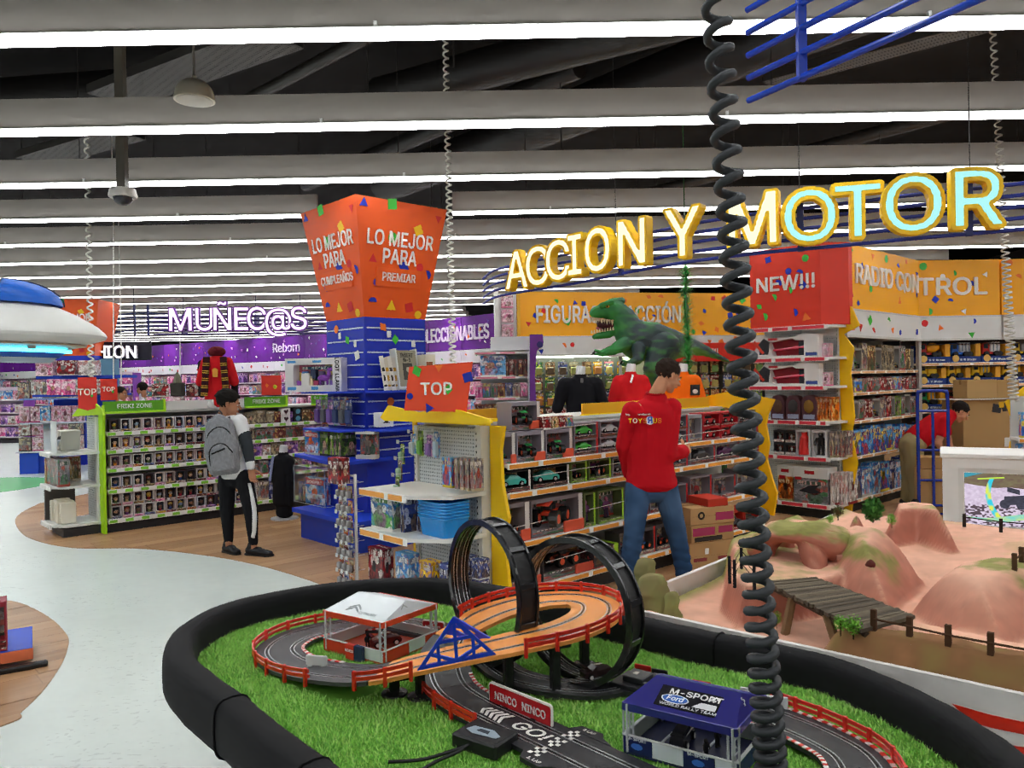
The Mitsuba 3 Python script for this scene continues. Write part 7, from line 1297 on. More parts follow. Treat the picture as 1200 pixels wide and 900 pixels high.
k9 = road('race_track', 'black slot track curving at the right behind the blue tent', PB, W8, '#2b2b2e')
k10 = road('race_track', 'short black track piece between the grey loop and the first vertical loop', PL, .125, '#2a2a2c'); k11 = road('race_track', 'black ground track curving between the two vertical loops', PM, .125, '#2a2a2c')
def rail(par, P, off, hgt=.034, every=5, col='#cc2a1c', base=0.0):
    t, s, u = frames(P); Q = P + s * off
    for z in (.012, .028): part(par, 'guard_rail', sweep(Q, [(-.002, z + base - .0055), (-.003, z + base), (-.002, z + base + .0055), (.0025, z + base + .0055), (.0025, z + base - .0055)]), 'gloss', col)
    for i in range(0, len(Q), every): part(par, 'rail_post', mv(bx(-.005, .005, -.005, .004, -.022, .036), mul(T(*Q[i]), Rz(math.degrees(math.atan2(t[i, 1], t[i, 0]))))), 'gloss', col)
so = 1 if frames(P8)[1][45][0] * (P8[45] - P8[60])[0] > 0 else 1
c0 = P8[20:70].mean(0); sgn = np.sign(((P8[45] - c0)[:2] @ frames(P8)[1][45][:2])); rail(k8, P8[10:62], sgn * (W8 / 2 + .004)); rail(k8, P8[70:81], sgn * (W8 / 2 + .004))
c1 = P8[110:165].mean(0); sgn2 = np.sign((P8[135] - c1)[:2] @ frames(P8)[1][135][:2]); rail(k8, P8[101:172], sgn2 * (W8 / 2 + .004))
c2 = P8[190:240].mean(0); rail(k8, P8[203:228], sgn * (W8 / 2 + .004), every=6); rail(k9, PB[26:58], np.sign((PB[42] - PB[20:62].mean(0))[:2] @ frames(PB)[1][42][:2]) * (W8 / 2 + .004), every=5)
def kerb(par, P, off):
    t, s, u = frames(P); Q = P + s * off; n = len(Q) - 1
    for c, r_ in (('#e4e2de', 0), ('#c42a20', 1)):
        m_ = [sweep(Q[i:i + 2], [(-.006, 0), (-.006, .003), (.006, .003), (.006, 0)]) for i in range(n) if i % 2 == r_]; part(par, 'kerb', join(*m_), 'satin', c, kind='stuff')
kerb(k8, P8[203:228], sgn * (W8 / 2 - .006)); kerb(k8, P8[203:226], -sgn * (W8 / 2 - .006)); kerb(k9, PB[22:56], np.sign((PB[42] - PB[20:62].mean(0))[:2] @ frames(PB)[1][42][:2]) * (-W8 / 2 + .006)); kerb(k8, P8[12:60], -sgn * (W8 / 2 - .006))
kerb(k9, PB[26:58], np.sign((PB[42] - PB[20:62].mean(0))[:2] @ frames(PB)[1][42][:2]) * (W8 / 2 - .006))
# vertical loops
def loop(bc, dpx, ang, R, W, shift, label):
    d = np.array([math.cos(ang), math.sin(ang), 0]); n = np.array([-d[1], d[0], 0]); th = np.linspace(0, 2 * math.pi, 73); c = np.array(bc) + [0, 0, R]
    P = c + np.outer(R * np.sin(th), d) + np.outer(-R * np.cos(th), [0, 0, 1]) + np.outer((th / (2 * math.pi) - .5) * shift, n); u = c - P; u -= np.outer(u @ n, n); u /= np.linalg.norm(u, axis=1, keepdims=True)
    k = road('loop_track', label, P, W, '#1d1c1d', up=u, z=.007)
    for s in (-1, 1): part(k, 'edge_rib', sweep(P, [(s * W / 2 - .004, -.016), (s * W / 2 - .004, .004), (s * W / 2 + .004, .004), (s * W / 2 + .004, -.016)], False, u), 'gloss', '#1a1a1c')
    for j in range(3, 72, 6):
        M = np.eye(4); M[:3, 0] = n; M[:3, 2] = u[j]; M[:3, 1] = np.cross(u[j], n); M[:3, 3] = P[j]; part(k, 'joint', bx(-W / 2, W / 2, -.010, .010, -.014, -.007, .002), 'gloss', '#232326', M)
    return k
loop((-.086, 2.62, Z0), 0, math.radians(-55), .228, .066, .05, 'left one of the two upright black loops of the slot track')
loop((.195, 2.43, Z0), 0, math.radians(-41), .216, .066, .05, 'right and nearer one of the two upright black loops of the slot track')
# black pillars under the raised orange track
for i, (px, py, h, top) in enumerate(((492, 778, .09, 0), (595, 757, .14, 0), (650, 752, .15, 0), (684, 722, .155, 0), (462, 790, .05, 0), (612, 705, .14, 0))):
    p = G(px, py + 3, Z0 + h - .015); k = thing('track_support', f'black pillar under the raised orange track, {["by the left end of the blue truss", "by the right end of the blue truss", "third from the left", "under the far right curve", "leftmost and shortest", "under the far side of the orange curve"][i]}', 'track support')
    part(k, 'column', bx(-.014, .014, -.014, .014, ZT, p[2], .003), 'satin', '#161618', frame((*p[:2], 0), 20)); part(k, 'foot', mv(lathe([(0, 0), (.042, 0), (.04, .006), (.02, .012), (0, .012)], 18), T(*p[:2], ZT + .004)), 'satin', '#1a1a1c'); part(k, 'clamp', bx(-.05, .05, -.012, .012, p[2] - .012, p[2] - .001), 'satin', '#161618', frame((*p[:2], 0), 20))
# the blue truss bridge sides
def truss(lab, pxs, z0, name='bridge_truss'):
    a, b_ = G(*pxs[0], z0[0]), G(*pxs[1], z0[1]); d = b_ - a; M = frame((a[0], a[1], 0), math.degrees(math.atan2(d[1], d[0]))); q = [U(M, *p) for p in pxs]
    A0, B0, C0 = (np.array(p) for p in q); tri = Polygon([A0, B0, C0]); w = .010; holes = []
    c_ = (A0 + B0 + C0) / 3; inner = tri.buffer(-w)
    bars = [LineString([A0, B0]), LineString([(A0 + B0) / 2, C0]), LineString([A0 * .72 + B0 * .28, A0 * .45 + C0 * .55]), LineString([A0 * .28 + B0 * .72, B0 * .45 + C0 * .55]), LineString([A0 * .45 + B0 * .55, A0 * .7 + C0 * .3]), LineString([A0 * .55 + B0 * .45, B0 * .7 + C0 * .3]), LineString([A0 * .5 + C0 * .5, (A0 + B0) / 2 * .5 + C0 * .5]), LineString([B0 * .5 + C0 * .5, (A0 + B0) / 2 * .5 + C0 * .5])]
    sh = tri.difference(inner).union(unary_union([l.buffer(.0048) for l in bars]).intersection(tri)); 
    return single(name, mv(ext(sh, .007), mul(M, UPRIGHT)), 'gloss', '#1c34b8', lab, 'bridge side')
truss('blue triangular truss on the near side of the raised orange track', [(489, 785), (581, 766), (531, 722)], (Z0 + .112, Z0 + .142)); truss('blue triangular truss on the far side, leaning behind the near one', [(531, 726), (582, 752), (534, 722)] if False else [(520, 742), (584, 752), (533, 722)], (Z0 + .13, Z0 + .13))
# printing on the straight: GO!, arrows, chequers
ps, pe = G(590, 842, Z0), G(700, 893, Z0); d = (pe - ps)[:2]; MG2 = frame((*ps[:2], Z0 + .0012), math.degrees(math.atan2(d[1], d[0]))); MG2[2, 3] = Z0 + .0012
g0 = np.array(ps[:2])
def flat(poly, x, y, c, par=k8, nm='track_print', s=1.0): part(par, nm, mv(ext(poly, .0006), mul(MG2, T(x, y, 0))), 'satin', c)
from shapely import affinity as aff
x_ = U(frame((*ps[:2], 0), math.degrees(math.atan2(d[1], d[0]))), 600, 845)[0]
tgo = aff.skew(text_poly('GO!', .042, True), 12); flat(aff.scale(tgo, 1.25, 1, origin=(0, 0)), .045, -.02, '#eceae6', nm='lettering')
for i in range(5): flat(Polygon([(0, 0), (.012, 0), (-.004, .022 + .002 * i), (.012, .044 + .004 * i), (0, .044 + .004 * i), (-.016, .022 + .002 * i)]), -.075 + .020 * i, -.022 - .002 * i, '#eceae6', nm='arrow_print')
flat(text_poly('Line-2', .014, False), .03, .058, '#d8d6d2', nm='lettering')
sq = [sbox(i * .0125, j * .0125, i * .0125 + .0125, j * .0125 + .0125) for i in range(3) for j in range(14) if (i + j) % 2 == 0 and j not in (4, 9)]
flat(unary_union([s_.buffer(-.0002) for s_ in sq]), .185, -.088, '#f0eeea', nm='chequer_print')
wing = lambda s: Polygon([(.17, s * .085), (.19, s * .118), (.26, s * .122), (.28, s * .10), (.32, s * .085)])
for s in (1, -1): part(k8, 'pit_wing', mv(ext(wing(s), .012, -.0115), MG2), 'satin', '#26262a'); part(k8, 'lettering', mv(ext(text_poly(['1. LAP', '8 LAP'][s > 0], .011, True), .0006), mul(MG2, T(.205, s * .105 - .006, .0006))), 'satin', '#e4e2de')
# red NINCO board, controller, crash barrier
sb = thing('track_board', 'long rounded red board with white lettering beside the black straight', 'sign board'); a, b_ = G(578, 818, ZT + .03), G(645, 846, ZT + .03); d3 = b_ - a; ln = float(np.linalg.norm(d3[:2])); M = frame((a[0], a[1], ZT + .018), math.degrees(math.atan2(d3[1], d3[0])))
part(sb, 'rim', mv(ext(sbox(.0, .008, ln, .05).buffer(.012), .006), mul(M, UPRIGHT)), 'satin', '#e8e4e0'); part(sb, 'board', mv(ext(sbox(.0, .009, ln, .049).buffer(.007), .002), mul(M, T(0, -.006, 0), UPRIGHT)), 'satin', '#a8181e')
for x in (.27, .76): part(sb, 'lettering', text('NINCO', .022, mul(M, T(ln * x, -.0085, .018)), .001, sx=.9), 'satin', '#e4dedc'); part(sb, 'foot', bx(ln * x - .01, ln * x + .01, -.02, .02, 0, .006), 'satin', '#1c1c1c', M)
sb = thing('track_board', 'small rounded red board beside the white roofed tent, near the first loop', 'sign board'); a = G(498, 732, ZT + .03); M = frame((a[0], a[1], ZT), -20); part(sb, 'rim', mv(ext(sbox(0, .01, .075, .04).buffer(.01), .006), mul(M, UPRIGHT)), 'satin', '#e0dcd8'); part(sb, 'board', mv(ext(sbox(0, .01, .075, .04).buffer(.006), .002), mul(M, T(0, -.006, 0), UPRIGHT)), 'satin', '#b01c20'); part(sb, 'lettering', text('NINCO', .014, mul(M, T(.037, -.008, .018)), .001), 'satin', '#e4dedc')
ct = thing('track_controller', 'black controller box with a car print beside the black straight', 'controller'); q = [G(x, y, ZT + .04) for x, y in ((535, 851), (590, 864), (588, 880))]; M = frame((*G(534, 856, ZT + .04)[:2], ZT), math.degrees(math.atan2(*(G(588, 868, ZT + .04) - G(534, 851, ZT + .04))[1::-1])))
part(ct, 'box', bx(0, .145, -.02, .085, .003, .042, .005), 'satin', '#1a1a1c', M); part(ct, 'car_print', mv(ext(Polygon([(.02, .02), (.05, .008), (.12, .014), (.125, .03), (.09, .05), (.03, .045)]), .001), mul(M, T(0, .0, .0425))), 'satin', '#8c98a4'); part(ct, 'window_print', mv(ext(Polygon([(.05, .025), (.09, .022), (.085, .038), (.055, .038)]), .0016), mul(M, T(0, 0, .0425))), 'satin', '#26303c')
for i, pts in enumerate((((552, 872), (530, 880), (495, 890), (455, 893)), ((548, 874), (535, 882), (512, 892), (490, 905)))): single('cable', tube(spline([G(x, y, ZT + .025 - .004 * j) for j, (x, y) in enumerate(pts)], 6), .0045, 7), 'rubber', '#141416', f'thin black cable running from the controller over the turf, {["upper", "lower"][i]} one', 'cable')
cb = thing('crash_barrier', 'small white barrier sign on the outer edge of the grey left loop', 'barrier'); a = G(359, 783, Z0); M = frame((a[0], a[1], Z0), -12); part(cb, 'panel', bx(0, .075, -.004, .004, .012, .045, .002), 'satin', '#cfd6d0', M)
for x in (.008, .055): part(cb, 'leg', bx(x, x + .012, -.008, .004, -.018, .014), 'satin', '#cfd6d0', M)
# launch unit and small red boards past the loops
lu = thing('launch_unit', 'dark grey connector unit of the track past the right loop', 'track unit'); p = G(728, 797, Z0); M = frame((p[0], p[1], Z0), -38); part(lu, 'base', bx(-.01, .16, -.06, .06, -.018, .012, .003), 'satin', '#222326', M); part(lu, 'block', bx(.02, .09, -.03, .045, .012, .03, .003), 'satin', '#2c2e32', M); part(lu, 'frame', join(bx(.10, .15, .03, .05, .012, .028), bx(.10, .15, -.045, -.03, .012, .028)), 'satin', '#34363a', M, kind='stuff'); part(lu, 'label', bx(.04, .055, .0, .02, .03, .031), 'satin', '#d8d4c8', M); part(lu, 'label', bx(.115, .14, -.01, .01, .012, .013), 'satin', '#b86a2c', M)
for i, (px, py, c) in enumerate(((744, 783, 'beside the connector unit'), (812, 802, 'behind the blue tent'))):
    sb = thing('track_board', f'small red and black board {c}', 'sign board'); a = G(px, py, ZT + .02); M = frame((a[0], a[1], ZT), -30); part(sb, 'red_panel', bx(0, .055, -.003, .003, .0, .035), 'satin', '#b4221c', M); part(sb, 'black_panel', bx(.058, .11, -.003, .003, .0, .03), 'satin', '#17171a', M); part(sb, 'print', bx(.066, .10, -.004, -.003, .01, .018), 'satin', '#b8b8b8', M)
for i, (px, py) in enumerate(((876, 814), (906, 824))): sb = thing('white_sign', f'small white sign standing beside the spring cord on the turf, {["left", "right"][i]} one', 'sign board'); a = G(px, py + 10, ZT + .01); M = frame((a[0], a[1], ZT), -20); part(sb, 'panel', bx(-.02, .04, -.003, .003, .012, .055), 'satin', '#d8dcdc', M); part(sb, 'foot', bx(-.01, .03, -.01, .01, 0, .012), 'satin', '#c0c4c4', M)
# slot cars
def slotcar(p, ang, L_, col, lab, kind='sport', roll=0):
    k = thing('slot_car', lab, 'toy car'); (v, f), c = car_mesh(col, kind=kind); M = mul(T(*p), Rz(ang), Ry(roll), S(L_)); part(k, 'body', mv((v, f), M), 'gloss', c)
    part(k, 'spoiler', mv(bx(-.5, -.4, -.17, .17, .36, .39), M), 'gloss', col); part(k, 'stripe', mv(bx(-.1, .16, -.05, .05, .381, .386), M), 'gloss', '#d8d4cc')
    for x in (-.31, .31):
        for s in (-1, 1): part(k, 'wheel_rim', mv(lathe([(0, -.006), (.062, -.006), (.062, .006), (0, .006)], 14), mul(M, T(x, s * .222, .095), Rx(90))), 'satin', '#e0ddd8')
    return k
slotcar(G(700, 793, Z0 + .006), 24, .105, '#2a1c1c', 'black and red rally slot car with white wheels at the foot of the right loop')
# the two paddock tents
def tent(name, lab, base, h, roof_col, wall_cols, valance, floor_col, wh=.045, over=.012, ridge=.35):
    """base: near-left, near, right corner on the turf"""
    k = thing(name, lab, 'toy tent'); F1, F2, F3 = (np.array(b_[:2]) for b_ in base); F4 = F1 + F3 - F2; z = ZT + .012; cs = [F1, F2, F3, F4]
    part(k, 'floor', ext(Polygon(cs), .006, z - .008), 'satin', floor_col)
    for i in range(4):
        a, b_ = cs[i], cs[(i + 1) % 4]; d = b_ - a; ln = np.linalg.norm(d); M = frame((*a, z), math.degrees(math.atan2(d[1], d[0]))); wc = wall_cols[i]
        for j, (x0, x1, c) in enumerate(wc): part(k, 'wall_panel', bx(x0 * ln + .0008, x1 * ln - .0008, -.003, .003, 0, wh), 'satin', c, M)
        part(k, 'wall_edge', bx(0, ln, -.004, .004, wh, wh + .003), 'satin', '#d8dadc', M)
    cen = (F1 + F3) / 2
    for i in range(4):
        q = cs[i] * .93 + cen * .07; M = frame((*q, z), 20); part(k, 'pole', join(*[bx(x - .0022, x + .0022, y - .0022, y + .0022, 0, h) for x in (-.009, .009) for y in (-.009, .009)]), 'satin', '#c4c8cc', M, kind='stuff')
        part(k, 'lattice', join(*[tube([((-1) ** j * .009, -.009, h * j / 7), ((-1) ** (j + 1) * .009, -.009, h * (j + 1) / 7)], .0016, 4) for j in range(7)]), 'satin', '#c4c8cc', M, kind='stuff')
    o = [c + (c - cen) / np.linalg.norm(c - cen) * over * 1.6 for c in cs]; r1, r2 = (o[0] + o[3]) / 2, (o[1] + o[2]) / 2; r1, r2 = r1 + (r2 - r1) * ridge, r2 - (r2 - r1) * ridge * (1 if ridge > .2 else .6); zt = z + h
    P = [np.array([*c, zt]) for c in o] + [np.array([*r1, zt + .042]), np.array([*r2, zt + .042])]
    part(k, 'roof', (np.array(P), np.array([[0, 1, 5], [0, 5, 4], [1, 2, 5], [2, 3, 4], [2, 4, 5], [3, 0, 4]])), 'gloss', roof_col, smooth=False)
    for i in range(4):
        a, b_ = o[i], o[(i + 1) % 4]; d = b_ - a; part(k, 'valance', bx(0, np.linalg.norm(d), -.003, .001, zt - .018, zt + .001), 'gloss', valance, frame((*a, 0), math.degrees(math.atan2(d[1], d[0]))))
    def onroof(tri): 
        a, b_, c = tri; x = (b_ - a) / np.linalg.norm(b_ - a); n = np.cross(x, c - a); n /= np.linalg.norm(n); M = np.eye(4); M[:3, 0], M[:3, 1], M[:3, 2], M[:3, 3] = x, np.cross(n, x), n, a; return M, float(np.linalg.norm(b_ - a))
    return k, cs, z, onroof((P[0], P[1], P[5])), onroof((P[1], P[2], P[5]))
RW_ = [[(0, .5, '#c23a28'), (.5, 1, '#d8dcdc')], [(0, .45, '#c23a28'), (.45, .75, '#d8dcdc'), (.75, 1, '#c23a28')], [(0, 1, '#c8ccc8')], [(0, 1, '#c8ccc8')]]
k, cs, z, (MR1, l1), (MR2, l2) = tent('paddock_tent', 'white roofed toy tent with red walls inside the grey track loop', [G(380, 763, ZT), G(449, 781, ZT), G(513, 754, ZT)], .135, '#d8dee2', RW_, '#d24a30', '#b8442c', ridge=.12, wh=.036, over=.0)
for dx in (0, .022): part(k, 'chevron_print', mv(ext(Polygon([(-.03, 0), (0, .022), (.03, 0), (.03, .008), (0, .031), (-.03, .008)]), .0006), mul(MR1, T(l1 * .40, .026 + dx * .7, .0006))), 'satin', '#8c9498')
part(k, 'lettering', mv(ext(text_poly('CITROËN', .013, False), .0006), mul(MR1, T(l1 * .52, .022, .0006))), 'satin', '#9aa0a4'); part(k, 'chevron_print', mv(ext(Polygon([(-.015, 0), (0, .012), (.015, 0), (.015, .005), (0, .017), (-.015, .005)]), .0006), mul(MR2, T(l2 * .42, .02, .0006))), 'satin', '#a8b0b0')
ctr = (cs[0] + cs[2]) / 2
slotcar((*(ctr + [.015, -.01]), z), 28, .115, '#5a1a18', 'dark red toy race car with a spoiler standing in the white roofed tent', 'sport')
def pitman(p, lab):
    k = thing('toy_mechanic', lab, 'toy figure'); (v, f), c = figure_mesh('#141416', '#141416', '#1c1a1a'); part(k, 'body', mv((v, f), mul(T(*p), Rz(40), S(.052))), 'satin', c)
pitman((*(ctr + [-.045, -.03]), z), 'small black toy mechanic in the white roofed tent')
k = thing('toy_podium', 'small red and black advertising box at the wall of the white roofed tent', 'toy'); p = cs[0] * .45 + cs[1] * .55; M = frame((*p, ZT), -35); part(k, 'red_panel', bx(-.03, .01, -.02, -.005, .004, .055), 'satin', '#d03a2a', M); part(k, 'blue_panel', bx(.012, .05, -.02, -.005, .004, .055), 'satin', '#23304c', M); part(k, 'lettering', text('NINCO', .009, mul(M, T(-.01, -.0205, .03)), .001), 'satin', '#f0e8e4')
NW = [[(0, .27, '#1c2450'), (.27, .55, '#dfe4ec'), (.55, .82, '#1c2450'), (.82, 1, '#dfe4ec')], [(0, .45, '#1c2450'), (.45, .9, '#26304c'), (.9, 1, '#dfe4ec')], [(0, 1, '#98a098')], [(0, 1, '#98a098')]]
k, cs, z, (MR1, l1), (MR2, l2) = tent('paddock_tent', 'toy paddock tent with a dark blue roof and black lettered panel, by the spring cord', [G(731, 884, ZT), G(864, 921, ZT), G(899, 876, ZT)], .122, '#2c2a72', NW, '#2a2a78', '#24284a', ridge=.14, over=.0, wh=.04)
part(k, 'roof_print', mv(ext(sbox(l1 * .26, .018, l1 * .80, .092), .0006), mul(MR1, T(0, 0, .0005))), 'gloss', '#17161c', label='black printed panel')
part(k, 'lettering', mv(ext(aff.scale(text_poly('M-SPORT', .018, True), 1.15, 1, origin=(0, 0)), .0008), mul(MR1, T(l1 * .34, .066, .001))), 'satin', '#f0eeee'); part(k, 'lettering', mv(ext(aff.scale(text_poly('WORLD RALLY TEAM', .0085, True), 1.25, 1, origin=(0, 0)), .0008), mul(MR1, T(l1 * .30, .024, .001))), 'satin', '#c8c8d0')
part(k, 'oval_edge_print', mv(ext(aff.scale(Point(0, 0).buffer(1), .036, .0155), .0008), mul(MR1, T(l1 * .42, .049, .001))), 'satin', '#e8ecf4'); part(k, 'oval_print', mv(ext(aff.scale(Point(0, 0).buffer(1), .033, .013), .001), mul(MR1, T(l1 * .42, .049, .0012))), 'satin', '#2c5cb0', label='blue oval emblem with white script'); part(k, 'lettering', mv(ext(aff.skew(text_poly('Ford', .015, True), 10), .001), mul(MR1, T(l1 * .42 - .022, .043, .0016))), 'satin', '#f0f4fa')
part(k, 'flag_print', mv(ext(unary_union([sbox(i * .006, j * .006, i * .006 + .006, j * .006 + .006).buffer(-.0002) for i in range(4) for j in range(3) if (i + j) % 2 == 0]), .0008), mul(MR1, T(l1 * .7, .068, .001))), 'satin', '#f0eeee'); part(k, 'white_print', mv(ext(Polygon([(0, 0), (.06, 0), (.06, .02), (.02, .02)]), .0008), mul(MR1, T(l1 * .58, .036, .001))), 'satin', '#d4d4d8'); part(k, 'side_print', mv(ext(unary_union([sbox(i * .007, j * .007, i * .007 + .007, j * .007 + .007).buffer(-.0002) for i in range(2) for j in range(3) if (i + j) % 2 == 0]), .0008), mul(MR2, T(l2 * .4, .022, .001))), 'satin', '#c8c8d0')
for i, fr_ in enumerate((.13, .68)):
    d = cs[1] - cs[0]; M = frame((*(cs[0] + d * fr_), z), math.degrees(math.atan2(d[1], d[0]))); part(k, 'oval_print', mv(ext(aff.scale(Point(0, 0).buffer(1), .016, .008), .0008), mul(M, T(0, -.0032, .018), UPRIGHT)), 'satin', '#3c6cc0'); part(k, 'lettering', text('M-SPORT', .008, mul(M, T(0, -.0032, .032)), .0008), 'satin', '#e0e4ec')
part(k, 'floor_line', join(*[ext(LineString([cs[0] + (cs[3] - cs[0]) * .12 + (cs[1] - cs[0]) * t, cs[3] * .85 + cs[0] * .15 + (cs[1] - cs[0]) * t]).buffer(.003), .002, z - .002) for t in (.22, .6)]), 'satin', '#d4d8e0', kind='stuff')
m_ = lambda s, t: (*(cs[0] + (cs[1] - cs[0]) * s + (cs[3] - cs[0]) * t), z)
slotcar(m_(.38, .5), 62, .105, '#26262a', 'black toy hatchback parked in the blue roofed tent', 'suv'); pitman(m_(.66, .28), 'black toy mechanic standing at the front of the blue roofed tent'); pitman(m_(.66, .62), 'second black toy mechanic crouched behind the first in the blue roofed tent')
# the turf's blades
roads = unary_union([LineString(P_[:, :2]).buffer(w_) for P_, w_ in ((P8[:66], W8 / 2 - .004), (P8[200:], W8 / 2 + .002), (PB, W8 / 2 + .002), (PL, .06), (PM, .06))] + [Polygon([c[:2] for c in cs]).buffer(.002), Polygon([G(380, 763, ZT)[:2], G(449, 781, ZT)[:2], G(513, 754, ZT)[:2], (G(380, 763, ZT) + G(513, 754, ZT) - G(449, 781, ZT))[:2]])])
from shapely import contains_xy
rg = np.random.default_rng(6); x0, y0, x1, y1 = po.bounds; xy = rg.uniform((x0, y0), (x1, y1), (190000, 2)); ti = po.buffer(-.088); ok = contains_xy(ti, xy[:, 0], xy[:, 1]) & ~contains_xy(roads, xy[:, 0], xy[:, 1]); xy = xy[ok]; n = len(xy)
a = rg.uniform(0, 6.283, n); hgt = rg.uniform(.009, .017, n) * (.7 + .6 * meshkit.noise(np.column_stack([xy * 14, np.zeros(n)]), 1)); lean = rg.uniform(.15, 1.0, n) * hgt; wd = .0022
b0 = np.column_stack([xy, np.full(n, ZT - .003)]); s_ = np.column_stack([np.cos(a), np.sin(a), a * 0]) * wd; la = a + rg.uniform(.8, 2.4, n); tip = b0 + np.column_stack([np.cos(la) * lean, np.sin(la) * lean, hgt])
v = np.stack([b0 - s_, b0 + s_, tip], 1).reshape(-1, 3); f = np.arange(3 * n).reshape(-1, 3); pal = np.array([L(c) for c in ('#84c050', '#98d05c', '#6ca844', '#b0dc74', '#c0e088', '#8cc858', '#a8cc68')]); part(tb, 'turf_blades', (v, f), 'turf', np.repeat(pal[rg.integers(0, 7, n)], 3, 0), kind='stuff', label='green artificial grass blades')
# ======== the model landscape table for radio controlled cars, and the screen cabinet
MTn = frame((.385, 2.94), -41.8); AX, BX_ = 2.35, 2.5
lt_ = thing('landscape_table', 'white walled table with a model desert landscape of pink rock, sand and moss', 'table')
ab = lambda px, py, z: (np.linalg.inv(MTn) @ np.array([*G(px, py, z), 1]))[:2]
for nm, m in (('near', bx(-.02, AX, -.02, 0, 0, .85)), ('left', bx(-.02, 0, 0, BX_, 0, .85)), ('far', bx(-.02, AX, BX_, BX_ + .02, 0, .80)), ('right', bx(AX, AX + .02, 0, BX_, 0, .85))):
    part(lt_, 'side_wall', m, 'satin', '#dcd8d4', MTn)
red = [U(MTn, *p) for p in ((1122, 825), (1150, 833), (1215, 846), (1260, 920), (1215, 905), (1190, 862), (1170, 852), (1140, 845))]
part(lt_, 'red_print', plate([U(MTn, *p) for p in ((1118, 822), (1160, 834), (1260, 856), (1260, 872), (1200, 857), (1165, 850), (1140, 843))], .002, -.0205), 'satin', '#d02a14', MTn, label='red swoosh print'); part(lt_, 'red_print', plate([U(MTn, *p) for p in ((1170, 868), (1260, 880), (1260, 960), (1200, 940))], .002, -.0205), 'satin', '#d02a14', MTn)
na, nb = 210, 220; aa, bb = np.meshgrid(np.linspace(0, AX, na), np.linspace(0, BX_, nb), indexing='ij')
def sm(x): x = np.clip(x, 0, 1); return x * x * (3 - 2 * x)
def bump(a0, b0, ra, rb, h, rot=0.0, p=1.0):
    c, s = math.cos(rot), math.sin(rot); x, y = (aa - a0) * c + (bb - b0) * s, -(aa - a0) * s + (bb - b0) * c; return h * sm(1.0 - np.sqrt((x / ra) ** 2 + (y / rb) ** 2)) ** p
from shapely import distance as shdist, points as shpoints
def poly_h(pts, soft):
    P_ = Polygon(pts); q = shpoints(np.column_stack([aa.ravel(), bb.ravel()])); d = shdist(P_, q).reshape(aa.shape); di = shdist(P_.exterior, q).reshape(aa.shape); ins = contains_xy(P_, aa.ravel(), bb.ravel()).reshape(aa.shape); return sm(.5 + np.where(ins, di, -d) / soft)
h0 = .80 + .02 * meshkit.fbm(np.stack([aa * 3, bb * 3, aa * 0], -1), 3, 1)
h0 += .05 * sm((bb - .9) / 1.0)
low = poly_h([(-.2, -.2), (.80, -.2), (.72, .45), (.60, .75), (.2, 1.0), (.16, 1.6), (-.2, 1.8)], .2); h0 -= .115 * low
plat = poly_h([(.26, .36), (.40, .22), (.47, .33), (.60, .56), (.66, .95), (.30, 1.5), (-.2, 2.0), (-.2, 1.25), (.10, .72)], .09); h0 = h0 * (1 - plat) + (.93 + .012 * np.sin(aa * 9)) * plat
P2 = lambda z, *q: [tuple(ab(x, y, z)) for x, y in q]
hill = poly_h(P2(.94, (938, 642), (968, 662), (1000, 674), (1042, 680), (1066, 664), (1086, 646)) + P2(1.0, (1080, 636), (1040, 624), (1000, 616), (950, 622)), .36); h0 = np.maximum(h0, .60 + .455 * hill + .03 * hill * np.sin(aa * 5 + bb * 3))
hb_ = poly_h(P2(.90, (1066, 692), (1092, 674), (1140, 668), (1200, 662), (1300, 670), (1260, 700), (1215, 712), (1172, 726), (1118, 716)), .30); h0 = np.maximum(h0, .66 + .31 * hb_ + .015 * np.sin(aa * 7))
back = poly_h(P2(.97, (1046, 612), (1075, 610), (1112, 618), (1100, 604), (1070, 598), (1046, 602)), .36); h0 = np.maximum(h0, .66 + .37 * np.minimum(1, 1.6 * back)); back2 = poly_h(P2(.98, (984, 612), (1018, 612), (1018, 600), (990, 600)), .2); h0 = np.maximum(h0, .66 + .36 * back2)
road_m = poly_h([(.95, 1.45), (1.1, 1.15), (2.4, 1.6), (2.4, 2.3), (.9, 2.1)], .3); h0 = np.where(h0 < .96, h0 * (1 - road_m) + (.89 + .015 * np.sin(bb * 3)) * road_m, h0)
bank = sm((aa - .70) / .12) * sm((.30 - bb) / .14) * sm((bb + .02) / .13); h0 = np.maximum(h0, .775 + .125 * bank + .015 * sm((aa - .8) / .6) * bank); flr = sm((aa - .78) / .12) * sm((.62 - bb) / .2) * sm((bb - .15) / .1); h0 = np.maximum(h0, .78 + .075 * flr)
h0 += .02 * sm((.12 - aa) / .12) * sm(bb / .3); h0 += (meshkit.fbm(np.stack([aa * 9, bb * 9, aa * 0], -1), 4, 6) - .5) * .018; h0 = np.minimum(h0, 1.25)
edge = sm(np.minimum.reduce([aa, bb, AX - aa, BX_ - bb]) / .05 + .35); h0 = .64 + (h0 - .64) * edge; 
V = np.column_stack([aa.ravel(), bb.ravel(), h0.ravel()]); i, j = np.meshgrid(np.arange(na - 1), np.arange(nb - 1), indexing='ij'); q0 = (i * nb + j).ravel(); F_ = np.vstack([np.stack([q0, q0 + nb, q0 + nb + 1], 1), np.stack([q0, q0 + nb + 1, q0 + 1], 1)])
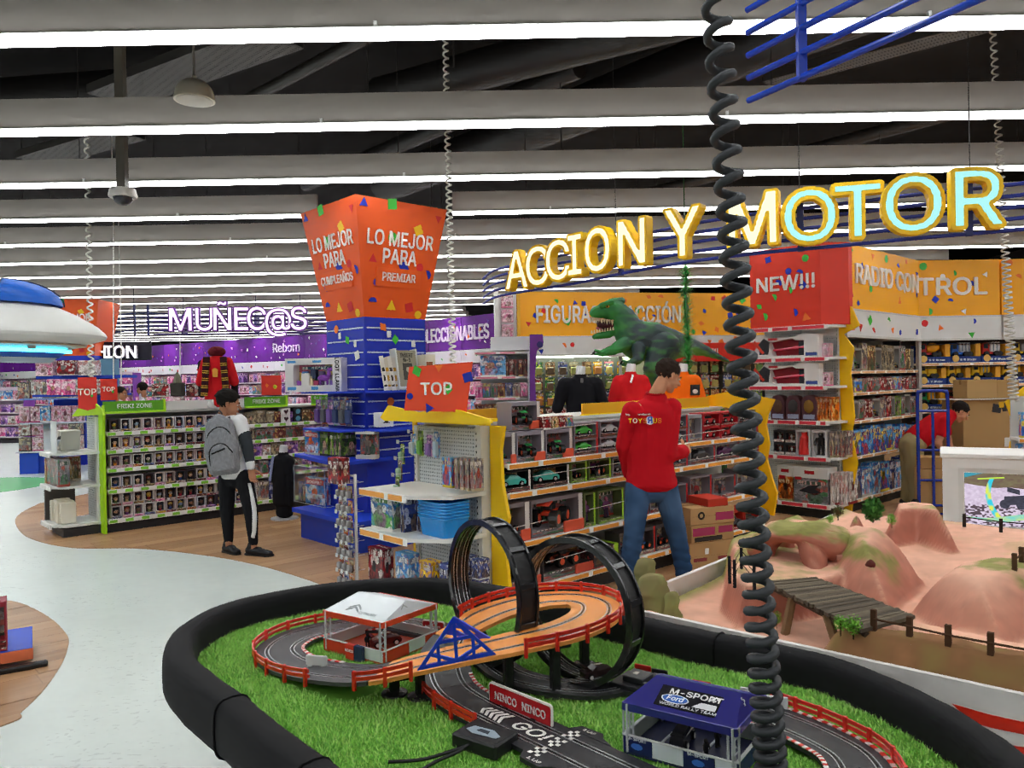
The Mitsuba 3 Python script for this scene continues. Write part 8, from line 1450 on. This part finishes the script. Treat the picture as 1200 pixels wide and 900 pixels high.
def rockcol(v, n, bias=0.0):
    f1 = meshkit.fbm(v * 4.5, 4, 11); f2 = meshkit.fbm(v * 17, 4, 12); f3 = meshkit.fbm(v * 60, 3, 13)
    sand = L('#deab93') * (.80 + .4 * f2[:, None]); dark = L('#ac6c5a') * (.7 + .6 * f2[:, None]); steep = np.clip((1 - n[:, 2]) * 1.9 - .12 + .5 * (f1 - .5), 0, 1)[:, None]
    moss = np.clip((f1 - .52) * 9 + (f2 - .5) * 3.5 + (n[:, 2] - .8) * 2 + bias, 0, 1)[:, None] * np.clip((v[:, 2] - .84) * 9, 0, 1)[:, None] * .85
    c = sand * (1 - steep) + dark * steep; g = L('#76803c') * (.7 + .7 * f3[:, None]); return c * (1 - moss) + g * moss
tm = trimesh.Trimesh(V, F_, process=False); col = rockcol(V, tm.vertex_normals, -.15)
gm = (sm((.34 - V[:, 1]) / .05) * sm((V[:, 0] - .72) / .1) * sm((V[:, 1] - .06) / .04))[:, None]; bf = (sm((.19 - V[:, 1]) / .03) * sm((V[:, 0] - .70) / .1))[:, None]; nz = meshkit.fbm(V * 14, 4, 21)[:, None]
gm = gm * sm((.27 - V[:, 1]) / .05)[:, None] * sm((V[:, 1] - .16) / .03)[:, None]; col = col * (1 - gm) + L('#88a060') * (.7 + .6 * nz) * gm; col = col * (1 - bf) + (L('#8a6242') * (1.35 - nz) + L('#7c7c40') * np.clip(nz - .42, 0, 1) * 1.2) * bf
lg_ = (sm((.10 - V[:, 0]) / .06) * sm((V[:, 1] - .2) / .2))[:, None] * .8; col = col * (1 - lg_) + L('#7c8840') * (.7 + .6 * nz) * lg_
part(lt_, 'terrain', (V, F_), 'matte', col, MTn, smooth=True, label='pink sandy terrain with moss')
# the rock arch over the tunnel
fa = lambda px, py, b_: np.array([*(lambda q: (q[0], b_, q[1]))(U(MTn, px, py, b_))])
b = Body(); a0, a1, a2, a3, a4 = fa(893, 662, .74), fa(893, 638, .78), fa(912, 622, .80), fa(942, 624, .84), fa(972, 640, .88)
b.bone(a0 - [0, 0, .08], .055, a1, .05).bone(a1, .05, a2, .048, (1, 2.4, 1), (1, 2.8, .8)).bone(a2, .048, a3, .052, (1, 2.8, .8), (1, 2.6, .9)).bone(a3, .052, a4 + [.02, .06, 0], .075, (1, 2.4, .9), (1, 1.8, 1)).bone(a3 + [.02, 0, -.01], .05, fa(962, 672, .74) - [0, 0, .05], .04, (1, 1.8, 1), (1, 1.5, 1)).bone(a0 - [0, -.25, .08], .06, a1 + [0, .2, 0], .05)
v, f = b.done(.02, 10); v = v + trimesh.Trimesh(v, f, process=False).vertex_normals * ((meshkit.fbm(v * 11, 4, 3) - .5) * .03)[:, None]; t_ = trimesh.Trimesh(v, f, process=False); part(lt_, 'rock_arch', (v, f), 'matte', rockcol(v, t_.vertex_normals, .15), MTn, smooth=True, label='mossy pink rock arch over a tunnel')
# standing stones at the left corner
for i, (px, py, w, h, lb) in enumerate(((765, 700, .07, .10, 'broad mossy stone at the near left corner of the model landscape'), (757, 688, .05, .14, 'taller mossy stone behind the broad one at the landscape\'s left corner'), (788, 708, .035, .07, 'small mossy stone right of the broad one at the landscape\'s left corner'))):
    p = ab(px, py + 8, .80); b = Body(); b.bone((p[0], max(p[1], .07), .76), w, (p[0], max(p[1], .07), .785 + h), w * .7, (1.2, .8, 1), (1.2, .8, .8)); v, f = b.done(.012, 6); v = v + (meshkit.fbm(v * 22, 3, i) - .5)[:, None] * .03; t_ = trimesh.Trimesh(v, f, process=False); nz = meshkit.fbm(v * 12, 3, 5)[:, None]; single('stone', (v, f), 'matte', L('#8c7858') * (1 - nz) + L('#76804a') * nz * (.7 + .6 * nz), lb, 'stone', None, MTn, smooth=True)
# plank bridge
br = thing('plank_bridge', 'weathered grey brown plank bridge on struts in the model landscape', 'bridge'); zb = .945
c = [np.array([*ab(897, 681, zb), zb]), np.array([*ab(957, 676, zb), zb]), np.array([*ab(1073, 721, zb - .03), zb - .03]), np.array([*ab(1008, 738, zb - .03), zb - .03])]
for q in c: q[1] = max(q[1], .02)
n = 34; rq = random.Random(8); cols_ = ('#5c5246', '#655a4c', '#4e463c', '#6c6152', '#574d42')
for i in range(n):
    t0, t1 = i / n + .003, (i + 1) / n - .002; L0, L1 = c[0] * (1 - t0) + c[3] * t0, c[0] * (1 - t1) + c[3] * t1; R0, R1 = c[1] * (1 - t0) + c[2] * t0, c[1] * (1 - t1) + c[2] * t1; e_ = rq.uniform(-.012, .008); d = (L0 - R0) / np.linalg.norm(L0 - R0); dz = np.array([0, 0, rq.uniform(-.0015, .0015)])
    top = [L0 + d * e_ + dz, L1 + d * e_ + dz, R1 - d * e_ * .5 + dz, R0 - d * e_ * .5 + dz]; v = np.array([q - [0, 0, .012] for q in top] + top); part(br, 'plank', (v, np.vstack([_BF[:, [0, 1, 2]], _BF[:, [0, 2, 3]]])), 'matte', rq.choice(cols_), MTn)
for s in (.12, .88): part(br, 'beam', tube([c[0] * (1 - s) + c[1] * s - [0, 0, .025], c[3] * (1 - s) + c[2] * s - [0, 0, .025]], .011, 6), 'matte', '#4a3c30', MTn)
for t, lean in ((.25, (-.03, .0)), (.62, (.05, -.02))):
    p = c[0] * (1 - t) + c[3] * t; p = p + (c[1] - c[0]) * .12; part(br, 'strut', tube([p - [0, 0, .02], np.array([p[0] + lean[0], max(p[1] + lean[1], .03), .775])], .016, 6), 'matte', '#7c6448', MTn)
# fences
def fence(name, lab, pts, hgt, r_, col, rails=(.55,), net=False):
    k = thing(name, lab, 'fence'); P_ = [np.array([*p[:2], p[2]]) for p in pts]
    for p in P_: part(k, 'post', bx(p[0] - r_, p[0] + r_, p[1] - r_, p[1] + r_, p[2] - .02, p[2] + hgt), 'matte', col, MTn)
    for z in rails: part(k, 'fence_rail', tube([p + [0, -r_, hgt * z] for p in P_], r_ * .45, 5), 'matte', col, MTn)
    return k
fp = [(*ab(x, y, .905), .905) for x, y in ((1024, 737), (1066, 746), (1111, 757), (1160, 768), (1215, 781))]; fence('model_fence', 'dark brown model fence of posts and one rail along the front of the landscape', [(p[0], max(p[1], .1), p[2]) for p in fp], .062, .008, '#4a3222')
fence('model_fence', 'short brown model fence at the right of the landscape by the sand road', [(*ab(x, y, .99), .985) for x, y in ((1189, 666), (1197, 658), (1230, 650))], .06, .008, '#4a3626')
fk = fence('model_fence', 'small black wire fence on the mossy ledge left of the plank bridge', [(*ab(x, y, .94), .935) for x, y in ((855, 676), (861, 681), (869, 665), (884, 684))], .085, .0045, '#1c1c1e', (.3, .6, .9))
fence('model_fence', 'low dark model fence before the white screen cabinet', [(*ab(x, y, .90), .895) for x, y in ((1130, 612), (1173, 618), (1225, 622))], .05, .007, '#2c2622', (.7,))
# bushes, tufts, small rocks
def bush(p, r_, lab, n=700, cols=('#2c5a24', '#3c7430', '#224a1c', '#4c8438'), cat='bush'):
    k = thing('model_bush', lab, cat); rg_ = np.random.default_rng(int(abs(p[0] * 1000))); d = rg_.normal(size=(n, 3)); d /= np.linalg.norm(d, axis=1, keepdims=True); q = np.array(p) + [0, 0, r_ * .9] + d * r_ * rg_.uniform(.45, 1, (n, 1)) * [1, 1, 1.15]; t = rg_.normal(size=(n, 3)); t /= np.linalg.norm(t, axis=1, keepdims=True); s_ = np.cross(t, d); e1, e2 = t * r_ * .16, s_ * r_ * .12
    v = np.stack([q - e1, q + e2, q + e1, q - e2], 1).reshape(-1, 3); f = np.arange(4 * n).reshape(-1, 4); part(k, 'leaves', (v, f), 'matte', np.repeat(np.array([L(c) for c in cols])[rg_.integers(0, len(cols), n)], 4, 0), MTn, kind='stuff'); part(k, 'stem', tube([np.array(p) - [0, 0, .02], np.array(p) + [0, 0, r_]], r_ * .08, 5), 'matte', '#3c2c1c', MTn)
bush((*ab(1023, 608, .97), .97), .055, 'dark green model tree on the rock behind the landscape ridge', 1100, cat='tree')
bush((*ab(982, 602, 1.0), .985), .03, 'brown twiggy model bush behind the rock arch', 300, ('#5a4a2c', '#4a5a2c', '#3c3420'))
for i, (px, py, z, r_, lb) in enumerate(((1000, 742, .90, .03, 'bright green tuft at the near right end of the plank bridge'), (985, 738, .90, .025, 'bright green tuft under the near edge of the plank bridge'), (1045, 614, 1.0, .025, 'bright green moss tuft between the ridge and the back rock'), (866, 712, .80, .02, 'green tuft at the foot of the cliff below the wire fence'), (910, 730, .80, .022, 'green tuft beside the bridge strut'), (973, 612, 1.06, .018, 'yellow green tuft on the rock arch'))):
    q = ab(px, py, z); bush((q[0], max(q[1], .03), z), r_, lb, 260, ('#5a9a30', '#7ab840', '#4a8428', '#90c050'), 'plant')
for i, (px, py, c_, lb) in enumerate(((1020, 622, '#5a2c26', 'dark red pebble on the ridge of the model landscape'), (984, 612, '#b07a6a', 'pale pink pebble on top of the model landscape'))):
    q = ab(px, py, 1.10); ii = int(np.clip(q[0] / AX * (na - 1), 0, na - 1)); jj = int(np.clip(q[1] / BX_ * (nb - 1), 0, nb - 1)); v, f = ball((q[0], q[1], h0[ii, jj] + .008), (.018, .014, .016), 1); single('pebble', (v + (meshkit.noise(v * 60, 4) - .5)[:, None] * .01, f), 'matte', c_, lb, 'stone', None, MTn)
# the screen cabinet
MTV = frame(A(1105, 600, 5.15)[:2].tolist() + [0], -29.3); ct_ = thing('screen_cabinet', 'white cabinet with a screen showing a toy car on sand, behind the model landscape', 'screen cabinet')
zt_, zb_ = U(MTV, 1107, 531)[1], .55; WT = 1.15; sc = [U(MTV, *p) for p in ((1130, 554), (1130, 616))]; sx0, sz1, sz0 = sc[0][0], sc[0][1], .70; sx1 = sx0 + (sz1 - sz0) * 1.75; WT = sx1 + (sx0) + .02
part(ct_, 'body', join(bx(0, WT, .06, .5, 0, zt_ - .03), bx(0, sx0 - .035, 0, .06, 0, zt_ - .03), bx(sx1 + .035, WT, 0, .06, 0, zt_ - .03), bx(sx0 - .035, sx1 + .035, 0, .06, sz1 + .03, zt_ - .03), bx(sx0 - .035, sx1 + .035, 0, .06, 0, sz0 - .03)), 'satin', '#e6e4e0', MTV)
part(ct_, 'top_board', bx(-.012, WT + .012, -.012, .512, zt_ - .03, zt_, .004), 'satin', '#efeeea', MTV); part(ct_, 'bezel', join(bx(sx0 - .035, sx0, .012, .06, sz0 - .03, sz1 + .03), bx(sx1, sx1 + .035, .012, .06, sz0 - .03, sz1 + .03), bx(sx0, sx1, .012, .06, sz1, sz1 + .03), bx(sx0, sx1, .012, .06, sz0 - .03, sz0)), 'satin', '#dddbd6', MTV)
def screen_fn(p, n, uv):
    x, y = uv.x * 1.75, uv.y; f1 = mikit.fbm(x * 14, y * 22, 3, 4); f2 = mikit.fbm(x * 40, y * 60, 5, 2); hill = .74 + .05 * mikit.noise(x * 4, 1, 2) - .06 * x
    c = mikit.mix(mi.Color3f(.58, .46, .62), mi.Color3f(.85, .74, .90), f1); c = c * (.75 + .4 * f2)
    c = dr.select((y < .35 + .08 * f1) & (mikit.noise(x * 26, y * 44, 9) > .55) & (y < .5 - .25 * x + .1), mi.Color3f(.10, .07, .09), c)
    far = mikit.mix(mi.Color3f(.14, .07, .07), mi.Color3f(.22, .20, .10), mikit.fbm(x * 18, y * 30, 8, 3)); c = dr.select(y > hill, far, c); c = dr.select((y > .90 + .3 * (x - .0)) & (x < .4), mi.Color3f(.05, .32, .42), c)
    cx = .40 + .16 * dr.square((y - .55) / .45) - .10 * (y - .5); w = .035 + .02 * (1 - y); path = dr.abs(x - cx) < w; c = dr.select(path & (y > .12) & (y < .92), mikit.mix(mi.Color3f(.04, .62, .78), mi.Color3f(.75, .85, .10), mikit.smoothstep(.5, .75, mikit.noise(x * 9, y * 9, 4))), c)
    c = dr.select(dr.abs(y - (.16 - .05 * dr.sin(x * 4))) < .055 * dr.clip(x * 1.5, 0, 1), mikit.mix(mi.Color3f(.05, .60, .72), mi.Color3f(.70, .80, .15), f1), c); c = dr.select((dr.abs(y - (.93 - .10 * (.7 - x))) < .014) & (x > .22) & (x < .66), mi.Color3f(.55, .80, .08), c)
    def disk(a, b_, r_): return dr.square(x - a) + dr.square(y - b_) < r_ * r_
    car = disk(.66, .42, .085) | disk(.93, .42, .09) | disk(1.0, .52, .075) | ((dr.abs(x - .82) < .17) & (dr.abs(y - .5 - .1 * (x - .8)) < .085)) | ((dr.abs(x - .80) < .10) & (dr.abs(y - .68 + .25 * (x - .8)) < .045)); c = dr.select(car, mi.Color3f(.02, .02, .03) + .10 * f2 * mi.Color3f(.6, .6, .9), c)
    return c * .62
scene['screen_face'] = {'type': 'diffuse', 'reflectance': {'type': 'rgb', 'value': .02}}
v = np.array([(sx0, .03, sz0), (sx1, .03, sz0), (sx1, .03, sz1), (sx0, .03, sz1)]); _emit(key('screen', ct_), (v, np.array([[0, 1, 2], [0, 2, 3]])), 'screen_face', None, MTV, uv=np.array([(0, 0), (1, 0), (1, 1), (0, 1.0)]), emitter={'type': 'area', 'radiance': mikit.proc(screen_fn), 'sampling_weight': .2}); labels[ct_ + '__screen'] = {'label': 'lit screen showing a black toy buggy on pale sand'}
